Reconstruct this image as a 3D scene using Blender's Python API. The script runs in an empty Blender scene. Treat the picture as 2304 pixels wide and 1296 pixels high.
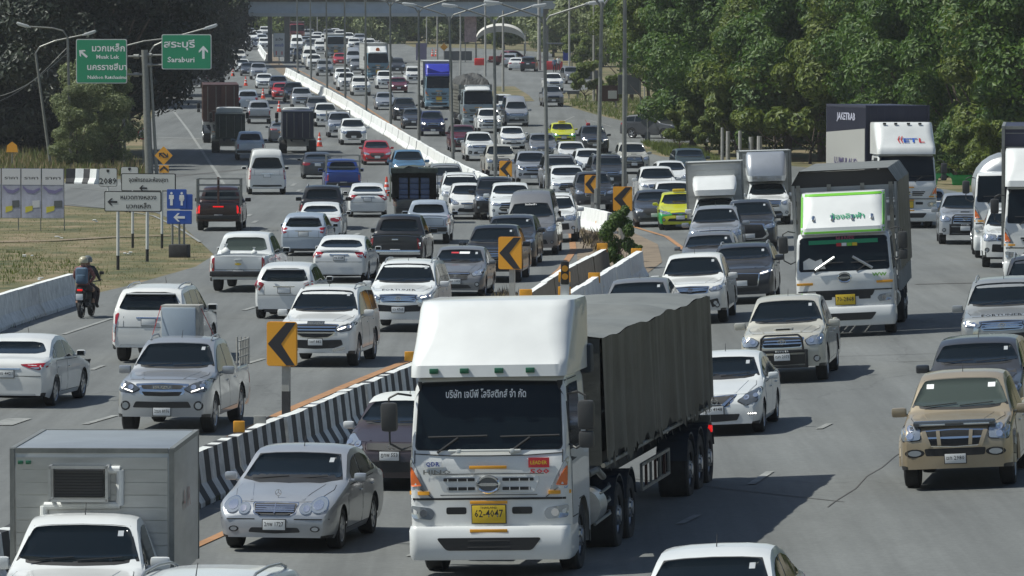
import bpy, bmesh, math, random
from mathutils import Vector, Matrix
from mathutils.bvhtree import BVHTree
from mathutils.geometry import delaunay_2d_cdt
random.seed(7)
PI = math.pi
sc = bpy.context.scene
C = sc.collection
F = 12500.0            # focal length in pixels of the 2304 px wide photograph
HC = 9.0               # height of the camera (footbridge) above datum
TH = math.atan(648 / F)
# ---------------------------------------------------------------- camera
cam = bpy.data.cameras.new('camera'); cam.sensor_width = 36; cam.lens = F / 2304 * 36
cam.clip_start = 1; cam.clip_end = 6000
co = bpy.data.objects.new('camera', cam); C.objects.link(co)
co.location = (0, 0, HC); co.rotation_euler = (PI/2 - TH, 0, 0); sc.camera = co
# ---------------------------------------------------------------- sky and sun
SUN = Vector((-0.575, 0.015, 0.815)).normalized()
w = bpy.data.worlds.new('World'); sc.world = w; w.use_nodes = True
nt = w.node_tree; bg = nt.nodes['Background']
sky = nt.nodes.new('ShaderNodeTexSky'); sky.sky_type = 'NISHITA'; sky.sun_disc = False
sky.sun_elevation = math.asin(SUN.z); sky.sun_rotation = math.atan2(SUN.x, SUN.y)
sky.air_density = 1.15; sky.dust_density = 0.7
nt.links.new(sky.outputs[0], bg.inputs[0]); bg.inputs[1].default_value = 0.078
sl = bpy.data.lights.new('sun', 'SUN'); sl.energy = 4.8; sl.angle = math.radians(0.55); sl.color = (0.985, 0.985, 0.90)
so = bpy.data.objects.new('sun', sl); C.objects.link(so)
so.rotation_euler = SUN.to_track_quat('Z', 'Y').to_euler()
sc.view_settings.view_transform = 'Standard'; sc.view_settings.look = 'None'
sc.view_settings.gamma = 1; sc.view_settings.exposure = 0.06; sc.view_settings.use_curve_mapping = False
# ---------------------------------------------------------------- ground shape
def bank(x, y):
    f = 1 if y < 170 else (0 if y > 300 else (300 - y) / 130)
    return 0.05 * min(max(x, 0), 14) * f
def gz(x, y):
    a = -7.6 - 0.00808*y; b = -12.8 + 0.0072*y
    return HC + 0.5*(a + b + math.sqrt((a-b)**2 + 0.36)) - 0.02 + bank(x, y)
CT, ST = math.cos(TH), math.sin(TH)
def ray(px, py):
    u, v = (px - 1152)/F, (648 - py)/F
    return Vector((u, CT + v*ST, -ST + v*CT))
def at(px, py, dz=0.0):
    """ground point seen at a pixel of the photograph"""
    d = ray(px, py); lo, hi = 30.0, 2600.0
    t = lo
    while t < hi:
        if HC + t*d.z < gz(t*d.x, t*d.y): break
        t += 12
    a, b = t-12, t
    for _ in range(24):
        m = (a+b)/2
        if HC + m*d.z < gz(m*d.x, m*d.y): b = m
        else: a = m
    p = d * b
    return Vector((p.x, p.y, gz(p.x, p.y) + dz))
def atd(px, py, y):
    """point at depth y seen at a pixel"""
    d = ray(px, py); p = d * (y/d.y); p.z += HC
    return p
def gp(x, y, dz=0.0): return Vector((x, y, gz(x, y) + dz))
def head(y):
    T = [(60, 9), (95, 9), (130, 6.5), (180, 4.5), (215, 1.5), (240, -1.5), (280, -3.8), (3000, -4.3)]
    for (a, p), (b, q) in zip(T, T[1:]):
        if y <= b: return math.radians(p + (q-p)*max(0, (y-a))/(b-a))
    return 0
# ---------------------------------------------------------------- materials
def mat(name, col, rough=0.6, metal=0.0, **k):
    m = bpy.data.materials.new(name); m.use_nodes = True
    b = m.node_tree.nodes['Principled BSDF']
    b.inputs['Base Color'].default_value = (*col, 1); b.inputs['Roughness'].default_value = rough
    b.inputs['Metallic'].default_value = metal
    if 'coat' in k: b.inputs['Coat Weight'].default_value = k['coat']; b.inputs['Coat Roughness'].default_value = 0.05
    if 'emit' in k: b.inputs['Emission Color'].default_value = (*k.get('ecol', col), 1); b.inputs['Emission Strength'].default_value = k['emit']
    if 'alpha' in k: b.inputs['Alpha'].default_value = k['alpha']
    nz = k.get('noise')
    if nz:   # (scale, low factor, high factor[, bump])
        n = m.node_tree; tc = n.nodes.new('ShaderNodeTexCoord'); mp = n.nodes.new('ShaderNodeMapping')
        mp.inputs['Scale'].default_value = k.get('stretch', (1, 1, 1))
        no = n.nodes.new('ShaderNodeTexNoise'); no.inputs['Scale'].default_value = nz[0]; no.inputs['Detail'].default_value = 6; no.inputs['Roughness'].default_value = 0.65
        mr = n.nodes.new('ShaderNodeMapRange'); mr.inputs[1].default_value = 0.3; mr.inputs[2].default_value = 0.7
        mr.inputs[3].default_value = nz[1]; mr.inputs[4].default_value = nz[2]
        mx = n.nodes.new('ShaderNodeVectorMath'); mx.operation = 'SCALE'; mx.inputs[0].default_value = col
        n.links.new(tc.outputs['Object'], mp.inputs[0]); n.links.new(mp.outputs[0], no.inputs['Vector'])
        n.links.new(no.outputs[0], mr.inputs[0]); n.links.new(mr.outputs[0], mx.inputs['Scale']); n.links.new(mx.outputs[0], b.inputs['Base Color'])
        if len(nz) > 3:
            bp = n.nodes.new('ShaderNodeBump'); bp.inputs['Strength'].default_value = nz[3]; bp.inputs['Distance'].default_value = 0.05
            n.links.new(no.outputs[0], bp.inputs['Height']); n.links.new(bp.outputs[0], b.inputs['Normal'])
    return m
def paint_mat():
    m = mat('car_paint', (0.8, 0.8, 0.8), 0.36, 0, coat=0.7); n = m.node_tree; b = n.nodes['Principled BSDF']
    oi = n.nodes.new('ShaderNodeObjectInfo'); tc = n.nodes.new('ShaderNodeTexCoord')
    no = n.nodes.new('ShaderNodeTexNoise'); no.inputs['Scale'].default_value = 1.3; no.inputs['Detail'].default_value = 5
    mr = n.nodes.new('ShaderNodeMapRange'); mr.inputs[1].default_value = 0.35; mr.inputs[2].default_value = 0.7; mr.inputs[3].default_value = 1.0; mr.inputs[4].default_value = 0.86
    mx = n.nodes.new('ShaderNodeVectorMath'); mx.operation = 'SCALE'
    n.links.new(tc.outputs['Object'], no.inputs['Vector']); n.links.new(no.outputs[0], mr.inputs[0])
    n.links.new(oi.outputs['Color'], mx.inputs[0]); n.links.new(mr.outputs[0], mx.inputs['Scale'])
    n.links.new(mx.outputs[0], b.inputs['Base Color']); n.links.new(oi.outputs['Alpha'], b.inputs['Metallic'])
    return m
M = {}
M['paint'] = paint_mat()
M['glass'] = mat('tinted_glass', (0.006, 0.010, 0.013), 0.05, 0); M['glass'].node_tree.nodes['Principled BSDF'].inputs['IOR'].default_value = 1.36
M['glass2'] = mat('clear_glass', (0.055, 0.070, 0.060), 0.08, 0)
M['lens'] = mat('lamp_lens', (0.42, 0.46, 0.50), 0.10, 0.6, coat=1)
M['lamp'] = mat('reflector', (0.9, 0.9, 0.92), 0.08, 0.9, coat=1)
M['drl'] = mat('running_light', (1, 0.97, 0.9), 0.3, 0, emit=2.5)
M['darklens'] = mat('smoked_lens', (0.10, 0.11, 0.12), 0.1, 0.3, coat=1)
M['tail'] = mat('red_lens', (0.33, 0.012, 0.02), 0.15, 0, coat=1)
M['tailon'] = mat('red_lens_lit', (0.7, 0.01, 0.01), 0.2, 0, emit=0.9)
M['amber'] = mat('amber_lens', (0.75, 0.16, 0.03), 0.2, 0, coat=0.8)
M['green'] = mat('green_lens', (0.01, 0.12, 0.06), 0.25, 0, coat=0.5)
M['chrome'] = mat('chrome', (0.72, 0.74, 0.76), 0.12, 1.0)
M['alu'] = mat('brushed_aluminium', (0.50, 0.51, 0.51), 0.38, 0.75, noise=(3, 0.85, 1.08), stretch=(0.4, 0.4, 2))
M['steel'] = mat('galvanised_steel', (0.25, 0.255, 0.24), 0.5, 0.5, noise=(5, 0.8, 1.1))
M['black'] = mat('black_plastic', (0.018, 0.018, 0.019), 0.5)
M['seam'] = mat('panel_gap', (0.03, 0.03, 0.032), 0.8)
M['grey'] = mat('grey_plastic', (0.045, 0.045, 0.045), 0.5)
M['sticker'] = mat('paper_sticker', (0.40, 0.42, 0.44), 0.6)
M['tyre'] = mat('tyre_rubber', (0.022, 0.022, 0.023), 0.85, noise=(6, 0.8, 1.5))
M['rim'] = mat('alloy_rim', (0.42, 0.43, 0.45), 0.3, 0.8)
M['plate'] = mat('plate_white', (0.72, 0.73, 0.73), 0.45)
M['plate_y'] = mat('plate_yellow', (0.72, 0.50, 0.03), 0.5)
M['ink'] = mat('black_print', (0.02, 0.02, 0.025), 0.6)
M['white'] = mat('white_paint', (0.68, 0.69, 0.66), 0.4, coat=0.3, noise=(2, 0.93, 1.02))
M['whitep'] = mat('white_print', (0.82, 0.82, 0.82), 0.6)
M['orange'] = mat('orange_reflective', (0.80, 0.36, 0.025), 0.45)
M['red'] = mat('red_print', (0.55, 0.03, 0.04), 0.5)
M['blue'] = mat('blue_print', (0.03, 0.06, 0.35), 0.5)
M['tarp'] = mat('dark_tarpaulin', (0.062, 0.065, 0.060), 0.5, noise=(1.4, 0.6, 1.35, 0.5)); M['tarptop'] = mat('dusty_sheen_tarpaulin', (0.165, 0.17, 0.16), 0.55, noise=(1.2, 0.8, 1.15, 0.25))  # tarptop: sheen on the tarp roofs painted in as a paler, dusty colour
M['tarpg'] = mat('green_tarpaulin', (0.05, 0.062, 0.050), 0.7, noise=(4, 0.6, 1.4, 0.4))
M['wood'] = mat('weathered_boards', (0.30, 0.29, 0.25), 0.7, noise=(4, 0.7, 1.1))
M['rust'] = mat('brown_container', (0.060, 0.022, 0.017), 0.6, noise=(3, 0.8, 1.15))
M['chassis'] = mat('chassis_blueblack', (0.02, 0.03, 0.045), 0.6)
M['conc'] = mat('concrete', (0.36, 0.355, 0.33), 0.85, noise=(2.5, 0.75, 1.1, 0.2))
M['bwhite'] = mat('barrier_white', (0.80, 0.81, 0.79), 0.75, noise=(1.7, 0.80, 1.03, 0.1))
M['bstripe'] = mat('scuffed_barrier_white', (0.72, 0.73, 0.71), 0.8, noise=(3.5, 0.62, 1.08, 0.15))
M['bblack'] = mat('barrier_black', (0.025, 0.025, 0.027), 0.75, noise=(3, 0.8, 1.8))
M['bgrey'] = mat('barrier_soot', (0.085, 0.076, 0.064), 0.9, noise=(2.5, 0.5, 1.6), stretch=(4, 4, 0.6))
M['signgreen'] = mat('sign_green', (0.008, 0.27, 0.13), 0.45)
M['signblue'] = mat('sign_blue', (0.02, 0.09, 0.42), 0.45)
M['signwhite'] = mat('sign_white', (0.60, 0.61, 0.60), 0.5)
M['signback'] = mat('sign_back', (0.12, 0.13, 0.14), 0.5, 0.3)
M['cone'] = mat('cone_red', (0.75, 0.07, 0.03), 0.5)
M['bark'] = mat('bark', (0.085, 0.065, 0.05), 0.9, noise=(6, 0.6, 1.3, 0.5))
# ---------------------------------------------------------------- mesh builder
class MB:
    def __init__(s): s.v = []; s.f = []; s.m = []
    def add(s, vs, fs, mi=0, mx=None):
        o = len(s.v)
        s.v += [tuple(mx @ Vector(v)) for v in vs] if mx else [tuple(v) for v in vs]
        s.f += [tuple(i+o for i in f) for f in fs]; s.m += [mi]*len(fs)
        return s
    def box(s, c, d, mi=0, mx=None):
        x, y, z = c; a, b, e = d[0]/2, d[1]/2, d[2]/2
        v = [(x+i*a, y+j*b, z+k*e) for i in (-1, 1) for j in (-1, 1) for k in (-1, 1)]
        return s.add(v, [(0,1,3,2),(4,6,7,5),(0,4,5,1),(2,3,7,6),(0,2,6,4),(1,5,7,3)], mi, mx)
    def rbox(s, c, d, r=0.03, mi=0, mx=None, seg=2):
        bm = bmesh.new(); bmesh.ops.create_cube(bm, size=1)
        for v in bm.verts: v.co = Vector((v.co.x*d[0]+c[0], v.co.y*d[1]+c[1], v.co.z*d[2]+c[2]))
        bmesh.ops.bevel(bm, geom=bm.edges[:], offset=min(r, min(d)*0.45), segments=seg, profile=0.6, affect='EDGES')
        bm.verts.index_update()
        s.add([v.co[:] for v in bm.verts], [[v.index for v in f.verts] for f in bm.faces], mi, mx); bm.free(); return s
    def cyl(s, p0, p1, r0, r1=None, n=10, mi=0, cap=True):
        r1 = r0 if r1 is None else r1
        p0, p1 = Vector(p0), Vector(p1); d = (p1-p0).normalized()
        a = d.orthogonal().normalized(); b = d.cross(a)
        v = []
        for p, r in ((p0, r0), (p1, r1)):
            for i in range(n):
                t = 2*PI*i/n; v.append(p + a*math.cos(t)*r + b*math.sin(t)*r)
        f = [(i, (i+1) % n, n+(i+1) % n, n+i) for i in range(n)]
        if cap: f += [tuple(range(n-1, -1, -1)), tuple(range(n, 2*n))]
        return s.add(v, f, mi)
    def tube(s, pts, r, n=6, mi=0):
        for a, b in zip(pts, pts[1:]): s.cyl(a, b, r, r, n, mi)
        return s
    def prism(s, poly, y0, y1, mi=0, mx=None):
        """(x,z) outline given thickness along y"""
        n = len(poly)
        v = [(x, y0, z) for x, z in poly] + [(x, y1, z) for x, z in poly]
        f = [tuple(range(n)), tuple(range(2*n-1, n-1, -1))] + [(i, i+n, (i+1) % n+n, (i+1) % n) for i in range(n)]
        return s.add(v, f, mi, mx)
    def mesh(s, name, mats, smooth=35):
        me = bpy.data.meshes.new(name); me.from_pydata(s.v, [], s.f)
        for m in (mats if isinstance(mats, (list, tuple)) else [mats]): me.materials.append(M[m] if isinstance(m, str) else m)
        me.polygons.foreach_set('material_index', s.m)
        if smooth:
            me.polygons.foreach_set('use_smooth', [True]*len(s.f)); me.update()
            me.set_sharp_from_angle(angle=math.radians(smooth))
        me.update(); return me
    def build(s, name, mats, parent=None, smooth=35, **k): return link(name, s.mesh(name, mats, smooth), parent, **k)
def link(name, data, parent=None, mx=None, col=None):
    o = bpy.data.objects.new(name, data); C.objects.link(o)
    if parent is not None: o.parent = parent
    if mx is not None: o.matrix_basis = mx
    if col: o.color = col
    return o
def empty(name, mx=None):
    o = bpy.data.objects.new(name, None); C.objects.link(o); o.empty_display_size = 0.3
    if mx is not None: o.matrix_basis = mx
    return o
def tag(o, label=None, cat=None, group=None, kind=None):
    if label: o['label'] = label
    if cat: o['category'] = cat
    if group: o['group'] = group
    if kind: o['kind'] = kind
    return o
def copy_tree(o, parent=None, col=None):
    c = o.copy(); C.objects.link(c)
    if parent is not None: c.parent = parent
    if col: c.color = col
    for ch in o.children: copy_tree(ch, c, col)
    return c
def frame_at(p, h, flip=False, lean=0.0):
    """matrix on the ground at p, local +Y pointing away from the camera along heading h"""
    e = 1.0; x, y = p[0], p[1]
    n = Vector((gz(x-e, y)-gz(x+e, y), gz(x, y-e)-gz(x, y+e), 2*e)).normalized()
    a = Vector((math.sin(h), math.cos(h), 0)) * (-1 if flip else 1)
    a = (a - n*a.dot(n)).normalized(); r = a.cross(n)
    m = Matrix((r, a, n)).transposed().to_4x4(); m.translation = Vector((x, y, p[2] if len(p) > 2 else gz(x, y)))
    return m
def T(x, y, z, rz=0, rx=0): return Matrix.Translation((x, y, z)) @ Matrix.Rotation(rz, 4, 'Z') @ Matrix.Rotation(rx, 4, 'X')
_tc = {}
def text_mesh(s, h, m='ink', w=None, bold=0.0, depth=0.002):
    """flat lettering facing -Y, centred, h = height of a capital; w = total width"""
    key = (s, h, m, w, bold)
    if key in _tc: return _tc[key]
    cu = bpy.data.curves.new('lettering', 'FONT'); cu.body = s; cu.align_x = 'CENTER'; cu.align_y = 'CENTER'; cu.resolution_u = 1
    cu.extrude = 0; cu.offset = bold
    o = bpy.data.objects.new('lettering', cu); me = bpy.data.meshes.new_from_object(o)
    bpy.data.objects.remove(o)
    xs = [v.co.x for v in me.vertices] or [0, 1]; ys = [v.co.y for v in me.vertices] or [0, 1]
    k = h/0.7; kx = k if w is None else w/(max(xs)-min(xs)); cx = (max(xs)+min(xs))/2; cy = (max(ys)+min(ys))/2
    for v in me.vertices: v.co = Vector(((v.co.x-cx)*kx, 0, (v.co.y-cy)*k))
    me.materials.clear(); me.materials.append(M[m]); me.name = 'lettering'; _tc[key] = me
    return me
# ---------------------------------------------------------------- surface patches that follow a body
def seg_poly(poly, res):
    out = []
    for i, a in enumerate(poly):
        b = poly[(i+1) % len(poly)]; n = max(1, int(math.hypot(a[0]-b[0], a[1]-b[1])/res))
        out += [(a[0]+(b[0]-a[0])*k/n, a[1]+(b[1]-a[1])*k/n) for k in range(n)]
    return out
def inside(p, poly):
    c = False; j = len(poly)-1
    for i in range(len(poly)):
        (xi, yi), (xj, yj) = poly[i], poly[j]
        if (yi > p[1]) != (yj > p[1]) and p[0] < (xj-xi)*(p[1]-yi)/(yj-yi)+xi: c = not c
        j = i
    return c
def rounded(poly, r):
    out = []; n = len(poly)
    for i in range(n):
        a, b, c = Vector(poly[i-1]), Vector(poly[i]), Vector(poly[(i+1) % n])
        u, v = a-b, c-b; d = min(r, u.length*0.45, v.length*0.45)
        p, q = b+u.normalized()*d, b+v.normalized()*d
        out += [tuple(p*(1-t)**2 + b*2*t*(1-t) + q*t*t) for t in (0, 0.33, 0.67, 1)]
    return out
AX = {'F': (Vector((0, 1, 0)), lambda p: Vector((p[0], -12, p[1]))), 'R': (Vector((0, -1, 0)), lambda p: Vector((p[0], 12, p[1]))),
      'L': (Vector((1, 0, 0)), lambda p: Vector((-6, p[0], p[1]))), 'S': (Vector((-1, 0, 0)), lambda p: Vector((6, p[0], p[1]))),
      'T': (Vector((0, 0, -1)), lambda p: Vector((p[0], p[1], 9)))}
def patch(mb, bvh, poly, ax, mi=0, off=0.006, th=0.012, res=0.1, rnd=0.0):
    if rnd: poly = rounded(poly, rnd)
    P = seg_poly(poly, res); n = len(P); pts = [Vector(p) for p in P]
    x0, x1 = min(p[0] for p in P), max(p[0] for p in P); y0, y1 = min(p[1] for p in P), max(p[1] for p in P)
    nx, ny = int((x1-x0)/res), int((y1-y0)/res)
    for i in range(1, nx):
        for j in range(1, ny):
            q = (x0+(x1-x0)*i/nx, y0+(y1-y0)*j/ny)
            if inside(q, poly) and min((q[0]-p[0])**2+(q[1]-p[1])**2 for p in P) > (res*0.35)**2: pts.append(Vector(q))
    vs, es, fs, *_ = delaunay_2d_cdt(pts, [(i, (i+1) % n) for i in range(n)], [], 1, 1e-5)
    d, org = AX[ax]; out = []; dep = []
    for p in vs:
        o = org(p); h = bvh.ray_cast(o, d)
        if h[0] is None:
            h2 = bvh.find_nearest(o + d*(10 if ax in 'FR' else 5)); q = o + d*((h2[0]-o).dot(d)); nn = -d; miss = True
        else: q, nn, miss = h[0], h[1], False
        if nn.dot(d) > 0: nn = -nn
        out.append((q + nn*off*0.7 - d*off*0.3, q - nn*th))
        dep.append(miss)
    k = len(out); fl = []
    for f in fs:
        if len(f) < 3: continue
        a, b, c = (out[f[0]][0], out[f[1]][0], out[f[2]][0])
        if (b-a).cross(c-a).dot(d) > 0: f = f[::-1]
        fl.append(tuple(f))
    ec = {}
    for f in fl:
        for i in range(len(f)):
            e = (f[i], f[(i+1) % len(f)]); ec[e] = ec.get(e, 0)+1
    sk = [(a, k+a, k+b, b)[::-1] for (a, b) in ec if (b, a) not in ec]
    mb.add([o[0] for o in out]+[o[1] for o in out], fl+[s for s in sk], mi)
    return mb
def mir(h): return h + [(-x, z) for x, z in reversed(h) if abs(x) > 1e-6]
def flipx(p): return [(-x, z) for x, z in reversed(p)]
def circ(x, z, r, rz=None, n=14): return [(x+r*math.cos(2*PI*i/n), z+(rz or r)*math.sin(2*PI*i/n)) for i in range(n)]
def rect(x0, z0, x1, z1): return [(x0, z0), (x1, z0), (x1, z1), (x0, z1)]
# ================================================================ vehicles
def lerpt(tab, t):
    if t <= tab[0][0]: return tab[0][1]
    for (a, p), (b, q) in zip(tab, tab[1:]):
        if t <= b: return p + (q-p)*(t-a)/(b-a)
    return tab[-1][1]
FW = [(0.15, .90), (0.28, .965), (0.42, .995), (0.55, 1.0), (0.7, .996), (0.85, .985), (1.0, .972), (1.2, .96)]
def shell(K):
    """lofted car or cab body; front at y=-L/2; returns mesh builder (0 paint, 1 black)"""
    L, W = K['L'], K['W']; prof = K['prof']; belt = K['belt']; ride = K.get('ride', 0.2); r = K['r']
    axles = K.get('axles', []); R = r + K.get('gap', 0.055); tum = K.get('tum', 0.30); bed = K.get('bed'); HS = K.get('hs', 1.0)
    sm = K.get('smooth', 0.05)
    def zt(t):
        s = 0
        e = min(sm, t*0.6+0.001, (L-t)*0.6+0.001)
        for k in (-1, -.5, 0, .5, 1): s += lerpt(prof, t+k*e)
        return s/5
    K['zt'] = zt
    st = {0.0, L, 0.012, L-0.012, 0.03, L-.03}
    st |= {round(p[0], 3) for p in prof}
    n = int(L/0.16)
    st |= {round(L*i/n, 3) for i in range(n+1)}
    for a in axles:
        st = {t for t in st if not (a-R-0.03 < t < a+R+0.03)}
        st |= {a+R*math.cos(PI*i/12) for i in range(13)} | {a-R-0.012, a+R+0.012}
    if bed: st |= {bed[0]-.02, bed[0], bed[1], bed[1]+.02}
    st = sorted(t for t in st if 0 <= t <= L)
    fr, rr = K.get('fr', 0.45), K.get('rr', 0.4); fa, ra = K.get('fa', 0.13), K.get('ra', 0.10)
    rings = []
    for t in st:
        pl = 1 - fa*max(0, 1-t/fr)**2.6 - ra*max(0, 1-(L-t)/rr)**2.6
        if t < 0.03: pl -= 0.018*(1-t/0.03)
        if L-t < 0.03: pl -= 0.018*(1-(L-t)/0.03)
        top = zt(t); b = lerpt(belt, t); sh = min(b, top-K.get('hr', 0.075))
        zb = ride + K.get('lipf', 0.04)*max(0, 1-t/0.5) + K.get('lipr', 0.08)*max(0, 1-(L-t)/0.5)
        for a in axles:
            if abs(t-a) <= R+1e-6: zb = min(r + math.sqrt(max(0, R*R-(t-a)**2)), sh-0.08)
        w2 = W/2*pl
        def fw(z): return w2*lerpt(FW, z/HS) if not K.get('slab') else w2
        ring = []
        for q in (0, .12, .35, .6, .85, 1.0):
            z = zb+(sh-zb)*q; ring.append((fw(z), z))
        g = top-sh; ws = fw(sh)
        if bed and bed[0] <= t <= bed[1]:
            fl = top-0.40
            ring += [(ws-.015, top-.02), (ws-.03, top), (ws-.075, top), (ws-.085, top-.03), (ws-.085, fl), (ws*.5, fl), (0, fl)]
        else:
            wt = ws-0.02-max(0, g-.08)*tum; rr_ = min(K.get('rroof', .09), g*.6); cr = K.get('crown', 0.028)
            ring += [(ws-.012, sh+min(.03, g*.25)), ((ws-.02+wt)/2, sh+g*.5 if g > .2 else sh+g*.5), (wt, top-rr_), (wt-.035, top-rr_*.3), (wt-.13, top), (wt*.5, top+cr*.75), (0, top+cr)]
        rings.append([(x, t-L/2, z) for x, z in ring])
    mb = MB(); V = []; n = len(rings[0]); m2 = 2*n-1
    for rg in rings: V += rg + [(-x, y, z) for x, y, z in reversed(rg[:-1])]
    Fc = []; MI = []
    clad = K.get('clad', 0)
    for i in range(len(rings)-1):
        for j in range(m2-1):
            a = i*m2+j; q = (a, a+1, a+1+m2, a+m2); Fc.append(q)
            zz = sum(V[k][2] for k in q)/4; tt = st[i]
            MI.append(1 if (zz < clad or (j in (0, m2-2) and (tt < .3 or tt > L-.3))) else 0)
    last = (len(rings)-1)*m2
    Fc.append(tuple(range(m2-1, -1, -1))); MI.append(0); Fc.append(tuple(range(last, last+m2))); MI.append(0)
    mb.v, mb.f, mb.m = V, [f[::-1] for f in Fc], MI
    # dark inner floor between the wheels
    if axles:
        tw = K.get('tw', 0.22)
        mb.rbox((0, 0, (ride+0.06+2*r+.05)/2), (W-2*tw-0.10, L-0.5, 2*r+.05-ride-0.06), 0.05, 1)
    return mb
def make_bvh(mb):
    return BVHTree.FromPolygons([Vector(v) for v in mb.v], [tuple(f) for f in mb.f])
def wheel(parent, x, y, r, tw, lod, truck=False, steel=False):
    sx = 1 if x > 0 else -1
    key = ('wheel', round(r, 2), round(tw, 2), sx, lod, truck)
    n = 28 if lod == 0 else 16
    def ringset(mb, prof, mi, nn=n):
        V = []
        for (xx, rad) in prof:
            V += [(sx*xx, rad*math.cos(2*PI*i/nn), rad*math.sin(2*PI*i/nn)) for i in range(nn)]
        Fs = []
        for k in range(len(prof)-1):
            for i in range(nn):
                q = (k*nn+i, k*nn+(i+1) % nn, (k+1)*nn+(i+1) % nn, (k+1)*nn+i)
                Fs.append(q if sx > 0 else q[::-1])
        mb.add(V, Fs, mi)
    h = tw/2
    if key not in _tc:
        ty = MB(); rw = r*(0.66 if not truck else 0.60)
        ringset(ty, [(-h, 0.02), (-h, r*.9), (-h+.03, r), (h-.03, r), (h, r*.93), (h+.004, rw+.03), (h-.01, rw), (h-.05, rw-.01)], 0)
        rm = MB()
        if truck:
            ringset(rm, [(h-.02, rw), (h-.10, rw*.9), (h-.12, rw*.55), (h-.01, rw*.5), (h+.01, rw*.33), (h+.03, rw*.3), (h+.035, 0.01)], 0)
            for i in range(8):
                a = 2*PI*i/8; rm.cyl((sx*(h-.10), rw*.42*math.cos(a), rw*.42*math.sin(a)), (sx*(h+.02), rw*.42*math.cos(a), rw*.42*math.sin(a)), .018, n=6, mi=0)
        else:
            ringset(rm, [(h-.005, rw), (h-.02, rw*.93), (h-.07, rw*.9)], 0)
            ringset(rm, [(h-.075, rw*.95), (h-.08, 0.01)], 1)
            for i in range(5 if lod else 7):
                k = 5 if lod else 7; a = 2*PI*i/k
                v = []
                for (rr, hw) in ((0.02, .035), (rw*.93, .028)):
                    for s in (-1, 1):
                        v += [(sx*(h-.015), rr*math.cos(a)-s*hw*math.sin(a), rr*math.sin(a)+s*hw*math.cos(a)), (sx*(h-.07), rr*math.cos(a)-s*hw*math.sin(a), rr*math.sin(a)+s*hw*math.cos(a))]
                rm.add(v, [(0, 2, 6, 4), (0, 4, 5, 1), (2, 3, 7, 6)], 0)
            rm.cyl((sx*(h-.07), 0, 0), (sx*(h-.008), 0, 0), rw*.24, rw*.2, 10, 0)
        if lod == 0:
            _tc[key] = (ty.mesh('tyre', ['tyre']), rm.mesh('rim', ['rim' if not steel else 'steel', 'black']))
        else:
            a = MB(); a.add(ty.v, ty.f, 0)
            o = len(a.v); a.v += rm.v; a.f += [tuple(i+o for i in f) for f in rm.f]; a.m += [m+1 for m in rm.m]
            _tc[key] = (a.mesh('wheel', ['tyre', 'rim', 'black']),)
    ms = _tc[key]
    mx = Matrix.Translation((x, y, r))
    if len(ms) == 1: return link('wheel', ms[0], parent, mx)
    wq = empty('wheel', mx); wq.parent = parent
    link('tyre', ms[0], wq); link('rim', ms[1], wq); return wq
def plate(parent, y, z, txt, x=0, back=False, m='plate', w=0.34, h=0.15, lod=0, ink='ink'):
    mb = MB(); mb.rbox((0, 0, 0), (w, 0.012, h), 0.008, 0); mb.box((0, .008, 0), (w+.025, .008, h+.025), 1)
    mx = T(x, y, z, PI if back else 0)
    o = mb.build('license_plate', [m, 'black'], parent, mx=mx)
    if txt and lod < 2: link('lettering', text_mesh(txt, h*0.42, ink, w*0.86, 0.01), o, T(0, -0.0085, 0.012))
    return o
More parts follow.
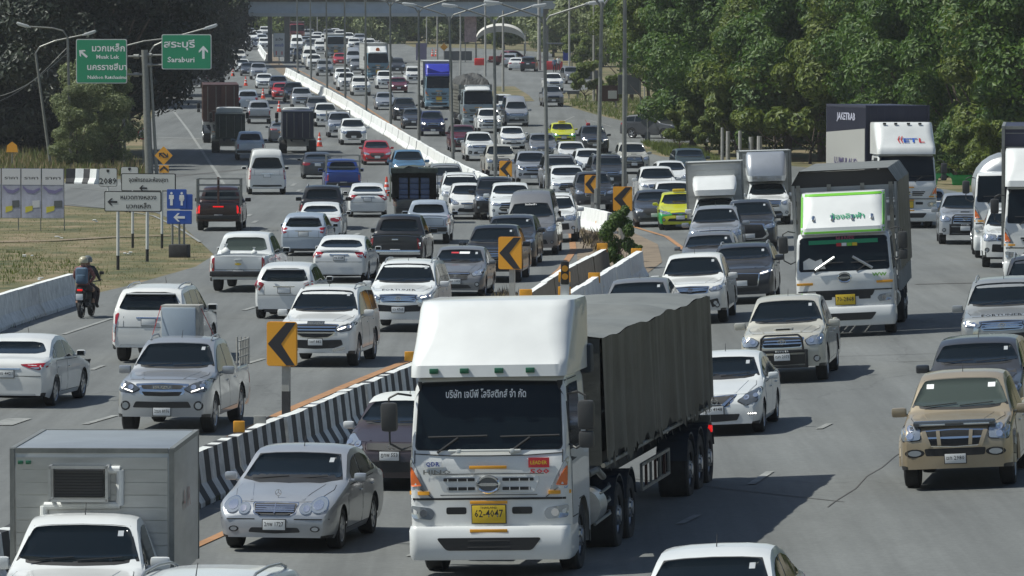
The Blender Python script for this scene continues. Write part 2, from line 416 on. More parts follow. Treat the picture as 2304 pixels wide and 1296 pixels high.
BASE = {
 'sedan': dict(L=4.45, W=1.73, prof=[(0, .58), (.05, .66), (.14, .73), (.35, .80), (1.2, .96), (1.32, .99), (1.98, 1.38), (2.3, 1.45), (2.75, 1.46), (3.2, 1.38), (3.85, 1.06), (3.95, 1.03), (4.3, 1.0), (4.42, .93), (4.45, .74)],
      belt=[(0, .62), (1.2, .91), (3.9, .97), (4.45, .95)], r=.31, axles=[.88, 3.48], ride=.19, win=[(1.45, 2.42), (2.49, 3.30), (3.36, 3.62)], rearglass=(3.2, 3.85), cowl=1.25, wtop=2.05,
      head=[(.40, .70), (.62, .755), (.80, .82), (.85, .80), (.82, .68), (.60, .63), (.42, .64)], grille=[(0, .70), (.37, .68), (.33, .61), (0, .60)], bars=(.66,),
      intake=[(0, .47), (.45, .47), (.52, .36), (0, .34)], fog=(.66, .42, .05), pf=.50, tail=[(.42, .90), (.84, .93), (.86, .80), (.66, .74), (.42, .80)], pr=.80, bumper_r=.30),
 'hatch': dict(L=3.95, W=1.69, prof=[(0, .60), (.05, .70), (.14, .78), (.85, .98), (.95, 1.02), (1.62, 1.43), (2.0, 1.51), (2.6, 1.52), (3.35, 1.45), (3.5, 1.40), (3.80, 1.02), (3.90, .92), (3.95, .6)],
      belt=[(0, .66), (.9, .92), (3.8, 1.02), (3.95, 1.0)], r=.30, axles=[.80, 3.26], ride=.19, win=[(1.15, 2.12), (2.19, 2.95), (3.02, 3.35)], rearglass=(3.5, 3.82), cowl=.92, wtop=1.7,
      head=[(.42, .74), (.60, .82), (.78, .93), (.83, .90), (.82, .72), (.62, .66), (.44, .67)], grille=[(0, .74), (.34, .72), (.30, .67), (0, .66)], bars=(.70,),
      intake=[(0, .50), (.40, .50), (.50, .34), (0, .32)], fog=(.64, .42, .05), pf=.55, tail=[(.56, 1.0), (.80, 1.02), (.84, .82), (.62, .74)], pr=.80, bumper_r=.28, fa=.16),
 'suv': dict(L=4.8, W=1.86, prof=[(0, .82), (.04, .96), (.1, 1.04), (.25, 1.09), (1.25, 1.18), (1.35, 1.21), (1.95, 1.67), (2.3, 1.79), (3.2, 1.81), (4.25, 1.76), (4.45, 1.69), (4.70, 1.22), (4.77, 1.1), (4.8, .7)],
      belt=[(0, .86), (1.25, 1.10), (4.7, 1.18), (4.8, 1.1)], r=.375, axles=[.90, 3.72], ride=.30, win=[(1.5, 2.55), (2.63, 3.45), (3.53, 4.25)], rearglass=(4.45, 4.70), cowl=1.3, wtop=2.0, tw=.25,
      head=[(.50, .93), (.72, .99), (.86, 1.06), (.90, 1.02), (.86, .88), (.66, .84), (.52, .86)], grille=[(0, .99), (.48, .97), (.42, .74), (0, .72)], bars=(.93, .87, .81),
      intake=[(0, .55), (.48, .55), (.58, .42), (0, .40)], fog=(.72, .50, .055), pf=.60, tail=[(.60, 1.16), (.88, 1.18), (.90, .92), (.72, .88)], pr=.92, bumper_r=.45, rails=1, tum=.26),
 'pickup': dict(L=5.3, W=1.85, prof=[(0, .82), (.04, .95), (.1, 1.03), (.25, 1.08), (1.2, 1.16), (1.3, 1.19), (1.92, 1.66), (2.25, 1.76), (2.9, 1.77), (3.35, 1.72), (3.45, 1.62), (3.66, 1.16), (3.72, 1.12), (5.24, 1.12), (5.29, 1.10), (5.3, .9)],
      belt=[(0, .86), (1.25, 1.08), (3.7, 1.10), (5.3, 1.08)], r=.385, axles=[.92, 4.05], ride=.32, win=[(1.48, 2.48), (2.55, 3.30)], rearglass=(3.45, 3.66), cowl=1.25, wtop=1.98, tw=.25, bed=(3.80, 5.22),
      head=[(.50, .92), (.72, .99), (.85, 1.05), (.895, 1.01), (.86, .86), (.66, .82), (.52, .84)], grille=[(0, 1.0), (.47, .98), (.40, .74), (0, .72)], bars=(.93, .86, .80),
      intake=[(0, .56), (.46, .56), (.56, .43), (0, .41)], fog=(.70, .50, .055), pf=.58, tail=[(.74, 1.05), (.90, 1.05), (.90, .72), (.76, .72)], pr=.60, bumper_r=.62, tum=.28),
 'van': dict(L=5.3, W=1.90, prof=[(0, .84), (.05, 1.0), (.15, 1.12), (.50, 1.24), (.6, 1.3), (1.25, 1.92), (1.6, 2.16), (2.0, 2.27), (4.9, 2.26), (5.12, 2.1), (5.24, 1.3), (5.28, 1.15), (5.3, .8)],
      belt=[(0, .90), (.5, 1.14), (5.3, 1.22)], r=.34, axles=[1.0, 4.1], ride=.24, win=[(.95, 1.75), (1.83, 3.2), (3.3, 4.7)], rearglass=(5.1, 5.24), cowl=.55, wtop=1.35, tum=.20, wst=1.86,
      head=[(.54, .96), (.72, 1.06), (.86, 1.14), (.92, 1.08), (.88, .88), (.60, .86)], grille=[(0, 1.0), (.52, .99), (.46, .82), (0, .80)], bars=(.93, .87),
      intake=[(0, .58), (.55, .58), (.62, .42), (0, .40)], fog=(.76, .48, .05), pf=.62, tail=[(.80, 1.45), (.93, 1.45), (.93, .85), (.82, .85)], pr=.95, bumper_r=.5),
}
def kind(base, **k):
    d = dict(BASE[base]); s = k.pop('scale', None)
    d.update(k); d['base'] = base
    return d
KD = {
 'sedan': kind('sedan'), 'hatch': kind('hatch'), 'suv': kind('suv'), 'pickup': kind('pickup'), 'van': kind('van'),
 'merc': kind('sedan', L=4.53, W=1.79, prof=[(0, .54), (.05, .62), (.14, .70), (.4, .80), (1.3, .95), (1.42, .98), (2.1, 1.36), (2.4, 1.42), (2.85, 1.43), (3.3, 1.35), (3.9, 1.04), (4.0, 1.0), (4.4, .96), (4.5, .88), (4.53, .7)],
      head=None, peanut=1, grille=[(0, .735), (.33, .725), (.30, .60), (.20, .575), (0, .57)], bars=(.70, .672, .644, .616), intake=[(0, .38), (.36, .38), (.40, .31), (0, .29)], fog=(.62, .36, .06, .035), ptxt='2กพ 1727', pf=.42, star=1, foglow=1, fa=.15),
 'ativ': kind('sedan', tail=[(.30, .92), (.84, .95), (.86, .86), (.70, .80), (.50, .84)], ptxt='ขจ 4421', bstrip=1, plr=.74, pr=.72),
 'vios': kind('sedan', tail=[(.48, 1.0), (.84, .98), (.86, .78), (.60, .84)], ptxt='กธ 3128', pr=.80, spoiler=1),
 'civic': kind('sedan', tail=[(.42, .98), (.84, 1.0), (.86, .76), (.74, .74), (.62, .86)], grille=[(0, .72), (.60, .74), (.55, .66), (0, .64)], spoiler=1),
 'attrage': kind('sedan', head=[(.48, .74), (.66, .82), (.82, .86), (.86, .82), (.80, .70), (.55, .66)], grille=[(0, .78), (.46, .76), (.36, .56), (0, .52)], bars=(.73,), intake=[(0, .40), (.40, .40), (.50, .30), (0, .29)], fog=(.66, .42, .06), strip=1, tri=1, ptxt='ขค 1093'),
 'almera': kind('sedan', head=[(.44, .66), (.60, .78), (.80, .86), (.84, .82), (.80, .64), (.60, .58)], grille=[(0, .74), (.40, .76), (.26, .57), (0, .55)], bars=(), vee=1, ringlogo=1, intake=[(0, .42), (.48, .42), (.42, .30), (0, .28)], fogled=1, ptxt='ฎว 4948', fog=None, pf=.50),
 'mazda': kind('sedan', L=4.4, head=[(.46, .70), (.66, .76), (.84, .80), (.86, .76), (.80, .66), (.52, .62)], grille=[(0, .74), (.40, .74), (.46, .62), (.30, .50), (0, .48)], bars=(), intake=[(0, .38), (.60, .38), (.55, .30), (0, .29)]),
 'swift': kind('hatch', L=3.85, head=[(.46, .72), (.58, .84), (.74, .94), (.80, .90), (.78, .72), (.60, .66)], grille=[(0, .80), (.42, .80), (.40, .70), (0, .68)], bars=(), logoS=1, ptxt='ฎกพ 553', intake=[(0, .50), (.46, .50), (.56, .34), (0, .32)], pf=.60),
 'yaris': kind('hatch', L=3.8, tail=[(.54, .98), (.78, 1.08), (.84, .90), (.68, .78)], wiper_r=1),
 'jazz': kind('hatch', L=3.9, tail=[(.58, 1.02), (.80, 1.04), (.83, .80), (.60, .84)], ptxt='ฉข 8126', wiper_r=1),
 'mux': kind('suv', ptxt='1ขฬ 882', head=[(.46, .88), (.62, .99), (.86, 1.05), (.89, 1.0), (.82, .88), (.60, .84)], grille=[(0, 1.02), (.52, 1.0), (.44, .80), (.30, .72), (0, .70)], bars=(.95, .885, .82), intake=[(0, .64), (.62, .66), (.66, .54), (.45, .46), (0, .44)], bigtext=('ISUZU', 1.04, .045, .34), drl=[(.52, .90), (.80, .99), (.82, .97), (.54, .88)], fog=None, chrlow=1),
 'fort': kind('suv', ptxt='ขว 4765', head=[(.46, .92), (.64, .97), (.88, 1.05), (.90, 1.02), (.80, .90), (.52, .86)], grille=[(0, 1.0), (.48, .98), (.42, .82), (0, .80)], bars=(.95, .90, .85), letters=('FORTUNER', 1.09, .045, .9), ell=.90, chrside=[(.50, .84), (.62, .88), (.66, .66), (.54, .70)], intake=[(0, .70), (.62, .74), (.58, .56), (0, .54)], clad=.44, drl=[(.60, .93), (.84, .98), (.84, .96), (.60, .91)]),
 'pajero': kind('suv', tail=[(.72, 1.20), (.90, 1.22), (.90, .55), (.82, .50), (.78, .90)], ptxt='', antenna=1, dsp=1, pr=.98),
 'corolla_cross': kind('suv', L=4.45, W=1.82, prof=[(0, .72), (.05, .88), (.12, .96), (.3, 1.01), (1.2, 1.10), (1.3, 1.13), (1.9, 1.53), (2.3, 1.61), (3.2, 1.61), (3.95, 1.54), (4.15, 1.46), (4.38, 1.1), (4.43, 1.0), (4.45, .6)], win=[(1.45, 2.4), (2.48, 3.3), (3.38, 3.9)], axles=[.9, 3.54], r=.34, ride=.24, rearglass=(4.15, 4.38), grille=[(0, .86), (.50, .84), (.44, .52), (0, .50)], bars=(), head=[(.50, .86), (.84, .98), (.88, .92), (.60, .80)], drl=[(.54, .86), (.86, .93), (.86, .91), (.54, .84)], fog=None, intake=[(0, .46), (.50, .46), (.52, .38), (0, .36)]),
 'dmax': kind('pickup', ptxt='2ฒจ 8976', head=[(.44, .90), (.60, 1.0), (.84, 1.07), (.89, 1.02), (.84, .86), (.58, .83)], hexchrome=1, grille=[(0, .99), (.42, .97), (.38, .90), (0, .89)], grille2=[(0, .84), (.40, .85), (.34, .77), (0, .76)], bars=(), intake=[(0, .65), (.52, .66), (.58, .54), (0, .53)], bigtext=('ISUZU', .935, .05, .34), fog=(.72, .58, .075), rails=1, pf=.46, drl=[(.58, .86), (.80, .93), (.80, .91), (.58, .84)], antenna=1),
 'dold': kind('pickup', ptxt='ฆก 2980', head=[(.56, .84), (.56, 1.02), (.70, 1.05), (.86, 1.04), (.885, .96), (.86, .82)], grille=[(0, .98), (.50, .96), (.42, .74), (0, .72)], bars=(.86,), visor=1, dold=1, fog=(.66, .62, .13, .055), intake=[(0, .69), (.50, .69), (.48, .57), (0, .56)], gl='glass2', rails=0, flare=1, sticker=2, pf=.52, wip=1, round2=1),
 'vigo': kind('pickup', ptxt='ฒท 2071', head=[(.50, .92), (.64, 1.0), (.86, 1.03), (.88, .96), (.84, .82), (.56, .82)], grille=[(0, .99), (.45, .97), (.40, .79), (0, .78)], bars=(.92, .86), ell=.90, scoop=1, intake=[(0, .62), (.55, .62), (.55, .42), (0, .40)], fog=(.74, .52, .06), bullbar=1, antenna=0),
 'revo': kind('pickup', ptxt='บล 5270', head=[(.50, .92), (.66, .99), (.87, 1.04), (.89, 1.0), (.80, .90), (.54, .87)], grille=[(0, 1.0), (.48, .98), (.42, .84), (0, .82)], bars=(.95, .90), ell=.91, intake=[(0, .62), (.38, .60), (.42, .46), (0, .45)], fogbox=1, antenna=1),
 'rocco': kind('pickup', grille=[(0, .98), (.44, .96), (.58, .62), (.44, .50), (0, .48)], bars=(), hexb=1, intake=[(0, .44), (.4, .44), (.4, .40), (0, .39)], fog=None),
 'chevy': kind('pickup', ptxt='ผว 1506', tail=[(.72, 1.08), (.90, 1.08), (.90, .62), (.74, .62)], bow=1, bmr=1, gl='glass2'),
 'revor': kind('pickup', tail=[(.73, 1.05), (.90, 1.06), (.90, .70), (.78, .68)], ptxt='3ฒฉ 615', chrr=1),
 'pold': kind('pickup', W=1.72, prof=[(0, .72), (.04, .86), (.1, .94), (.25, .98), (1.2, 1.05), (1.3, 1.08), (1.85, 1.52), (2.1, 1.60), (2.7, 1.60), (2.95, 1.56), (3.02, 1.45), (3.16, 1.06), (3.2, 1.02), (5.05, 1.02), (5.1, 1.0), (5.1, .8)], L=5.1, belt=[(0, .76), (1.25, .98), (5.1, 1.0)], bed=(3.3, 5.0), win=[(1.45, 2.45), (2.5, 2.9)], rearglass=(3.02, 3.16), r=.34, axles=[.9, 3.9],
      head=[(.48, .80), (.66, .90), (.80, .90), (.83, .86), (.80, .74), (.52, .74)], grille=[(0, .90), (.42, .88), (.40, .70), (0, .68)], bars=(.82, .75), intake=[(0, .5), (.46, .5), (.5, .4), (0, .38)], pf=.5, fog=(.66, .45, .045)),
 'commuter': kind('van', ptxt='', top_text=1),
 'hiace_new': kind('van', W=1.95, tail=[(.80, 1.35), (.95, 1.35), (.95, .78), (.84, .78)]),
}
CATN = {'sedan': ('sedan', 'sedan'), 'hatch': ('hatchback', 'hatchback'), 'suv': ('suv', 'SUV'), 'pickup': ('pickup_truck', 'pickup truck'), 'van': ('passenger_van', 'van')}
PROTO = {}
def car_proto(kn, lod, lit=False, brake=False):
    key = (kn, lod, lit, brake)
    if key in PROTO: return PROTO[key]
    K = dict(KD[kn]); L, W = K['L'], K['W']; Y = lambda t: t-L/2
    mb = shell(K); bvh = make_bvh(mb); zt = K['zt']; bs = K['base']
    root = empty(CATN[bs][0])
    body = mb.build('body', ['paint', 'black'], root, smooth=40)
    gl = K.get('gl', 'glass'); tum = K.get('tum', .3)
    def part(name, polys, ax, mats, parent=root, **k):
        m = MB()
        for p in polys: patch(m, bvh, p, ax, **k)
        return m.build(name, mats, parent, smooth=180 if name in ('windshield', 'rear_window') else 50)
    def one(name, poly, ax, mm, parent=root, **k): return part(name, [poly], ax, [mm], parent, **k)
    tall = bs in ('suv', 'pickup', 'van')
    # windscreen and rear window
    zc = zt(K['cowl']+.12)+0.025; H = max(p[1] for p in K['prof']); ztw = K.get('wst', H-0.085)
    bw = W/2*0.955; wb = bw-0.10; wtp = bw-0.02-(H-lerpt(K['belt'], K['cowl'])-.08)*tum-0.085
    cs = .03 if bs != 'van' else 0
    wsp = [(0, zc-.01), (wb*.6, zc), (wb, zc+.04), (wtp, ztw-.02), (wtp*.6, ztw), (0, ztw+.008)]
    if lod < 2: one('windscreen_seal', mir([(x*1.02 if x else 0, z+(.012 if z > zc+.1 else -.035)) for x, z in wsp]), 'F', 'black', off=.003, res=.12)
    ws = one('windshield', mir(wsp), 'F', gl, off=.009, res=.10, rnd=.05)
    if lod == 0:
        m = MB(); patch(m, bvh, rect(wtp-.13, ztw-.12, wtp-.06, ztw-.06) if not K.get('sticker') else rect(-wtp+.04, ztw-.14, -wtp+.16, ztw-.07), 'F', 0, off=.012)
        if K.get('sticker'): patch(m, bvh, rect(wtp-.16, ztw-.14, wtp-.04, ztw-.07), 'F', 0, off=.012)
        m.build('tax_sticker', ['whitep' if K.get('sticker') else 'sticker'], ws)
        wi = MB()
        for sx in (-.35, .25): wi.tube([Vector((sx-.25, Y(K['cowl'])+.10, zc+.02)), Vector((sx+.30, Y(K['cowl'])+.15, zc+.06))], .009, 5)
        wi.build('wiper', ['black'], ws)
        if K.get('strip'):
            one('sun_strip', rect(-.28, ztw-.10, -.05, ztw-.06), 'F', 'red', ws, off=.013); one('sun_strip', rect(-.03, ztw-.11, .28, ztw-.05), 'F', 'whitep', ws, off=.013)
    rg = K['rearglass']; zr0 = zt(rg[1])+.05; zr1 = H-.12 if bs != 'pickup' else H-.14
    if bs == 'van': zr0 = 1.32; zr1 = 1.88
    rb = wb*.97 if not bs == 'pickup' else wb-.08
    rw_ = mir([(0, zr0), (rb*.7, zr0), (rb-.02, zr0+.04), (wtp-.03, zr1-.03), (wtp*.6, zr1), (0, zr1)])
    one('rear_window', rw_, 'R', gl if gl == 'glass' else 'glass2', off=.008, res=.12, rnd=.05)
    # side windows, one pane at a time
    for i, (a, b) in enumerate(K['win']):
        pts = []; n = 6
        lo = lambda t: lerpt(K['belt'], t)+.045; hi = lambda t: min(zt(t), H)-.115
        ts = [a+(b-a)*k/n for k in range(n+1)]
        ok = [t for t in ts if hi(t) > lo(t)+.03]
        if len(ok) < 2: continue
        p = [(Y(ok[0]), lo(ok[0])), (Y(ok[-1]), lo(ok[-1]))] + [(Y(t), hi(t)) for t in reversed(ok)]
        for ax in 'LS': one('side_window', p, ax, gl, off=.006, res=.14, rnd=.02)
    if lod < 2:   # doors: raised skins with a dark gap round them
        w = K['win']; dz = K.get('ride', .2)+.10
        for i, (a, b) in enumerate(w[:2]):
            a2 = max(a-.22, K['axles'][0]+K['r']+.12) if i == 0 else a-.02; b2 = b+.02 if i == 0 else min(b+.12, K['axles'][1]-K['r']*.2)
            cut = K['axles'][1]-K['r']-.10
            z1 = lerpt(K['belt'], a)+.01
            p = [(Y(a2), dz), (Y(min(b2, cut)), dz), (Y(b2), z1-.25 if b2 > cut else dz+.01), (Y(b2), z1), (Y(a2), z1-.02)]
            for ax in 'LS':
                one('door_gap', [(x+(.012 if k in (1, 2, 3) else -.012), z+(-.012 if k < 2 else .012)) for k, (x, z) in enumerate(p)], ax, 'seam', body, off=.002, res=.2)
                d = one('door', p, ax, 'paint', off=.006, res=.16)
                sx = -1 if ax == 'L' else 1
                hb = MB(); hx = bvh.ray_cast(Vector((sx*6, Y(b2-.16), z1-.14)), Vector((-sx, 0, 0)))[0]
                if hx is not None: hb.rbox((hx.x+sx*.02, Y(b2-.16), z1-.14), (.03, .17, .03), .012, 0); hb.build('door_handle', ['paint' if bs != 'pickup' else 'chrome'], d)
    if lod < 2:   # bonnet skin
        c = K['cowl']; w0, w1 = W/2*.70, W/2*.83; t0 = .16 if tall else .2
        pp = mir([(0, Y(t0)), (w0*.6, Y(t0+.01)), (w0, Y(t0+.06)), (w1, Y(c-.35)), (w1*.97, Y(c-.06)), (0, Y(c-.03))])
        one('bonnet_gap', [(x*1.012, y-.0) for x, y in pp], 'T', 'seam', body, off=.002, res=.2)
        one('bonnet', [(x, y) for x, y in pp], 'T', 'paint', off=.007, res=.16, rnd=.06)
        # creases
        rc = MB()
        for s in (-1, 1):
            rc = MB(); q = [(s*W/2*.42, Y(t0+.06)), (s*(W/2*.42+.035), Y(t0+.06)), (s*(W/2*.60+.03), Y(c-.1)), (s*W/2*.60, Y(c-.1))]
            patch(rc, bvh, q if s > 0 else q[::-1], 'T', 0, off=.014, res=.2); rc.build('bonnet_crease', ['paint'], body)
    # front face
    g = K['grille']
    if g:
        if K.get('hexb') or K.get('hexchrome'): one('grille_surround', mir([(x*1.12+.015 if x else 0, z+(.03 if z > .7 else -.03)) for x, z in (g if not K.get('hexchrome') else [(0, .99), (.46, .97), (.36, .76), (0, .75)])]), 'F', 'chrome', off=.008, rnd=.03)
        elif lod < 2 and K.get('chr', 1): one('grille_surround', mir([(x*1.06+.004 if x else 0, z+(.018 if k in (0, 1) else -.016)) for k, (x, z) in enumerate(g)]), 'F', 'chrome' if (tall or kn in ('merc', 'almera')) else 'paint', off=.008, rnd=.03)
        gr = one('grille', mir(g), 'F', 'black', off=.014, rnd=.03)
        if K.get('grille2'): one('grille', mir(K['grille2']), 'F', 'black', off=.014, rnd=.02)
        gw = max(x for x, z in g)
        for bz in K['bars']:
            one('grille_bar', rect(-gw*.90, bz-.009, gw*.90, bz+.009) if kn == 'merc' else rect(-gw*.93, bz-.014, gw*.93, bz+.014), 'F', 'chrome', gr, off=.024)
        if kn == 'merc': one('grille_bar', rect(-.008, .585, .008, .72), 'F', 'chrome', gr, off=.028)
    if K.get('head'):
        for s in (1, -1):
            p = K['head'] if s > 0 else flipx(K['head'])
            cx, cz = sum(q[0] for q in p)/len(p), sum(q[1] for q in p)/len(p)
            if lod < 2: one('headlight_rim', [(cx+(x-cx)*1.10, cz+(z-cz)*1.12) for x, z in p], 'F', 'seam', body, off=.006, rnd=.04)
            hl = one('headlight', p, 'F', 'lens' if kn not in ('almera', 'mux', 'dmax') else 'darklens', off=.012, rnd=.04, res=.06)
            if lod < 2 or lit:
                rr = .055 if bs != 'hatch' else .06
                if K.get('round2'):
                    for dz_ in (.055, -.055): one('lamp_bowl', circ(cx-.01*s, cz+dz_, .052), 'F', 'lamp', hl, off=.022)
                else:
                    one('lamp_bowl', circ(cx-.08*s, cz-.01, rr, rr*.8), 'F', 'drl' if lit else 'lamp', hl, off=.020)
                    one('lamp_bowl', circ(cx+.08*s, cz+.02, rr*.8, rr*.6), 'F', 'lamp', hl, off=.020)
            if K.get('drl') and lod < 2:
                q = K['drl'] if s > 0 else flipx(K['drl']); one('running_light', q, 'F', 'drl', hl, off=.026)
    if K.get('peanut'):
        for s in (1, -1):
            hl = part('headlight', [circ(s*.66, .70, .135, .115, 18), circ(s*.47, .655, .10, .085, 16)], 'F', ['chrome'], off=.010, res=.05)
            part('lens', [circ(s*.66, .70, .125, .106, 18), circ(s*.47, .655, .092, .078, 16)], 'F', ['lens'], hl, off=.018, res=.05)
            part('lamp_bowl', [circ(s*.65, .70, .075, .065), circ(s*.48, .655, .05, .045)], 'F', ['lamp'], hl, off=.024, res=.05)
            one('rub_strip', rect(min(s*.30, s*.82), .498, max(s*.30, s*.82), .515), 'F', 'seam', body, off=.008)
    if K.get('star'):
        st = MB()
        for i in range(16):
            a, b = 2*PI*i/16, 2*PI*(i+1)/16; st.cyl((.045*math.cos(a), 0, .045*math.sin(a)), (.045*math.cos(b), 0, .045*math.sin(b)), .005, n=4)
        for a in (PI/2, PI/2+2*PI/3, PI/2+4*PI/3): st.cyl((0, 0, 0), (.045*math.cos(a), 0, .045*math.sin(a)), .006, n=4)
        st.cyl((0, 0, -.09), (0, 0, -.04), .006, n=4)
        st.build('hood_star', ['chrome'], root, mx=T(0, Y(.32), zt(.32)+.11))
    it = K.get('intake')
    if it: one('bumper_intake', mir(it), 'F', 'black', off=.008, rnd=.03)
    if K.get('fog') and lod < 2:
        fx, fz, *fr = K['fog']
        for s in (1, -1):
            rx = fr[0]; rz = fr[1] if len(fr) > 1 else rx
            fo = one('fog_light', circ(s*fx, fz, rx*1.25, rz*1.25), 'F', 'black', off=.008)
            one('lens', circ(s*fx, fz, rx*.85, rz*.85), 'F', 'lens', fo, off=.016)
    if K.get('fogbox'):
        for s in (1, -1):
            q = [(.50, .64), (.72, .68), (.76, .50), (.56, .44)]; fo = one('fog_light', q if s > 0 else flipx(q), 'F', 'black', off=.008, rnd=.03); one('lens', circ(s*.65, .56, .05), 'F', 'lens', fo, off=.016)
    if K.get('fogled'):
        for s in (1, -1):
            fo = one('fog_light', circ(s*.70, .42, .09, .03), 'F', 'chrome', off=.010)
            part('running_light', [circ(s*(.64+.04*k), .42, .014, .014, 8) for k in range(4)], 'F', ['drl'], fo, off=.022)
    if K.get('chrlow'):
        for s in (1, -1):
            q = [(.40, .44), (.70, .50), (.70, .44), (.42, .38)]; one('bumper_trim', q if s > 0 else flipx(q), 'F', 'chrome', off=.012)
    if K.get('chrside'):
        for s in (1, -1): one('chrome_blade', K['chrside'] if s > 0 else flipx(K['chrside']), 'F', 'chrome', off=.016)
    def logo_text(txt, z, h, w, m='chrome', nm='badge', x=0):
        hh = bvh.ray_cast(Vector((x, -12, z)), Vector((0, 1, 0)))
        if hh[0] is not None: link(nm, text_mesh(txt, h, m, w, .02), root, T(x, hh[0].y-.03, z))
    if K.get('bigtext') and lod < 2: t_ = K['bigtext']; one('badge_bar', rect(-t_[3]*.6, t_[1]-.04, t_[3]*.6, t_[1]+.04), 'F', 'darklens', off=.016); logo_text(*t_)
    if K.get('letters') and lod < 2: t_ = K['letters']; link('badge_letters', text_mesh(t_[0], t_[2], 'ink', t_[3], .02), root, T(0, Y(.20), zt(.20)+.045))
    if K.get('ell') and lod < 2:
        e = K['ell']; m = MB(); hh = bvh.ray_cast(Vector((0, -12, e)), Vector((0, 1, 0)))[0].y-.035
        for (a, b, dz_) in ((.085, .055, 0), (.03, .052, 0), (.055, .022, .02)):
            for i in range(18):
                u, v = 2*PI*i/18, 2*PI*(i+1)/18; m.cyl((a*math.cos(u), hh, e+dz_+b*math.sin(u)), (a*math.cos(v), hh, e+dz_+b*math.sin(v)), .007, n=4)
        m.build('badge', ['chrome'], root)
    if K.get('ringlogo'):
        m = MB(); hh = bvh.ray_cast(Vector((0, -12, .665)), Vector((0, 1, 0)))[0].y-.03
        for i in range(18):
            u, v = 2*PI*i/18, 2*PI*(i+1)/18; m.cyl((.06*math.cos(u), hh, .665+.055*math.sin(u)), (.06*math.cos(v), hh, .665+.055*math.sin(v)), .010, n=4)
        m.box((0, hh-.008, .665), (.15, .01, .022)); m.build('badge', ['chrome'], root)
    if K.get('vee'):
        for s in (1, -1):
            q = [(.40, .75), (.36, .77), (.10, .57), (.18, .57)]; one('chrome_blade', q if s > 0 else flipx(q), 'F', 'chrome', off=.022)
    if K.get('tri'):
        m = MB(); hh = bvh.ray_cast(Vector((0, -12, .65)), Vector((0, 1, 0)))[0].y-.03
        for a in (90, 210, 330):
            a = math.radians(a); m.prism([(0, .65), (.025*math.cos(a-.5)*1.2, .65+.03*math.sin(a-.5)), (.055*math.cos(a), .65+.055*math.sin(a)), (.03*math.cos(a+.5), .65+.03*math.sin(a+.5))], hh-.006, hh)
        m.build('badge', ['chrome'], root)
    if K.get('logoS'):
        hh = bvh.ray_cast(Vector((0, -12, .74)), Vector((0, 1, 0)))[0].y-.03
        m = MB(); m.prism([(-.06, .76), (0, .80), (.06, .765), (.03, .755), (0, .77), (-.02, .755), (.06, .71), (0, .675), (-.06, .71), (-.03, .72), (0, .705), (.02, .718)], hh-.008, hh); m.build('badge', ['chrome'], root)
    if K.get('scoop'):
        m = MB(); m.rbox((0, Y(.62), zt(.62)+.035), (.40, .40, .07), .03); m.build('bonnet_scoop', ['paint'], root)
        m = MB(); m.box((0, Y(.415), zt(.62)+.035), (.30, .012, .035)); m.build('scoop_mouth', ['black'], root)
    if K.get('bullbar'):
        m = MB()
        m.rbox((0, Y(-.09), .70), (1.12, .06, .07), .03)
        for s in (1, -1): m.rbox((s*.52, Y(-.09), .54), (.07, .07, .38), .03); m.rbox((s*.52, Y(.0), .5), (.05, .2, .1), .02)
        m.rbox((0, Y(-.09), .37), (1.12, .06, .06), .025)
        m.tube([(-.46, Y(-.09), .70), (-.44, Y(-.10), .98), (-.36, Y(-.08), 1.05), (.36, Y(-.08), 1.05), (.44, Y(-.10), .98), (.46, Y(-.09), .70)], .022, 8)
        o = m.build('bull_bar', ['black'], root); link('lettering', text_mesh('TOYOTA', .04, 'whitep', .3, .02), o, T(0, Y(-.125), .70))
    if K.get('visor'):
        m = MB(); m.rbox((0, Y(.12), 1.09), (1.35, .16, .10), .04); m.build('bonnet_guard', ['darklens'], root)
        m = MB(); m.rbox((-.36, Y(.035), 1.075), (.42, .015, .03), .01); m.rbox((.36, Y(.035), 1.075), (.42, .015, .03), .01); m.build('bonnet_guard_trim', ['chrome'], root)
    if K.get('dold'):
        m = MB()
        for s in (1, -1):
            patch(m, bvh, [(s*.22, .74), (s*.28, .74), (s*.30, .97), (s*.24, .97)][::s], 'F', 0, off=.028)
            patch(m, bvh, [(s*.44, .70), (s*.54, .96), (s*.47, .97), (s*.38, .72)][::s], 'F', 0, off=.028)
        m.build('grille_frame', ['paint'], root)
    if K.get('flare'):
        m = MB()
        for a in K['axles']:
            for s in (1, -1):
                R = K['r']+.09
                for i in range(10):
                    u, v = PI*i/10, PI*(i+1)/10
                    m.cyl((s*(W/2-.015), Y(a)+R*math.cos(u), K['r']+R*math.sin(u)), (s*(W/2-.015), Y(a)+R*math.cos(v), K['r']+R*math.sin(v)), .055, n=6)
        m.build('wheel_flares', ['paint'], body)
    hf = bvh.ray_cast(Vector((0, -12, K['pf'])), Vector((0, 1, 0)))[0]
    plate(root, hf.y-.025-(.12 if K.get('bullbar') else 0), K['pf'], K.get('ptxt') if lod == 0 else None, lod=lod)
    # rear face
    for s in (1, -1):
        p = K['tail'] if s > 0 else flipx(K['tail'])
        tl = one('taillight', p, 'R', 'tail' if not brake else 'tailon', off=.010, rnd=.03, res=.07)
        if lod < 1:
            cx, cz = sum(q[0] for q in p)/len(p), sum(q[1] for q in p)/len(p)
            one('reverse_lens', [(cx+(x-cx)*.35, cz+(z-cz)*.3-.03) for x, z in p], 'R', 'lens', tl, off=.018)
    hr = bvh.ray_cast(Vector((0, 12, K['pr'])), Vector((0, -1, 0)))[0]
    plate(root, hr.y+.02, K['pr'], K.get('ptxt') if lod == 0 else None, back=True, lod=lod)
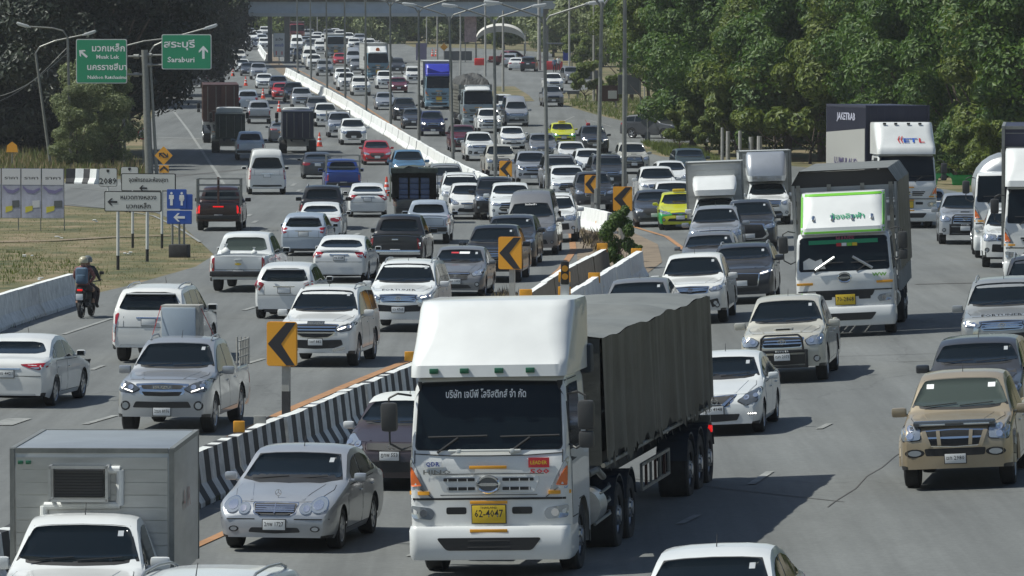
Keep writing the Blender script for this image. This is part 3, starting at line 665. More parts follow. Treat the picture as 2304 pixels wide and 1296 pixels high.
    if bs == 'pickup':
        m = MB(); zb = K['bumper_r']
        m.rbox((0, L/2+.06, zb-.05), (W-.12, .16, .17), .04, 0)
        m.box((0, L/2-.02, zb-.05), (.5, .1, .12), 1)
        m.build('rear_bumper', ['chrome' if K.get('chrr') else 'black', 'black'], root)
        if lod < 2:
            one('tailgate_gap', rect(-W/2+.19, zb+.08, W/2-.19, zt(L-.1)-.02), 'R', 'seam', body, off=.003)
            tg = one('tailgate', rect(-W/2+.20, zb+.09, W/2-.20, zt(L-.1)-.03), 'R', 'paint', off=.010, rnd=.03)
            m = MB(); m.rbox((0, L/2+.015, 1.0), (.22, .02, .05), .01); m.build('tailgate_handle', ['chrome' if K.get('chrr') else 'paint'], tg)
            if K.get('bow'):
                m = MB(); m.prism([(-.10, .02), (-.04, .02), (-.04, .035), (.04, .035), (.04, .02), (.10, .02), (.09, -.02), (.04, -.02), (.04, -.035), (-.04, -.035), (-.04, -.02), (-.09, -.02)], -.005, .005, 0, T(0, L/2+.022, .87)); m.build('badge', ['plate_y'], tg)
    else:
        z0 = K.get('bumper_r', .3)
        one('rear_skirt', mir([(0, z0-.0), (W/2*.72, z0), (W/2*.78, z0-.08), (0, z0-.10)]), 'R', 'black', off=.008, rnd=.02)
        if lod < 2:
            zz = {'sedan': .93, 'hatch': .92, 'suv': 1.12, 'van': 1.25}[bs]
            one('bumper_seam', rect(-W/2*.86, zz-.26, W/2*.86, zz-.248), 'R', 'seam', body, off=.004)
            if bs != 'sedan': one('hatch_seam', rect(-W/2*.66, zz-.25, -W/2*.65, zz), 'R', 'seam', body, off=.004); one('hatch_seam', rect(W/2*.65, zz-.25, W/2*.66, zz), 'R', 'seam', body, off=.004)
            one('plate_trim', rect(-.30, K['pr']+.09, .30, K['pr']+.12), 'R', 'chrome', off=.014)
    if K.get('wiper_r') and lod == 0:
        m = MB(); m.cyl((0, Y(rg[1])+.05, zr0+.02), (.36, Y(rg[1])+.02, zr0+.07), .01, n=5); m.build('rear_wiper', ['black'], root)
    if K.get('spoiler'):
        m = MB(); m.rbox((0, L/2-.14, zt(L-.2)+.04), (W*.72, .14, .025), .01); m.build('spoiler', ['paint'], root)
    if bs == 'suv' or bs == 'hatch':
        m = MB(); m.rbox((0, Y(rg[0])+.04, zt(rg[0])-.015), (wtp*1.9, .20, .035), .015); m.build('roof_spoiler', ['paint'], root)
    # roof rails, mirrors, antenna
    if K.get('rails') and lod < 2:
        for s in (1, -1):
            m = MB(); n = 6; t0, t1 = K['wtop']+.2, (rg[0]-.25)
            pts = [Vector((s*(wtp-.0), Y(t0+(t1-t0)*i/n), zt(t0+(t1-t0)*i/n)+.02+(.035 if 0 < i < n else -.01))) for i in range(n+1)]
            m.tube(pts, .018, 6); m.build('roof_rail', ['alu'], root)
    if lod < 2:
        m = MB(); m.cyl((0, Y(K['wtop']+.3), H), (0, Y(K['wtop']+.42), H+.16), .008, .004, 5); m.build('antenna', ['black'], root)
    zc2 = lerpt(K['belt'], K['cowl']+.4)
    for s in (1, -1):
        m = MB(); y = Y(K['cowl']+(.42 if bs != 'van' else .35)); big = 1.25 if tall else 1.0
        wa = W/2
        m.rbox((s*(wa+.11), y, zc2+.10), (.20*big, .10, .13*big), .045, 0); m.box((s*(wa+.11), y+.051, zc2+.10), (.15*big, .006, .09*big), 1)
        m.rbox((s*(wa-.01), y+.01, zc2+.05), (.10, .05, .05), .015, 0)
        m.build('side_mirror', ['paint' if K.get('mp', 1) else 'chrome', 'glass'], root)
    for a in K['axles']:
        for s in (1, -1): wheel(root, s*(W/2-.02-K.get('tw', .22)/2), Y(a), K['r'], K.get('tw', .22), 0 if lod == 0 else 1)
    PROTO[key] = root; root['_new'] = 1
    return root
PC = {'W': (.72, .73, .72, 0), 'S': (.43, .45, .48, .5), 'G': (.20, .205, .215, .3), 'D': (.055, .058, .065, .3), 'K': (.014, .015, .018, .1), 'N': (.012, .02, .09, .3), 'B': (.01, .05, .28, .2), 'LB': (.10, .22, .36, .3),
      'R': (.42, .008, .012, .1), 'DR': (.14, .006, .015, .3), 'Y': (.60, .62, .015, 0), 'C': (.56, .54, .47, .2), 'GO': (.40, .33, .23, .35), 'SB': (.46, .52, .60, .3), 'DG': (.04, .06, .055, .3), 'BR': (.06, .045, .05, .3), 'MR': (.035, .012, .013, .2), 'LG': (.33, .34, .34, .35)}
def var(b, **k):
    d = dict(KD[b]); d.update(k); return d
KD['suv2'] = var('suv', prof=[(0, .80), (.04, .90), (.12, .98), (.28, 1.03), (1.15, 1.14), (1.25, 1.18), (1.95, 1.62), (2.3, 1.70), (3.2, 1.71), (4.1, 1.64), (4.35, 1.55), (4.65, 1.15), (4.77, 1.02), (4.8, .7)], rearglass=(4.35, 4.65), W=1.82, ride=.26, r=.36, rails=0,
    head=[(.44, .90), (.66, .93), (.86, .98), (.88, .93), (.80, .84), (.50, .82)], grille=[(0, .94), (.40, .92), (.50, .70), (.40, .60), (0, .58)], bars=(.86, .78, .70), intake=[(0, .52), (.56, .54), (.50, .42), (0, .40)], fog=(.74, .62, .05), tail=[(.40, 1.08), (.88, 1.10), (.88, .98), (.42, .98)])
KD['suv3'] = var('suv', clad=.46, grille=[(0, 1.02), (.40, 1.0), (.44, .86), (0, .84)], bars=(.93,), head=[(.46, .86), (.50, 1.02), (.84, 1.06), (.89, .98), (.84, .84)], intake=[(0, .72), (.60, .74), (.62, .50), (0, .48)], fog=(.76, .56, .06), flare=1)
KD['pickup2'] = var('pickup', head=[(.54, .84), (.56, 1.01), (.80, 1.05), (.89, 1.0), (.88, .84)], grille=[(0, 1.02), (.50, 1.0), (.48, .78), (0, .76)], bars=(.89,), intake=[(0, .62), (.60, .62), (.52, .46), (0, .44)], rails=1)
KD['pickup3'] = var('pickup', head=[(.48, .94), (.70, 1.0), (.86, 1.03), (.88, .96), (.80, .90), (.52, .88)], grille=[(0, .98), (.44, .96), (.52, .74), (.40, .66), (0, .64)], bars=(.95, .72), drl=[(.54, .90), (.82, .95), (.82, .93), (.54, .88)], fog=(.72, .54, .04), clad=.42)
KD['sedan2'] = var('sedan', L=4.6, W=1.78, head=[(.46, .72), (.70, .80), (.84, .82), (.87, .76), (.76, .70), (.50, .64)], grille=[(0, .76), (.50, .74), (.44, .56), (0, .54)], bars=(.70, .64, .59), tail=[(.36, .96), (.84, .98), (.85, .88), (.40, .88)], intake=[(0, .44), (.62, .46), (.60, .34), (0, .32)],
    prof=[(0, .60), (.05, .68), (.14, .75), (.4, .83), (1.25, .97), (1.36, 1.0), (2.1, 1.39), (2.4, 1.45), (2.9, 1.45), (3.4, 1.35), (4.05, 1.06), (4.15, 1.04), (4.45, 1.02), (4.57, .94), (4.6, .74)], rearglass=(3.4, 4.05))
KD['sedan3'] = var('sedan', head=[(.44, .74), (.52, .82), (.76, .86), (.84, .80), (.80, .66), (.50, .64)], grille=[(0, .78), (.28, .76), (.30, .68), (0, .67)], bars=(), intake=[(0, .56), (.36, .56), (.46, .36), (0, .34)], fog=(.68, .44, .045))
KD['hatch2'] = var('hatch', head=[(.40, .78), (.62, .86), (.80, .92), (.82, .84), (.74, .74), (.46, .70)], grille=[(0, .80), (.38, .78), (.34, .72), (0, .71)], intake=[(0, .58), (.50, .58), (.56, .36), (0, .34)], rails=0, W=1.72)
VAR = {'suv': ['suv', 'suv2', 'suv3'], 'pickup': ['pickup', 'pickup2', 'pickup3'], 'sedan': ['sedan', 'sedan2', 'sedan3'], 'hatch': ['hatch', 'hatch2']}
def car(kn, cx, by, col, away, label, grp=None, dh=0.0, lit=False, brake=False):
    if kn in VAR and 'taxi' not in label and kn+str(cx) not in ('pickup765', 'pickup771', 'pickup495'): kn = VAR[kn][int(cx*7+by*3) % len(VAR[kn])]
    K = KD[kn]; p = at(cx, by); s = F/p.y
    lod = 0 if s > 64 else (1 if s > 27 else 2)
    pr = car_proto(kn, lod, lit, brake)
    h = head(p.y)+math.radians(dh)
    o = pr
    if not pr.get('_new'): o = copy_tree(pr)
    else: del pr['_new']
    c = PC[col]; rc_ = random.Random(hash((cx, by)) % 9973); kk = rc_.uniform(.88, 1.04); tt = rc_.uniform(-.015, .015); c = (c[0]*kk*(1+tt), c[1]*kk, c[2]*kk*(1-tt), c[3])
    def setc(q):
        q.color = c
        for ch in q.children: setc(ch)
    setc(o)
    off = (K['L']/2-K['axles'][0]) if not away else (K['axles'][-1]-K['L']/2)
    a = Vector((math.sin(h), math.cos(h), 0)); q = p + a*off
    # local -Y is the nose
    o.matrix_basis = frame_at(gp(q.x, q.y), h, flip=bool(away))
    nm, ct = CATN[K['base']]
    tag(o, label, ct, grp or (ct+'s driving away' if away else ct+'s facing the camera'))
    return o
# ================================================================ setting
def nodes_ground():
    m = mat('verge_ground', (.1, .1, .05), 0.95); n = m.node_tree; b = n.nodes['Principled BSDF']
    tc = n.nodes.new('ShaderNodeTexCoord')
    a = n.nodes.new('ShaderNodeTexNoise'); a.inputs['Scale'].default_value = .35; a.inputs['Detail'].default_value = 8; a.inputs['Roughness'].default_value = .7
    r = n.nodes.new('ShaderNodeValToRGB'); e = r.color_ramp.elements
    e[0].position = .36; e[0].color = (.045, .06, .02, 1); e[1].position = .62; e[1].color = (.22, .165, .10, 1)
    q = r.color_ramp.elements.new(.5); q.color = (.125, .11, .045, 1)
    n.links.new(tc.outputs['Object'], a.inputs['Vector']); n.links.new(a.outputs[0], r.inputs[0]); n.links.new(r.outputs[0], b.inputs['Base Color'])
    return m
def nodes_asphalt():
    m = mat('asphalt', (.12, .12, .12), 0.82); n = m.node_tree; b = n.nodes['Principled BSDF']
    tc = n.nodes.new('ShaderNodeTexCoord')
    def noise(s, st, d=5):
        mp = n.nodes.new('ShaderNodeMapping'); mp.inputs['Scale'].default_value = st
        mp.inputs['Rotation'].default_value = (0, 0, math.radians(7))
        a = n.nodes.new('ShaderNodeTexNoise'); a.inputs['Scale'].default_value = s; a.inputs['Detail'].default_value = d; a.inputs['Roughness'].default_value = .7
        n.links.new(tc.outputs['Object'], mp.inputs[0]); n.links.new(mp.outputs[0], a.inputs['Vector']); return a
    big = noise(.8, (1, .025, 1)); med = noise(.10, (1, .6, 1)); fine = noise(9, (1, 1, 1), 3)
    mr = lambda s, lo, hi, a=.35, c=.65: (lambda q: (n.links.new(s.outputs[0], q.inputs[0]), [q.inputs[i].__setattr__('default_value', v) for i, v in ((1, a), (2, c), (3, lo), (4, hi))], q)[2])(n.nodes.new('ShaderNodeMapRange'))
    x = mr(big, .76, 1.12); y = mr(med, .84, 1.10); z = mr(fine, .9, 1.1)
    m1 = n.nodes.new('ShaderNodeMath'); m1.operation = 'MULTIPLY'; m2 = n.nodes.new('ShaderNodeMath'); m2.operation = 'MULTIPLY'
    n.links.new(x.outputs[0], m1.inputs[0]); n.links.new(y.outputs[0], m1.inputs[1]); n.links.new(m1.outputs[0], m2.inputs[0]); n.links.new(z.outputs[0], m2.inputs[1])
    sc_ = n.nodes.new('ShaderNodeVectorMath'); sc_.operation = 'SCALE'; sc_.inputs[0].default_value = (.140, .1455, .142)
    n.links.new(m2.outputs[0], sc_.inputs['Scale'])
    # cracks
    mp = n.nodes.new('ShaderNodeMapping'); mp.inputs['Scale'].default_value = (1, .35, 1)
    nw = n.nodes.new('ShaderNodeTexNoise'); nw.inputs['Scale'].default_value = .8; nw.inputs['Detail'].default_value = 4
    ad = n.nodes.new('ShaderNodeVectorMath'); ad.operation = 'MULTIPLY_ADD'; ad.inputs[1].default_value = (1.6,)*3
    v = n.nodes.new('ShaderNodeTexVoronoi'); v.feature = 'DISTANCE_TO_EDGE'; v.inputs['Scale'].default_value = .085
    n.links.new(tc.outputs['Object'], mp.inputs[0]); n.links.new(mp.outputs[0], nw.inputs['Vector']); n.links.new(nw.outputs['Color'], ad.inputs[0]); n.links.new(mp.outputs[0], ad.inputs[2]); n.links.new(ad.outputs[0], v.inputs['Vector'])
    k = n.nodes.new('ShaderNodeMapRange'); k.inputs[1].default_value = 0; k.inputs[2].default_value = .004; k.inputs[3].default_value = .80; k.inputs[4].default_value = 1
    n.links.new(v.outputs[0], k.inputs[0])
    s2 = n.nodes.new('ShaderNodeVectorMath'); s2.operation = 'SCALE'
    n.links.new(sc_.outputs[0], s2.inputs[0]); n.links.new(k.outputs[0], s2.inputs['Scale']); n.links.new(s2.outputs[0], b.inputs['Base Color'])
    bp = n.nodes.new('ShaderNodeBump'); bp.inputs['Strength'].default_value = .3; bp.inputs['Distance'].default_value = .01
    n.links.new(fine.outputs[0], bp.inputs['Height']); n.links.new(bp.outputs[0], b.inputs['Normal'])
    return m
M['ground'] = nodes_ground(); M['asphalt'] = nodes_asphalt()
M['dirt'] = mat('median_dirt', (.20, .155, .11), .95, noise=(1.2, .6, 1.25))
M['lw'] = mat('worn_white_line', (.24, .245, .235), .8, noise=(2.5, .65, 1.3))
M['lo'] = mat('worn_orange_line', (.36, .185, .085), .8, noise=(2.0, .7, 1.15))
M['patch'] = mat('asphalt_patch', (.095, .093, .090), .85, noise=(2, .85, 1.1))
rows = []; y = 50.0
while y < 2600: rows.append(y); y += 5 if y < 420 else (10 if y < 800 else 60)
cols = [-500, -300, -200, -140, -100, -80, -64, -52, -44, -36, -30, -24, -18, -12, -8, -4, 0, 3.5, 7, 10.5, 14, 18, 24, 30, 38, 48, 60, 80, 110, 160, 240, 400, 600]
g = MB(); g.v = [(x, y, gz(x, y) - .02) for y in rows for x in cols]
nc = len(cols); g.f = [(j*nc+i, j*nc+i+1, (j+1)*nc+i+1, (j+1)*nc+i) for j in range(len(rows)-1) for i in range(nc-1)]; g.m = [0]*len(g.f)
tag(g.build('ground', ['ground'], smooth=180), kind='structure')
def xof(pts, y):
    return lerpt(pts, y)
def region(name, Lp, Rp, m, dz, y0=None, y1=None, top=None):
    def cv(P):
        q = sorted(((at(*p)[1], at(*p)[0]) for p in P)); return q
    Lw, Rw = cv(Lp), cv(Rp)
    a = y0 or max(Lw[0][0], Rw[0][0]); b = y1 or min(Lw[-1][0], Rw[-1][0])
    ys = sorted({a, b} | {r for r in rows if a < r < b} | {p[0] for p in Lw+Rw if a < p[0] < b})
    mb = MB()
    for y in ys:
        l, r = xof(Lw, y), xof(Rw, y); r = max(r, l)
        for x in (l, min(max(l, 0), r), min(max(l, 14), r), r): mb.v.append((x, y, gz(x, y)+dz))
    for j in range(len(ys)-1):
        for i in range(3):
            q = (j*4+i, j*4+i+1, (j+1)*4+i+1, (j+1)*4+i)
            if mb.v[q[0]] != mb.v[q[1]] or mb.v[q[2]] != mb.v[q[3]]: mb.f.append(q); mb.m.append(0)
    o = mb.build(name, [m], smooth=180); tag(o, kind='structure'); return o
RL = [(-600, 1700), (-200, 1000), (0, 737), (152, 685), (215, 660), (300, 640), (440, 600), (482, 574), (455, 548), (400, 500), (350, 478), (150, 462), (-500, 460), (-500, 412), (150, 411), (230, 407), (330, 396), (335, 345), (338, 300), (342, 250), (348, 200), (380, 160), (430, 130), (480, 100), (520, 85), (545, 66), (560, 50)]
RR = [(2600, 1700), (2700, 560), (2420, 520), (2260, 480), (2150, 430), (2000, 400), (1800, 375), (1620, 364), (1560, 358), (1490, 352), (1445, 340), (1440, 322), (1900, 316), (1900, 288), (1440, 282), (1400, 272), (1330, 255), (1265, 235), (1243, 212), (1330, 200), (1330, 165), (1250, 140), (1240, 118), (1060, 108), (930, 106), (900, 95), (860, 80), (830, 66), (800, 50)]
region('road', RL, RR, 'asphalt', 0.0, y0=55)
region('median_ground', [(1120, 790), (1175, 742), (1270, 672), (1300, 600), (1296, 540), (1262, 500), (1150, 462), (1060, 418), (985, 378), (880, 314), (770, 246), (640, 172), (612, 150), (585, 118)], [(1130, 800), (1265, 742), (1440, 628), (1490, 590), (1480, 550), (1400, 512), (1262, 470), (1110, 420), (1000, 365), (880, 290), (760, 214), (660, 160), (640, 148), (615, 118)], 'dirt', .012)
region('traffic_island', [(1090, 228), (1100, 215), (1118, 195)], [(1210, 236), (1190, 215), (1150, 190)], 'ground', .03)
def line(name, P, wd, m, dz=.016):
    pts = [at(*p) for p in P]; mb = MB(); out = []
    for a, b in zip(pts, pts[1:]):
        n = max(1, int((b-a).length/4))
        out += [a+(b-a)*k/n for k in range(n)]
    out.append(pts[-1])
    for i, p in enumerate(out):
        d = (out[min(i+1, len(out)-1)]-out[max(i-1, 0)]); d.z = 0; d.normalize(); nn = Vector((d.y, -d.x, 0))*wd/2
        for s in (-1, 1): q = p+nn*s; mb.v.append((q.x, q.y, gz(q.x, q.y)+dz))
    for i in range(len(out)-1): mb.f.append((2*i, 2*i+1, 2*i+3, 2*i+2)); mb.m.append(0)
    return tag(mb.build(name, [m], smooth=180), kind='structure')
line('edge_marking', [(660, 152), (740, 195), (820, 240), (880, 280), (940, 318), (1000, 355), (1060, 388), (1110, 412), (1232, 452), (1344, 487), (1430, 512), (1500, 533), (1537, 560), (1546, 600), (1536, 632), (1466, 690), (1391, 745), (1240, 825), (1102, 905), (760, 1080), (485, 1210), (440, 1230), (100, 1420)], .17, 'lo')
line('edge_marking', [(520, 985), (650, 923), (780, 868), (944, 802), (1040, 760), (1110, 718), (1200, 658), (1262, 606), (1290, 565), (1285, 520)], .24, 'lo')
line('lane_marking', [(392, 252), (425, 295), (455, 340), (485, 385), (520, 440), (540, 475)], .18, 'lw')
line('lane_marking', [(143, 753), (251, 717)], .13, 'lw')
line('lane_marking', [(345, 309), (452, 312)], .8, 'lw')
for a, b, wd in [((190, 956), (259, 936), .15), ((206, 833), (233, 823), .13), ((548, 699), (575, 691), .15), ((556, 819), (593, 808), .14), ((1690, 1091), (1733, 1062), .15), ((1843, 966), (1867, 954), .14), ((925, 1253), (1000, 1215), .16), ((1530, 1180), (1570, 1160), .14),
        ((0, 958), (44, 943), .5), ((657, 419), (664, 413), .2), ((669, 432), (676, 427), .2), ((685, 448), (692, 443), .2), ((545, 471), (553, 466), .2), ((557, 487), (565, 482), .2), ((569, 502), (578, 497), .2), ((780, 520), (789, 515), .2), ((798, 530), (808, 525), .2), ((618, 268), (622, 272), .2),
        ((1250, 282), (1292, 262), .15), ((1330, 272), (1375, 285), .12), ((1396, 295), (1460, 318), .12), ((1180, 227), (1225, 221), .15), ((1320, 1130), (1290, 1145), .12)]:
    line('lane_marking', [a, b], wd, 'lw')
for a, b, c, d in [(1180, 1015, 1290, 1300), (2010, 1000, 1830, 1296)]: pass
line('lane_marking', [(160, 422), (260, 432), (372, 455)], .12, 'lw')
line('lane_marking', [(150, 458), (250, 470), (345, 486), (400, 512), (450, 545)], .12, 'lw')
line('footpath', [(-40, 546), (120, 542), (260, 534), (400, 530)], .55, 'dirt', .03)
for P in ([(2042, 1008), (2010, 1030), (1985, 1052), (1950, 1072), (1925, 1100), (1880, 1128), (1862, 1142)], [(1330, 860), (1420, 905), (1500, 960)]): line('road_crack', P, .022, 'patch', .010)
# tarred joints and patches on the asphalt
for P, wd in [([(1290, 820), (2304, 790)], .05), ([(980, 1020), (1900, 1130)], .04), ([(2020, 815), (2240, 808)], .07), ([(2060, 640), (2230, 636)], .3), ([(340, 402), (560, 380)], .6), ([(1330, 700), (1260, 640)], .2)]:
    line('road_joint', P, wd, 'patch', .010)
# ---------------------------------------------------------------- barriers
JP = [(.30, 0), (.30, .08), (.15, .33), (.09, .85), (-.09, .85), (-.15, .33), (-.30, .08), (-.30, 0)]
def barrier(P, mats, label, blk=3.0, stripe=None, hs=1.0, facemat=None):
    """mats: [side, top, black]; one child per cast block"""
    pts = [at(*p) for p in P]; base = pts[0].copy(); root = empty('concrete_barrier', Matrix.Translation(base))
    tag(root, label, 'barrier')
    cum = [0]
    for a, b in zip(pts, pts[1:]): cum.append(cum[-1]+(b-a).length)
    def pos(s):
        for i in range(len(pts)-1):
            if s <= cum[i+1] or i == len(pts)-2:
                t = (s-cum[i])/(cum[i+1]-cum[i]); return pts[i]+(pts[i+1]-pts[i])*t
    tot = cum[-1]; n = int(tot/blk); step = stripe or blk
    for k in range(n):
        s0, s1 = k*tot/n+.02, (k+1)*tot/n-.02; mb = MB(); m = max(1, round((s1-s0)/step)); jit = random.uniform(-.03, .03)
        prev = None
        for i in range(m+1):
            p = pos(s0+(s1-s0)*i/m); d = (pos(min(s0+(s1-s0)*i/m+1, tot))-pos(max(s0+(s1-s0)*i/m-1, 0))); d.z = 0; d.normalize()
            r = Vector((d.y, -d.x, 0)); p = Vector((p.x+jit, p.y, gz(p.x, p.y)))-base
            ring = [p+r*x+Vector((0, 0, z*hs+(random.uniform(-.01, .01) if z > .8 else 0))) for x, z in JP]
            o = len(mb.v)
            if prev is not None:
                # separate verts per stripe so that colours meet cleanly
                mb.v += [tuple(v) for v in prev]+[tuple(v) for v in ring]
                for j in range(7):
                    mi = 1 if j == 3 else 0
                    if stripe: mi = 2 if (k*m+i) % 2 and j != 3 else (mi if (k*m+i) % 2 == 0 else (2 if random.random() < .35 else 1))
                    mb.f.append((o+j, o+j+1, o+8+j+1, o+8+j)); mb.m.append(mi)
                if i == 1: mb.f.append(tuple(o+q for q in range(7, -1, -1))); mb.m.append(0)
                if i == m: mb.f.append(tuple(o+8+q for q in range(8))); mb.m.append(0)
            prev = ring
        mb.f = [f[::-1] for f in mb.f]
        mb.build('barrier_block', mats, root, smooth=0)
    return root
barrier([(-120, 1385), (100, 1285), (445, 1128), (945, 900), (1120, 818)], ['bstripe', 'bstripe', 'bblack'], 'near median barrier painted in black and white zigzag stripes', blk=2.4, stripe=.48)
barrier([(1125, 815), (1265, 739), (1350, 684), (1405, 648), (1440, 624)], ['bwhite', 'bwhite', 'bblack'], 'right arm of the forked median barrier, clean white face', blk=2.8)
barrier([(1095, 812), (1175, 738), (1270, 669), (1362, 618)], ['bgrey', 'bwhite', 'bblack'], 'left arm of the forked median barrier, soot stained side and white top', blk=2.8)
barrier([(1372, 527), (1330, 516), (1286, 506), (1240, 490), (1180, 470), (1110, 440), (1050, 410), (985, 373), (940, 345), (880, 308), (830, 279), (770, 240), (700, 200), (645, 170)], ['bwhite', 'bwhite', 'bblack'], 'long white median barrier beside the lamp posts running into the distance', blk=3.0)
barrier([(601, 137), (592, 126), (585, 114)], ['bwhite', 'bwhite', 'bblack'], 'short white barrier beyond the foot of the footbridge pier', blk=3.0)
barrier([(-140, 790), (0, 737), (80, 710), (160, 684)], ['bstripe', 'bwhite', 'bblack'], 'white roadside wall behind the motorcycle at the left edge', blk=3.5, hs=1.05)
barrier([(150, 413), (185, 413), (222, 414)], ['bwhite', 'bwhite', 'bblack'], 'black and white kerb wall by the side road, right of the poster board', blk=1.9, stripe=.5, hs=.95)
def reflector(px, py, label, s=.3):
    """orange plate; px, py is its lower middle; stands on the barrier"""
    return px, py
def small_sign(px, py, w, h, y, label, name='reflector_plate', cat='reflector', m='orange', grp='orange reflectors on the median barriers'):
    b = atd(px, py, y); o = MB().rbox((0, 0, h/2), (w, .06, h), .015).build(name, [m], mx=Matrix.Translation(b)); tag(o, label, cat, grp); return o
for px, py, by, lb in [(1355, 568, 620, 'orange reflector at the far tip of the left forked barrier'), (1270, 635, 690, 'orange reflector midway on the left forked barrier, below the amber beacon'), (1183, 676, 740, 'orange reflector nearest the white truck roof on the left forked barrier'),
        (1432, 580, 625, 'orange reflector at the far tip of the right forked barrier'), (1337, 637, 690, 'orange reflector midway along the top of the right forked barrier'), (1270, 670, 735, 'orange reflector at the foot of the amber beacon post'),
        (538, 973, 1085, 'orange reflector on the striped barrier behind the silver sedan'), (921, 812, 905, 'orange reflector on the striped barrier beside the white truck cab')]:
    small_sign(px, py, .34 if by < 800 else .2, .30 if by < 800 else .2, at(px, by).y, lb)
for px, py, by, lb in [(1408, 615, 640, 'lower orange reflector on the white face near the bush'), (1352, 658, 683, 'lower orange reflector on the white face midway'), (1283, 492, 505, 'small orange reflector at the left of the white barrier by the van'), (1345, 508, 520, 'small orange reflector on the white barrier left of the bush')]:
    small_sign(px, py, .18, .2, at(px, by).y-.5, lb)
for px, py, by, lb in [(945, 330, 335, 'tiny orange reflector on the white barrier near the red car'), (1010, 365, 372, 'tiny orange reflector on the white barrier above the tarp truck'), (973, 345, 352, 'tiny orange reflector on the white barrier between two lamp posts')]:
    small_sign(px, py, .22, .25, at(px, by).y, lb)
o = MB().rbox((0, 0, 0), (.22, .03, .26), .01).cyl((0, 0, -.3), (0, 0, -.1), .02, n=6).build('tilted_plate', ['conc'], mx=Matrix.Translation(atd(585, 952, at(585, 1060).y)))
tag(o, 'grey back of a small tilted plate on the striped barrier', 'reflector')
# ---------------------------------------------------------------- posts, lamps, signs
def rootat(name, px, py, label, cat, grp=None):
    b = at(px, py); r = empty(name, Matrix.Translation(b)); tag(r, label, cat, grp)
    if name in ('route_sign', 'route_shield', 'toilet_sign', 'sign_gantry', 'warning_sign', 'poster_board') and px < 450: r.rotation_euler = (0, 0, math.radians(-11))
    return r, b, (lambda x, y, dy=0: atd(x, y, b.y+dy)-b)
def lamp_head(parent, p, d, m='steel'):
    d = Vector(d).normalized(); mb = MB(); q = Vector((0, 0, 1)).cross(d).normalized()
    R = Matrix((d, q, d.cross(q))).transposed().to_4x4(); R.translation = Vector(p)
    mb.rbox((.35, 0, .0), (.75, .26, .16), .06, 0); mb.rbox((.38, 0, -.07), (.5, .2, .08), .03, 1); mb.rbox((-.05, 0, 0), (.2, .1, .1), .03, 0)
    return mb.build('lamp_head', ['signwhite', 'plate'], parent, mx=R)
def median_lamp(px, py, top, label, lean=0):
    r, b, L = rootat('street_lamp', px, py, label, 'street lamp', 'double armed street lamps along the median')
    t = L(px+lean, top); mb = MB(); mb.cyl((0, 0, -.1), t, .105, .07, 10); mb.cyl((0, 0, -.1), (0, 0, .35), .22, n=8); mb.cyl((0, 0, .9), (0, 0, 1.5), .13, n=10)
    mb.build('pole', ['steel'], r)
    for s in (-1, 1):
        a = MB(); p0 = t-Vector((0, 0, .25)); p1 = t+Vector((s*.25, 0, .12)); p2 = t+Vector((s*2.1, 0, .72))
        a.tube([p0, p1, p2], .05, 6); a.build('arm', ['steel'], r); lamp_head(r, p2, (s, 0, .12))
for i, (px, py, top, ln) in enumerate([(670, 167, -20, -2), (700, 185, -18, -2), (736, 210, -16, -2), (777, 235, -10, -2), (824, 260, -2, -2), (879, 295, 8, -1), (943, 330, 22, -1), (1020, 377, 38, -9), (1115, 414, 44, -3), (1233, 462, 42, -9), (1344, 505, 5, 10), (1404, 530, -30, 2)]):
    nm = ['beside the white sign at the bridge pier', 'second beyond the blue painted truck row', 'third from the bridge pier', 'fourth from the bridge pier', 'left of the red car in the right lanes', 'behind the black pickup', 'crossing the blue painted box truck', 'left of the caged truck with dark load', 'in front of the silver pickup with a chevron beside it', 'right of the silver hatchback row, before the grey van', 'between two orange chevrons', 'nearest, rising behind the rightmost chevron']
    median_lamp(px, py, top, 'tall double armed lamp post ' + nm[i], ln)
def side_lamp(px, py, tx, ty, hx, hy, label, rad=.10):
    r, b, L = rootat('street_lamp', px, py, label, 'street lamp', 'single armed street lamps at the left verge')
    t = L(tx, ty); MB().cyl((0, 0, -.1), t, rad, rad*.7, 10).build('pole', ['steel'], r)
    h = L(hx, hy); a = MB(); s = 1 if hx > tx else -1
    a.tube([t, t+Vector((s*.25, 0, .38)), t+(h-t)*.4+Vector((0, 0, .3)), h], .05, 6); a.build('arm', ['steel'], r); lamp_head(r, h, (s, 0, .32))
side_lamp(115, 377, 80, 120, 190, 78, 'leaning grey lamp post at the far left, lamp over the green sign')
side_lamp(160, 384, 152, 84, 64, 60, 'upright lamp post left of the green signs with its lamp pointing left')
side_lamp(282, 380, 272, 118, 398, 84, 'lamp post in front of the first green sign with a long arm to the right')
side_lamp(353, 392, 337, 118, 462, 64, 'lamp post right of the sign gantry, longest arm crossing the Saraburi sign')
def board(parent, L, x0, y0, x1, y1, dy, m='signgreen', edge='signwhite', name='sign_panel', mats=None, rim=.05, r=.12):
    a, b = L(x0, y1, dy), L(x1, y0, dy); cx, cz = (a.x+b.x)/2, (a.z+b.z)/2; w, h = b.x-a.x, b.z-a.z
    mb = MB(); mb.prism(rounded([(-w/2, -h/2), (w/2, -h/2), (w/2, h/2), (-w/2, h/2)], r), 0, .05, 1)
    mb.prism(rounded([(-w/2+rim, -h/2+rim), (w/2-rim, -h/2+rim), (w/2-rim, h/2-rim), (-w/2+rim, h/2-rim)], r*.8), -.006, .0, 0)
    mx = T(cx, a.y, cz); o = mb.build(name, [m, edge], parent, smooth=0, mx=mx); return o, w, h
def word(parent, s, x, z, h, m='whitep', w=None, bold=.02): return link('lettering', text_mesh(s, h, m, w, bold), parent, T(x, -.012, z))
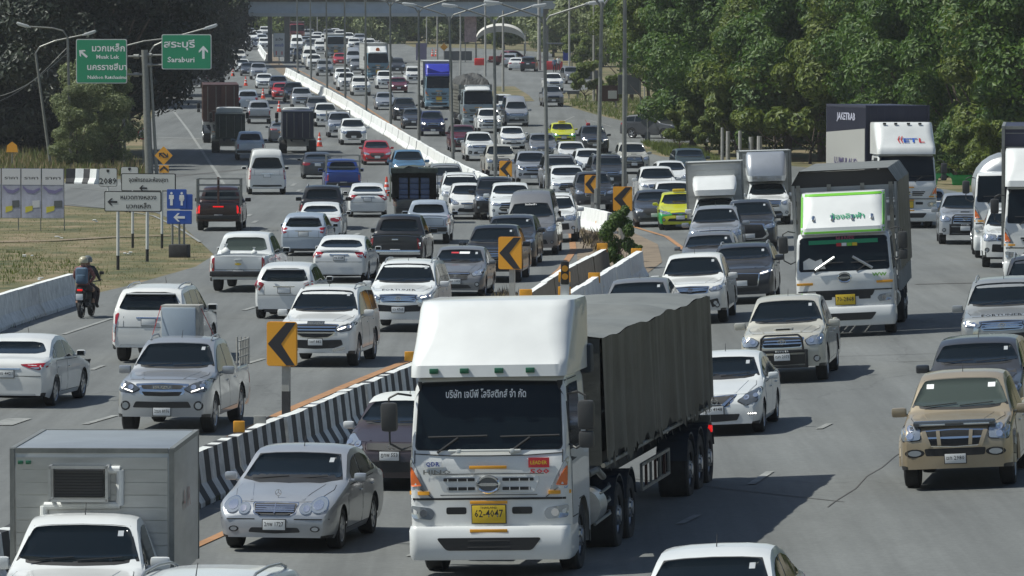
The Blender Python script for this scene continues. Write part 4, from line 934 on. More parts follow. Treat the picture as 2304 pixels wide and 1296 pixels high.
def arrow(parent, x, z, s, ang, m='whitep', name='arrow'):
    p = [(0, .5), (.36, .12), (.36, -.05), (.1, .18), (.1, -.5), (-.1, -.5), (-.1, .18), (-.36, -.05), (-.36, .12)]
    c, q = math.cos(ang), math.sin(ang)
    return MB().prism([((a*c-b*q)*s, (a*q+b*c)*s) for a, b in p], -.006, 0).build(name, [m], parent, smooth=0, mx=T(x, -.007, z))
# gantry post and its two green boards
r, b, L = rootat('sign_gantry', 336, 392, 'thick grey post holding the green direction boards on both sides', 'sign post')
t = L(325, 112); MB().cyl((0, 0, -.1), t, .24, .19, 16).build('post', ['steel'], r)
for (xa, xb, ya) in ((286, 320, 127), (286, 320, 168), (330, 367, 124), (330, 367, 146)):
    m = MB(); p, q = L(xa, ya), L(xb, ya); m.cyl(p, q, .06, n=8); m.cyl(L(min(max(xa, 300), 340), ya), L(min(max(xa, 300), 340)+12, ya), .13, n=10); m.build('bracket_arm', ['steel'], r)
g1, w_, h_ = board(r, L, 168, 88, 286, 188, -.3)
word(g1, 'มวกเหล็ก', .42, h_*.31, .36, w=1.95); word(g1, 'Muak Lek', .38, h_*.10, .22, w=1.36); word(g1, 'นครราชสีมา', .33, -h_*.12, .34, w=2.35); word(g1, 'Nakhon Ratchasima', .35, -h_*.36, .19, w=2.35); arrow(g1, -w_*.36, h_*.17, .62, math.radians(50))
g2, w_, h_ = board(r, L, 367, 77, 482, 156, -.3)
word(g2, 'สระบุรี', -.42, h_*.2, .40, w=1.85); word(g2, 'Saraburi', -.32, -h_*.22, .30, w=1.6); arrow(g2, w_*.34, -.02, .75, 0)
def post(parent, L, px, y0, y1, r=.05, mats=('signwhite', 'black'), dy=.04, split=None):
    a, c = L(px, y1, dy), L(px, y0, dy); m = MB(); sp = a+(c-a)*(split if split is not None else .25)
    m.cyl(a, sp, r, n=8, mi=1); m.cyl(sp, c, r, n=8, mi=0); return m.build('post', list(mats), parent)
r, b, L = rootat('route_sign', 263, 606, 'white direction sign with left arrow on two black and white posts', 'road sign')
o, w_, h_ = board(r, L, 234, 430, 366, 476, 0, 'signwhite', 'black', rim=.03, r=.05); word(o, 'หมวดทางหลวง', .2, .13, .15, 'ink', w=1.25); word(o, 'มวกเหล็ก', .2, -.14, .15, 'ink', w=.85); arrow(o, -w_*.36, -.02, .34, PI/2, 'ink')
for px, yb in ((265, 608), (333, 588)): post(r, L, px, 476, yb, .055)
r, b, L = rootat('route_sign', 300, 560, 'white rest stop sign with Thai lettering behind the arrow sign', 'road sign')
o, w_, h_ = board(r, L, 272, 390, 398, 430, 0, 'signwhite', 'black', rim=.03, r=.05); word(o, 'จุดพักรถและห้องสุขา', 0, .08, .15, 'ink', w=1.5); arrow(o, -.2, -.22, .3, PI/2, 'ink')
for px in (298, 366): post(r, L, px, 428, 558, .05)
r, b, L = rootat('route_shield', 243, 470, 'white route shield numbered 2089, left of its twin', 'road sign', 'route shields')
o, w_, h_ = board(r, L, 222, 378, 264, 420, 0, 'signwhite', 'black', rim=.02, r=.12); word(o, '2089', 0, -.17, .27, 'ink', w=.82); MB().prism([(-.07, .08), (0, 0), (.07, .08), (.06, .16), (-.06, .16)], -.006, 0).build('garuda_emblem', ['ink'], o, mx=T(0, -.007, .2)); post(r, L, 243, 420, 470, .04)
r, b, L = rootat('route_shield', 292, 478, 'second white route shield, partly behind the rest stop sign', 'road sign', 'route shields')
o, w_, h_ = board(r, L, 271, 375, 312, 415, 0, 'signwhite', 'black', rim=.02, r=.12); MB().prism([(-.07, .08), (0, 0), (.07, .08), (.06, .16), (-.06, .16)], -.006, 0).build('garuda_emblem', ['ink'], o, mx=T(0, -.007, .2)); post(r, L, 292, 415, 478, .04)
def man(parent, x, z, s, skirt=False):
    m = MB(); m.prism([(x+p*s, z+q*s) for p, q in circ(0, .42, .09)], -.006, 0)
    m.prism([(x+p*s, z+q*s) for p, q in ([(-.16, .3), (-.2, 0), (-.12, 0), (-.1, .12), (-.16, -.12), (-.08, -.12), (-.08, -.45), (.08, -.45), (.08, -.12), (.16, -.12), (.1, .12), (.12, 0), (.2, 0), (.16, .3)] if skirt else [(-.18, .3), (-.18, 0), (-.1, 0), (-.1, -.45), (.1, -.45), (.1, 0), (.18, 0), (.18, .3)])], -.006, 0)
    return m.build('pictogram', ['whitep'], parent, smooth=0, mx=T(0, -.007, 0))
r, b, L = rootat('toilet_sign', 404, 578, 'blue toilet sign with man and woman pictograms over a left arrow panel', 'road sign')
o, w_, h_ = board(r, L, 376, 426, 421, 470, -.1, 'signblue', 'signblue', rim=.02, r=.03); man(o, -.19, .0, .5); man(o, .19, 0, .5, True)
o2, w_, h_ = board(r, L, 404, 437, 433, 472, .05, 'signblue', 'signblue', rim=.02, r=.03)
o3, w_, h_ = board(r, L, 376, 474, 433, 504, -.1, 'signblue', 'signblue', rim=.02, r=.03); arrow(o3, 0, 0, .42, PI/2)
for px in (387, 403, 414): post(r, L, px, 504, 575, .04, ('steel', 'black'))
m = MB(); q = L(404, 570); m.rbox((q.x, q.y, .2), (.7, .5, .5), .05); m.build('concrete_foot', ['bblack'], r)
# orange signs
def diamond(parent, L, px, py, half, m='orange'):
    c = L(px, py); mb = MB(); mb.prism([(0, -half), (half, 0), (0, half), (-half, 0)], 0, .04, 0); return mb.build('sign_panel', [m], parent, smooth=0, mx=T(c.x, c.y, c.z))
r, b, L = rootat('warning_sign', 368, 402, 'orange diamond warning sign with two splitting arrows above a small chevron', 'road sign')
o = diamond(r, L, 368, 350, .52); arrow(o, -.12, .02, .4, math.radians(50), 'ink'); arrow(o, .12, .02, .4, math.radians(-130), 'ink')
o, w_, h_ = board(r, L, 358, 372, 380, 389, 0, 'orange', 'orange', rim=.01, r=.02)
MB().prism([(-.25, -.16), (0, .04), (.25, -.16), (.25, -.02), (0, .18), (-.25, -.02)], -.006, 0).build('chevron', ['ink'], o, smooth=0, mx=T(0, -.007, 0)); post(r, L, 368, 389, 402, .04, ('steel', 'steel'))
r, b, L = rootat('speed_sign', 322, 375, 'round white speed limit sign with a red rim half hidden by the gantry post', 'road sign')
c = L(322, 301); MB().prism(circ(0, 0, .36, n=24), 0, .03, 0).prism(circ(0, 0, .27, n=24), -.006, 0, 1).build('sign_panel', ['red', 'signwhite'], r, smooth=0, mx=T(c.x, c.y, c.z)); link('lettering', text_mesh('60', .2, 'ink', .28, .02), r, T(c.x, c.y-.012, c.z)); post(r, L, 322, 310, 375, .035, ('steel', 'steel'))
r, b, L = rootat('warning_sign', 27, 385, 'faded orange sign on a thin post in the dry grass at far left', 'road sign')
c = L(27, 334); MB().prism([(-.35, -.22), (.35, -.22), (.30, .18), (0, .4), (-.30, .18)], 0, .04).build('sign_panel', ['orange'], r, smooth=0, mx=T(c.x, c.y, c.z)); post(r, L, 27, 345, 385, .035, ('steel', 'steel'))
# poster boards at the left edge
r, b, L = rootat('poster_board', 70, 518, 'row of white product posters on wire legs at the left edge', 'poster board')
M['poster'] = mat('poster_print', (.46, .47, .58), .6, noise=(1.1, .50, 1.15)); M['violet'] = mat('violet_print', (.20, .18, .34), .6); M['posterwhite'] = mat('poster_white', (.62, .62, .64), .6); M['yprint'] = mat('yellow_print', (.62, .55, .06), .6)
for i, (x0, x1) in enumerate(((-60, 0), (2, 46), (48, 94), (96, 147))):
    o, w_, h_ = board(r, L, x0, 379, x1, 491, -.02*i, 'poster', 'signback', rim=.01, r=.01, name='poster')
    MB().prism([(-w_*.5+.02, .35), (w_*.5-.02, .35), (w_*.5-.02, h_/2-.02), (-w_*.5+.02, h_/2-.02)], -.005, 0).build('printed_band', ['posterwhite'], o, smooth=0, mx=T(0, -.007, 0))
    word(o, 'ราคา', 0, .62, .12, 'ink', w=w_*.7); MB().prism([(-w_*.42, .2), (-w_*.2, .05), (w_*.1, 0), (w_*.42, .12), (w_*.42, .02), (w_*.1, -.14), (-w_*.2, -.1), (-w_*.42, .1)], -.005, 0).build('violet_swoosh', ['violet'], o, smooth=0, mx=T(0, -.008, .12)); MB().prism([(w_*.05, -.35), (w_*.42, -.33), (w_*.42, -.62), (w_*.05, -.64)], -.005, 0).build('product_picture', ['signback' if i % 2 else 'posterwhite'], o, smooth=0, mx=T(0, -.008, .05))
    MB().prism([(-w_*.3, -.55), (w_*.1, -.5), (w_*.05, -.7), (-w_*.3, -.80)], -.005, 0).build('yellow_panel', ['yprint'], o, smooth=0, mx=T(0, -.008, 0))
for px in (40, 92, 147): post(r, L, px, 491, 518, .02, ('steel', 'steel'))
# chevrons on the median
def chev(px, base, x0, y0, x1, y1, label, dark=.18):
    r, b, L = rootat('chevron_sign', px, base, label, 'chevron sign', 'orange left pointing chevrons on the median'); r.rotation_euler = (0, 0, math.radians(-14))
    o, w, h = board(r, L, x0, y0, x1, y1, -.08, 'orange', 'orange', rim=.01, r=.06)
    MB().prism([(.48*w-.02, -h*.485), (w*.16, -h*.485), (-w*.46, 0), (w*.16, h*.485), (w*.48, h*.485), (-w*.02, 0)], -.006, 0).build('chevron', ['ink'], o, smooth=0, mx=T(0, -.007, 0))
    a, c = L(px, base), L(px, (y0+y1)/2); m = MB(); s = a+(c-a)*dark
    m.box(((a.x+s.x)/2, 0.03, (a.z+s.z)/2), (.14, .12, abs(s.z-a.z)), 1); m.box(((s.x+c.x)/2, 0.03, (s.z+c.z)/2), (.14, .12, abs(c.z-s.z)), 0); m.build('post', ['conc', 'bblack'], r, smooth=0)
chev(643, 1010, 601, 724, 671, 824, 'nearest orange chevron, standing at the striped barrier', .55)
chev(1152, 745, 1122, 533, 1176, 606, 'orange chevron in front of the dark pickup and grey van', .3)
chev(1401, 560, 1380, 420, 1424, 475, 'orange chevron right above the round bush')
chev(1333, 500, 1316, 394, 1344, 435, 'middle orange chevron left of the round bush')
chev(1138, 440, 1124, 362, 1153, 398, 'farthest small orange chevron in front of the silver pickup')
r, b, L = rootat('amber_beacon', 1271, 735, 'amber twin light beacon box on a short post at the barrier fork', 'beacon')
c = L(1271, 614); m = MB(); m.rbox((c.x, 0, c.z), (.22, .14, .62), .03, 0); m.build('housing', ['black'], r)
for yy in (604, 622): q = L(1271, yy); MB().cyl((q.x, -.10, q.z), (q.x, -.06, q.z), .085, n=12).build('amber_lens', ['orange'], r)
q = L(1271, 648); o = MB().box((q.x, 0, q.z), (.24, .05, .44)).build('notice_plate', ['signwhite'], r, smooth=0); post(r, L, 1271, 665, 735, .04, ('steel', 'steel'))
# overhead cables and roadside litter
r, b, L = rootat('overhead_cable', 0, 372, 'pair of thin overhead cables sagging from the left edge to the upright lamp post', 'cable')
for y0, y1 in ((206, 108), (186, 120)):
    m = MB(); m.tube([L(-60+210*k/12, y0+40+(y1-y0-40)*k/12+26*math.sin(PI*k/12)) for k in range(13)], .022, 5); m.build('cable', ['steel'], r)
rl_ = random.Random(12)
for i, (px, py, lb) in enumerate([(290, 574, 'white scrap of litter under the direction sign'), (96, 632, 'white foam scraps lying behind the roadside wall'), (62, 580, 'small pale litter on the verge at the left'), (215, 500, 'tiny white litter beside the poster board'), (130, 538, 'greenish litter scrap on the verge path')]):
    bb = at(px, py); m = MB()
    for k in range(3): m.rbox((rl_.uniform(-.15, .15), rl_.uniform(-.2, .2), .04+.03*k), (rl_.uniform(.08, .18), rl_.uniform(.08, .2), .04), .015)
    tag(m.build('litter', ['bwhite'], mx=Matrix.Translation(bb)), lb, 'litter', 'scraps of litter on the left verge')
# cones
def cone_mesh():
    m = MB(); m.rbox((0, 0, .03), (.42, .42, .05), .02, 0)
    for z0, z1, mi in ((.05, .3, 0), (.3, .42, 1), (.42, .56, 0), (.56, .66, 1), (.66, .92, 0)):
        f = lambda z: .17*(1-z/1.0)+.02
        m.cyl((0, 0, z0), (0, 0, z1), f(z0), f(z1), 14, mi, cap=(z1 > .9))
    return m.mesh('cone', ['cone', 'whitep'])
cm = cone_mesh()
for i, (px, py, lb) in enumerate([(870, 441, 'nearest red traffic cone, right of the white sedan with spoiler'), (719, 330, 'red cone right of the dark box truck'), (628, 252, 'red cone right of the silver pickup driving away'), (592, 222, 'red cone right of the dark container truck'), (553, 193, 'red cone above the container truck'), (524, 171, 'red cone at the tree canopy edge'), (500, 150, 'farthest red cone in the row of the left carriageway'), (973, 127, 'left of two tiny cones on the far apron'), (981, 127, 'right of two tiny cones on the far apron')]):
    p = at(px, py); tag(link('traffic_cone', cm, mx=Matrix.Translation(p) @ Matrix.Scale(1.05, 4)), lb, 'traffic cone', 'red and white traffic cones')
# footbridge far down the road
r, b, L = rootat('footbridge', 628, 140, 'grey concrete footbridge spanning the highway in the distance', 'footbridge')
M['girder'] = mat('girder_paint', (.40, .47, .54), .7, noise=(.6, .85, 1.1)); M['gird2'] = mat('girder_edge', (.42, .45, .46), .7); M['pier'] = mat('pier_concrete', (.22, .215, .20), .9, noise=(1, .8, 1.1))
a, c = L(560, 30), L(1222, 4); MB().box(((a.x+c.x)/2, 0, (a.z+c.z)/2), (c.x-a.x, 2.4, c.z-a.z)).build('girder', ['girder'], r, smooth=0)
a, c = L(560, 37), L(1222, 29.5); MB().box(((a.x+c.x)/2, -.1, (a.z+c.z)/2), (c.x-a.x, 2.7, c.z-a.z)).build('deck_edge', ['gird2'], r, smooth=0)
a, c = L(560, 3.6), L(1222, -1); MB().box(((a.x+c.x)/2, -.15, (a.z+c.z)/2), (c.x-a.x, 2.8, c.z-a.z)).build('coping', ['bgrey'], r, smooth=0)
a, c = L(560, -2), L(1222, -2)
for k in range(60): x = a.x+(c.x-a.x)*k/59; MB().box((x, -1.4, a.z+.55), (.06, .06, 1.1)).build('railing_post', ['steel'], r, smooth=0)
for zz in (.4, .75, 1.1): MB().box(((a.x+c.x)/2, -1.4, a.z+zz), (c.x-a.x, .05, .06)).build('handrail', ['steel'], r, smooth=0)
for (x0, x1, y0, y1) in ((603, 612, 37, 140), (640, 652, 37, 140), (1222, 1234, 12, 156)):
    p, q = L(x0, y1), L(x1, y0); MB().box(((p.x+q.x)/2, 0, (q.z-.3)/2), (q.x-p.x, 1.2, q.z+.3)).build('pier', ['pier'], r, smooth=0)
p, q = L(1222, 20), L(1250, 2); MB().box(((p.x+q.x)/2, 0, (p.z+q.z)/2), (q.x-p.x, 2.4, q.z-p.z)).build('stair_landing', ['gird2'], r, smooth=0)
r, b, L = rootat('notice_board', 628, 146, 'white notice board with small print hung at the footbridge pier', 'sign board')
o, w_, h_ = board(r, L, 615, 74, 641, 128, 0, 'signwhite', 'signback', rim=.04, r=.02); word(o, 'ระวัง', 0, .7, .3, 'ink', w=.9); word(o, 'ลดความเร็ว', 0, .0, .3, 'blue', w=1.1); MB().box((-.35, 0, -1.0), (.12, .01, .5)).box((.35, 0, -1.0), (.12, .01, .4)).build('print_mark', ['red'], o, mx=T(0, -.012, 0)); post(r, L, 628, 128, 146, .06, ('steel', 'steel'))
# roadside poles to the right
for px, py, ty, rad, lb in [(960, 106, 12, .10, 'thin pole behind the blue painted truck'), (984, 137, 20, .12, 'pole left of the orange diamond'), (1036, 170, 30, .10, 'pole left of the caged truck'), (1092, 172, 10, .13, 'pole before the white arch tent'), (1132, 207, 24, .13, 'pole on the small traffic island'), (1182, 122, 20, .10, 'pole at the right end of the arch tent'), (1213, 158, -20, .22, 'thick concrete pole right of the arch tent'), (1336, 226, 0, .12, 'grey pole standing in the grass by the brown board'), (1281, 175, -20, .12, 'grey pole among the far trees right of the footbridge'), (1450, 240, 90, .06, 'thin pole at the grass left of the diamond sign back'), (714, 82, 38, .10, 'far thin pole left of the bus under the bridge'), (836, 80, 40, .10, 'far thin pole right of the bus under the bridge'), (896, 82, 38, .10, 'far thin pole above the white box truck')]:
    b = at(px, py); t = atd(px, ty, b.y)-b; tag(MB().cyl((0, 0, -.2), (0, 0, t.z), rad, rad*.75, 8).build('utility_pole', ['conc'], mx=Matrix.Translation(b)), lb, 'pole', 'poles by the roadside')
r, b, L = rootat('warning_sign', 1457, 318, 'dark back of a diamond road sign on a post in the right verge', 'road sign'); o = diamond(r, L, 1457, 274, .50, 'signback'); c = L(1457, 307); MB().box((c.x, 0, c.z), (.38, .03, .62)).build('sub_panel', ['signback'], r, smooth=0); post(r, L, 1457, 250, 320, .04, ('steel', 'steel'), dy=-.03)
r, b, L = rootat('warning_sign', 1000, 135, 'orange diamond roadworks sign beside the grey hoarding', 'road sign'); o = diamond(r, L, 999, 106, .50); post(r, L, 999, 110, 135, .05, ('steel', 'steel'))
r, b, L = rootat('hoarding', 1030, 137, 'grey sheet hoarding on the apron beside the blue painted truck', 'hoarding'); board(r, L, 1000, 115, 1062, 136, 0, 'signback', 'signback', r=.02)
r, b, L = rootat('banner', 948, 138, 'pale purple upright banner left of the blue painted truck', 'banner'); M['lilac'] = mat('lilac_cloth', (.26, .23, .36), .8); board(r, L, 936, 97, 960, 136, 0, 'lilac', 'lilac', r=.02)
r, b, L = rootat('banner', 1058, 140, 'faded pink and white hanging banner left of the arch tent', 'banner'); M['pinkc'] = mat('faded_banner', (.40, .29, .29), .8, noise=(2.5, .6, 1.3)); board(r, L, 1045, 32, 1072, 95, 0, 'pinkc', 'pinkc', r=.02); post(r, L, 1047, 95, 140, .05, ('steel', 'steel')); post(r, L, 1070, 95, 140, .05, ('steel', 'steel'))
r, b, L = rootat('water_barrier', 1079, 147, 'bright red plastic water filled barrier before the arch tent', 'barrier'); p, q = L(1068, 147), L(1091, 131); MB().rbox((0, 0, q.z/2), (q.x-p.x, .5, q.z), .08).build('body', [mat('red_plastic', (.80, .02, .02), .45)], r)
M['cream'] = mat('tent_fabric', (.62, .60, .55), .7, noise=(1, .85, 1.05))
r, b, L = rootat('arch_tent', 1125, 138, 'cream arched canopy tent over the side road stall', 'tent')
m = MB(); n = 20
for k in range(n+1):
    t = PI*k/n; x = 1126-56*math.cos(t); yy = 98-40*math.sin(t)**.8; z2 = 98-28*math.sin(t)**.9
    p, q = L(x, yy), L(x, z2); m.v += [(p.x, -1.5, p.z), (p.x, 2.5, p.z+.3), (q.x, 2.5, q.z), (q.x, -1.5, q.z-.1)]
for k in range(n):
    for j in range(4): m.f.append((4*k+j, 4*k+(j+1) % 4, 4*k+4+(j+1) % 4, 4*k+4+j)); m.m.append(0)
m.build('canopy', ['cream'], r)
for x in (1072, 1180): p, q = L(x, 98), L(x, 138); MB().cyl((p.x, 0, -.1), (p.x, 0, p.z), .08, n=8).build('leg', ['steel'], r)
r, b, L = rootat('sign_board', 1325, 205, 'grey sheet panel on posts in front of the far trees', 'sign board'); board(r, L, 1303, 158, 1346, 179, 0, 'signback', 'signback', r=.02); post(r, L, 1306, 179, 205, .06, ('steel', 'steel')); post(r, L, 1343, 179, 205, .06, ('steel', 'steel'))
r, b, L = rootat('sign_board', 1365, 246, 'dark brown board with a pale square standing in the grass', 'sign board'); board(r, L, 1342, 192, 1392, 228, 0, 'rust', 'rust', r=.02); board(r, L, 1368, 204, 1388, 222, -.08, 'signwhite', 'signwhite', r=.02, name='pale_square'); post(r, L, 1350, 228, 246, .05, ('steel', 'steel')); post(r, L, 1386, 228, 246, .05, ('steel', 'steel'))
r, b, L = rootat('sign_board', 1425, 262, 'grey framed board under the tree edge behind the lamp posts', 'sign board'); board(r, L, 1390, 168, 1440, 212, 0, 'signback', 'steel', r=.02); post(r, L, 1411, 125, 262, .05, ('steel', 'steel')); post(r, L, 1441, 128, 284, .05, ('steel', 'steel')); MB().box((L(1428, 126).x, 0, L(1428, 126).z), (1.7, .8, .12)).build('top_canopy', ['signback'], r)
r, b, L = rootat('guard_rail', 1290, 222, 'short steel guard rail behind the grey pickup on the frontage road', 'guard rail'); p, q = L(1276, 208), L(1304, 208); MB().box(((p.x+q.x)/2, 0, p.z), (q.x-p.x, .08, .30)).build('beam', ['signback'], r); post(r, L, 1280, 210, 222, .06, ('steel', 'steel')); post(r, L, 1300, 210, 222, .06, ('steel', 'steel'))
for px, py, w_ in ((1638, 362, .14), (1665, 366, .12), (1690, 366, .16), (1709, 368, .18), (1625, 366, .1)):
    b = at(px, py); tag(MB().cyl((0, 0, -.1), (0, 0, random.uniform(1.2, 2.2)), w_, w_*.9, 8).build('fence_post', ['conc'], mx=Matrix.Translation(b)), 'weathered post under the trees, ' + {1638: 'second from the left', 1665: 'third from the left', 1690: 'second from the right', 1709: 'thickest and rightmost', 1625: 'leftmost, behind the white box pickup'}[px], 'post', 'grey posts at the foot of the trees')
b = at(1258, 158); r = empty('market_stall', Matrix.Translation(b)); tag(r, 'roadside stall under a dark awning with red cloth at the pole', 'stall')
MB().rbox((0, 0, 3.1), (3.2, 2.2, .15), .05).build('awning', ['signback'], r); MB().rbox((-.6, -.4, .55), (2.0, .9, 1.0), .08).build('counter', ['red'], r)
for x in (-1.5, 1.5): MB().cyl((x, 0, 0), (x, 0, 3.1), .06, n=6).build('leg', ['steel'], r)
MB().rbox((.9, .2, 1.9), (.9, .1, 1.6), .03).build('hanging_cloth', ['blue'], r)
# small debris and grass tufts
# ---------------------------------------------------------------- foliage
def leafmat(name, c0, c1, tr=.25):
    m = bpy.data.materials.new(name); m.use_nodes = True; n = m.node_tree; b = n.nodes['Principled BSDF']; b.inputs['Roughness'].default_value = .55
    ge = n.nodes.new('ShaderNodeNewGeometry'); mx = n.nodes.new('ShaderNodeMix'); mx.data_type = 'RGBA'
    mx.inputs['A'].default_value = (*c0, 1); mx.inputs['B'].default_value = (*c1, 1)
    n.links.new(ge.outputs['Random Per Island'], mx.inputs['Factor']); n.links.new(mx.outputs['Result'], b.inputs['Base Color'])
    t = n.nodes.new('ShaderNodeBsdfTranslucent'); ms = n.nodes.new('ShaderNodeMixShader'); ms.inputs[0].default_value = tr
    n.links.new(mx.outputs['Result'], t.inputs['Color']); n.links.new(b.outputs[0], ms.inputs[1]); n.links.new(t.outputs[0], ms.inputs[2]); n.links.new(ms.outputs[0], n.nodes['Material Output'].inputs[0])
    return m
M['leaf'] = leafmat('leaves_green', (.032, .088, .012), (.105, .175, .022), .38)
M['leaf2'] = leafmat('leaves_yellowish', (.058, .105, .014), (.175, .215, .028), .38)
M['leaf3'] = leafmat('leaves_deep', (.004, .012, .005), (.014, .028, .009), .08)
M['leaf4'] = leafmat('leaves_pale', (.08, .12, .035), (.26, .29, .13), .35)
M['straw'] = leafmat('dry_grass', (.14, .12, .05), (.32, .25, .14), .3)
M['grassg'] = leafmat('green_grass', (.05, .09, .015), (.17, .19, .05), .3)
def crown_mesh(seed, R, H, n, size, m, blobs=26, low=.15, flat=1.0):
    rnd = random.Random(seed); bl = []
    for i in range(blobs):
        a = rnd.uniform(0, 2*PI); rr = R*math.sqrt(rnd.random())*.78; z = H*(low+(1-low)*rnd.random()**.8)
        k = 1-abs(z/H-.5)*.7; bl.append((rr*math.cos(a)*k, rr*math.sin(a)*k, z, rnd.uniform(.16, .34)*R))
    mb = MB(); V = mb.v; Fs = mb.f
    for i in range(n):
        bx, by_, bz, br = bl[rnd.randrange(blobs)]
        d = Vector((rnd.gauss(0, 1), rnd.gauss(0, 1), rnd.gauss(0, 1))).normalized()
        p = Vector((bx, by_, bz)) + Vector((d.x, d.y, d.z*.75*flat))*br*(rnd.uniform(.72, 1.12))
        # leaves lie roughly along the surface of their clump, drooping
        nrm = (d*1.3 + Vector((rnd.gauss(0, .4), rnd.gauss(0, .4), rnd.gauss(.35, .4)))).normalized()
        u = nrm.orthogonal().normalized(); u = (Matrix.Rotation(rnd.uniform(0, 6.28), 3, nrm) @ u); v = nrm.cross(u)
        s = size*rnd.uniform(.6, 1.35); o = len(V)
        V += [tuple(p-u*s), tuple(p-v*s*.45), tuple(p+u*s*.9-nrm*s*.25), tuple(p+v*s*.45)]; Fs.append((o, o+1, o+2, o+3))
    mb.m = [0]*len(Fs)
    return mb.mesh('crown', [m], 0)
def trunk_mesh(seed, h, r, R):
    rnd = random.Random(seed); mb = MB(); mb.cyl((0, 0, -.3), (.15, .1, h*.5), r, r*.75, 9); mb.cyl((.15, .1, h*.5), (.3, 0, h), r*.75, r*.5, 8)
    for i in range(7):
        a = rnd.uniform(0, 2*PI); z = h*rnd.uniform(.45, 1); q = Vector((math.cos(a)*R*.6, math.sin(a)*R*.6, z+R*rnd.uniform(.3, .8)))
        mid = Vector((q.x*.5, q.y*.5, z+(q.z-z)*.35)); mb.cyl((.15, .05, z), mid, r*.4, r*.28, 6); mb.cyl(mid, q, r*.28, r*.1, 5)
    return mb.mesh('trunk', ['bark'])
CR = {}
def tree(px, py, crown, label, cat='tree', grp=None, sc_=1.0, rz=None, y=None, th=None, name='broadleaf_tree', zoff=None, dxy=None):
    b = at(px, py) if dxy is None else gp(*dxy)
    if crown not in CR:
        sd, R, H, n, size, m, bl, low, h, r = CRS[crown]
        CR[crown] = (crown_mesh(sd, R, H, n, size, m, bl, low), trunk_mesh(sd+50, h, r, R), h)
    cmh, tm, h = CR[crown]
    rz = random.uniform(0, 6.28) if rz is None else rz
    root = empty(name, Matrix.Translation(b) @ Matrix.Rotation(rz, 4, 'Z') @ Matrix.Scale(sc_, 4)); tag(root, label, cat, grp)
    link('crown', cmh, root, Matrix.Translation((0, 0, (h*.55 if zoff is None else zoff)))); link('trunk', tm, root)
    return root
# seed, radius, height, leaves, leaf size, material, blobs, low, trunk height, trunk radius
CRS = {'a': (1, 5.2, 10.5, 26000, .17, 'leaf', 44, .02, 3.8, .28), 'b': (2, 4.6, 9.5, 24000, .16, 'leaf2', 40, .02, 3.2, .24), 'c': (3, 5.8, 12, 28000, .18, 'leaf', 50, .05, 4.6, .30), 'd': (4, 4.8, 11, 22000, .17, 'leaf4', 40, .05, 4.0, .22),
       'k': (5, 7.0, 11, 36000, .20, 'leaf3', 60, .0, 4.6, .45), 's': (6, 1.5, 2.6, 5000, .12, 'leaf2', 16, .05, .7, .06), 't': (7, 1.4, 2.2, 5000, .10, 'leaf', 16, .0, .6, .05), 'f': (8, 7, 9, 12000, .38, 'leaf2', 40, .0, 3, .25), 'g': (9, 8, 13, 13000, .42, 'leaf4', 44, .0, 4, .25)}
# ---------------------------------------------------------------- trees and growth
GR = 'trees of the grove at the right'
tl = [(1490, 300, 'b', .9), (1560, 333, 'a', .95), (1625, 348, 'c', .9), (1700, 352, 'b', 1), (1770, 358, 'a', 1), (1850, 362, 'c', 1), (1935, 368, 'b', 1.05), (2015, 376, 'a', 1.05), (2095, 388, 'c', 1), (2180, 398, 'a', 1), (2262, 405, 'b', 1.05), (2345, 412, 'c', 1.05),
      (1455, 262, 'd', .85), (1540, 296, 'c', 1), (1620, 305, 'a', 1.15), (1705, 312, 'd', 1.15), (1790, 318, 'c', 1.2), (1880, 322, 'b', 1.25), (1970, 328, 'd', 1.2), (2060, 335, 'c', 1.2), (2150, 342, 'a', 1.25), (2240, 350, 'd', 1.25), (2330, 356, 'c', 1.25),
      (1420, 226, 'b', .9), (1500, 250, 'a', 1.3), (1600, 262, 'c', 1.5), (1720, 270, 'a', 1.6), (1850, 275, 'c', 1.6), (1990, 282, 'b', 1.7), (2130, 290, 'c', 1.6), (2270, 300, 'a', 1.7), (1400, 190, 'd', 1.1)]
WH = ['at the left end of the grove, its leaves behind the rightmost lamp post', 'above the parked dark pickup', 'over the white box pickup', 'between the two box pickups', 'behind the silver topped box pickup', 'left of the blue container truck', 'directly behind the blue container', 'right of the container truck cab', 'above the white sedan by the trucks', 'above the silver tanker cab', 'at the right behind the tanker', 'at the right edge of the photo']
for i, (px, py, c, s) in enumerate(tl):
    rowi = 'front row' if i < 12 else ('second row' if i < 23 else 'back row')
    lab = 'front row tree ' + WH[i].replace('at the left end of the grove, its leaves', '') if i < 12 else 'tree crown, %s, above %s' % (rowi, ['the diamond sign back', 'the grass corner', 'the frontage road car', 'the white box pickup', 'the silver topped box', 'the tarp truck left corner', 'the tarp truck roof', 'the container front', 'the gap right of the container', 'the tanker', 'the right edge truck', 'the brown board', 'the frontage road bend', 'the box pickups', 'the left half of the tarp truck', 'the blue container top', 'the white roof fairing of the container truck', 'the gap before the tanker', 'the top right corner', 'the framed board'][i-12])
    tree(px, py, c, lab, grp=GR, sc_=s, zoff=(3.4 if (px, py) in ((1490, 300), (1455, 262), (1420, 226), (1400, 190), (1500, 250)) else (.7 if i < 12 else (.6 if i < 23 else 1.5))))
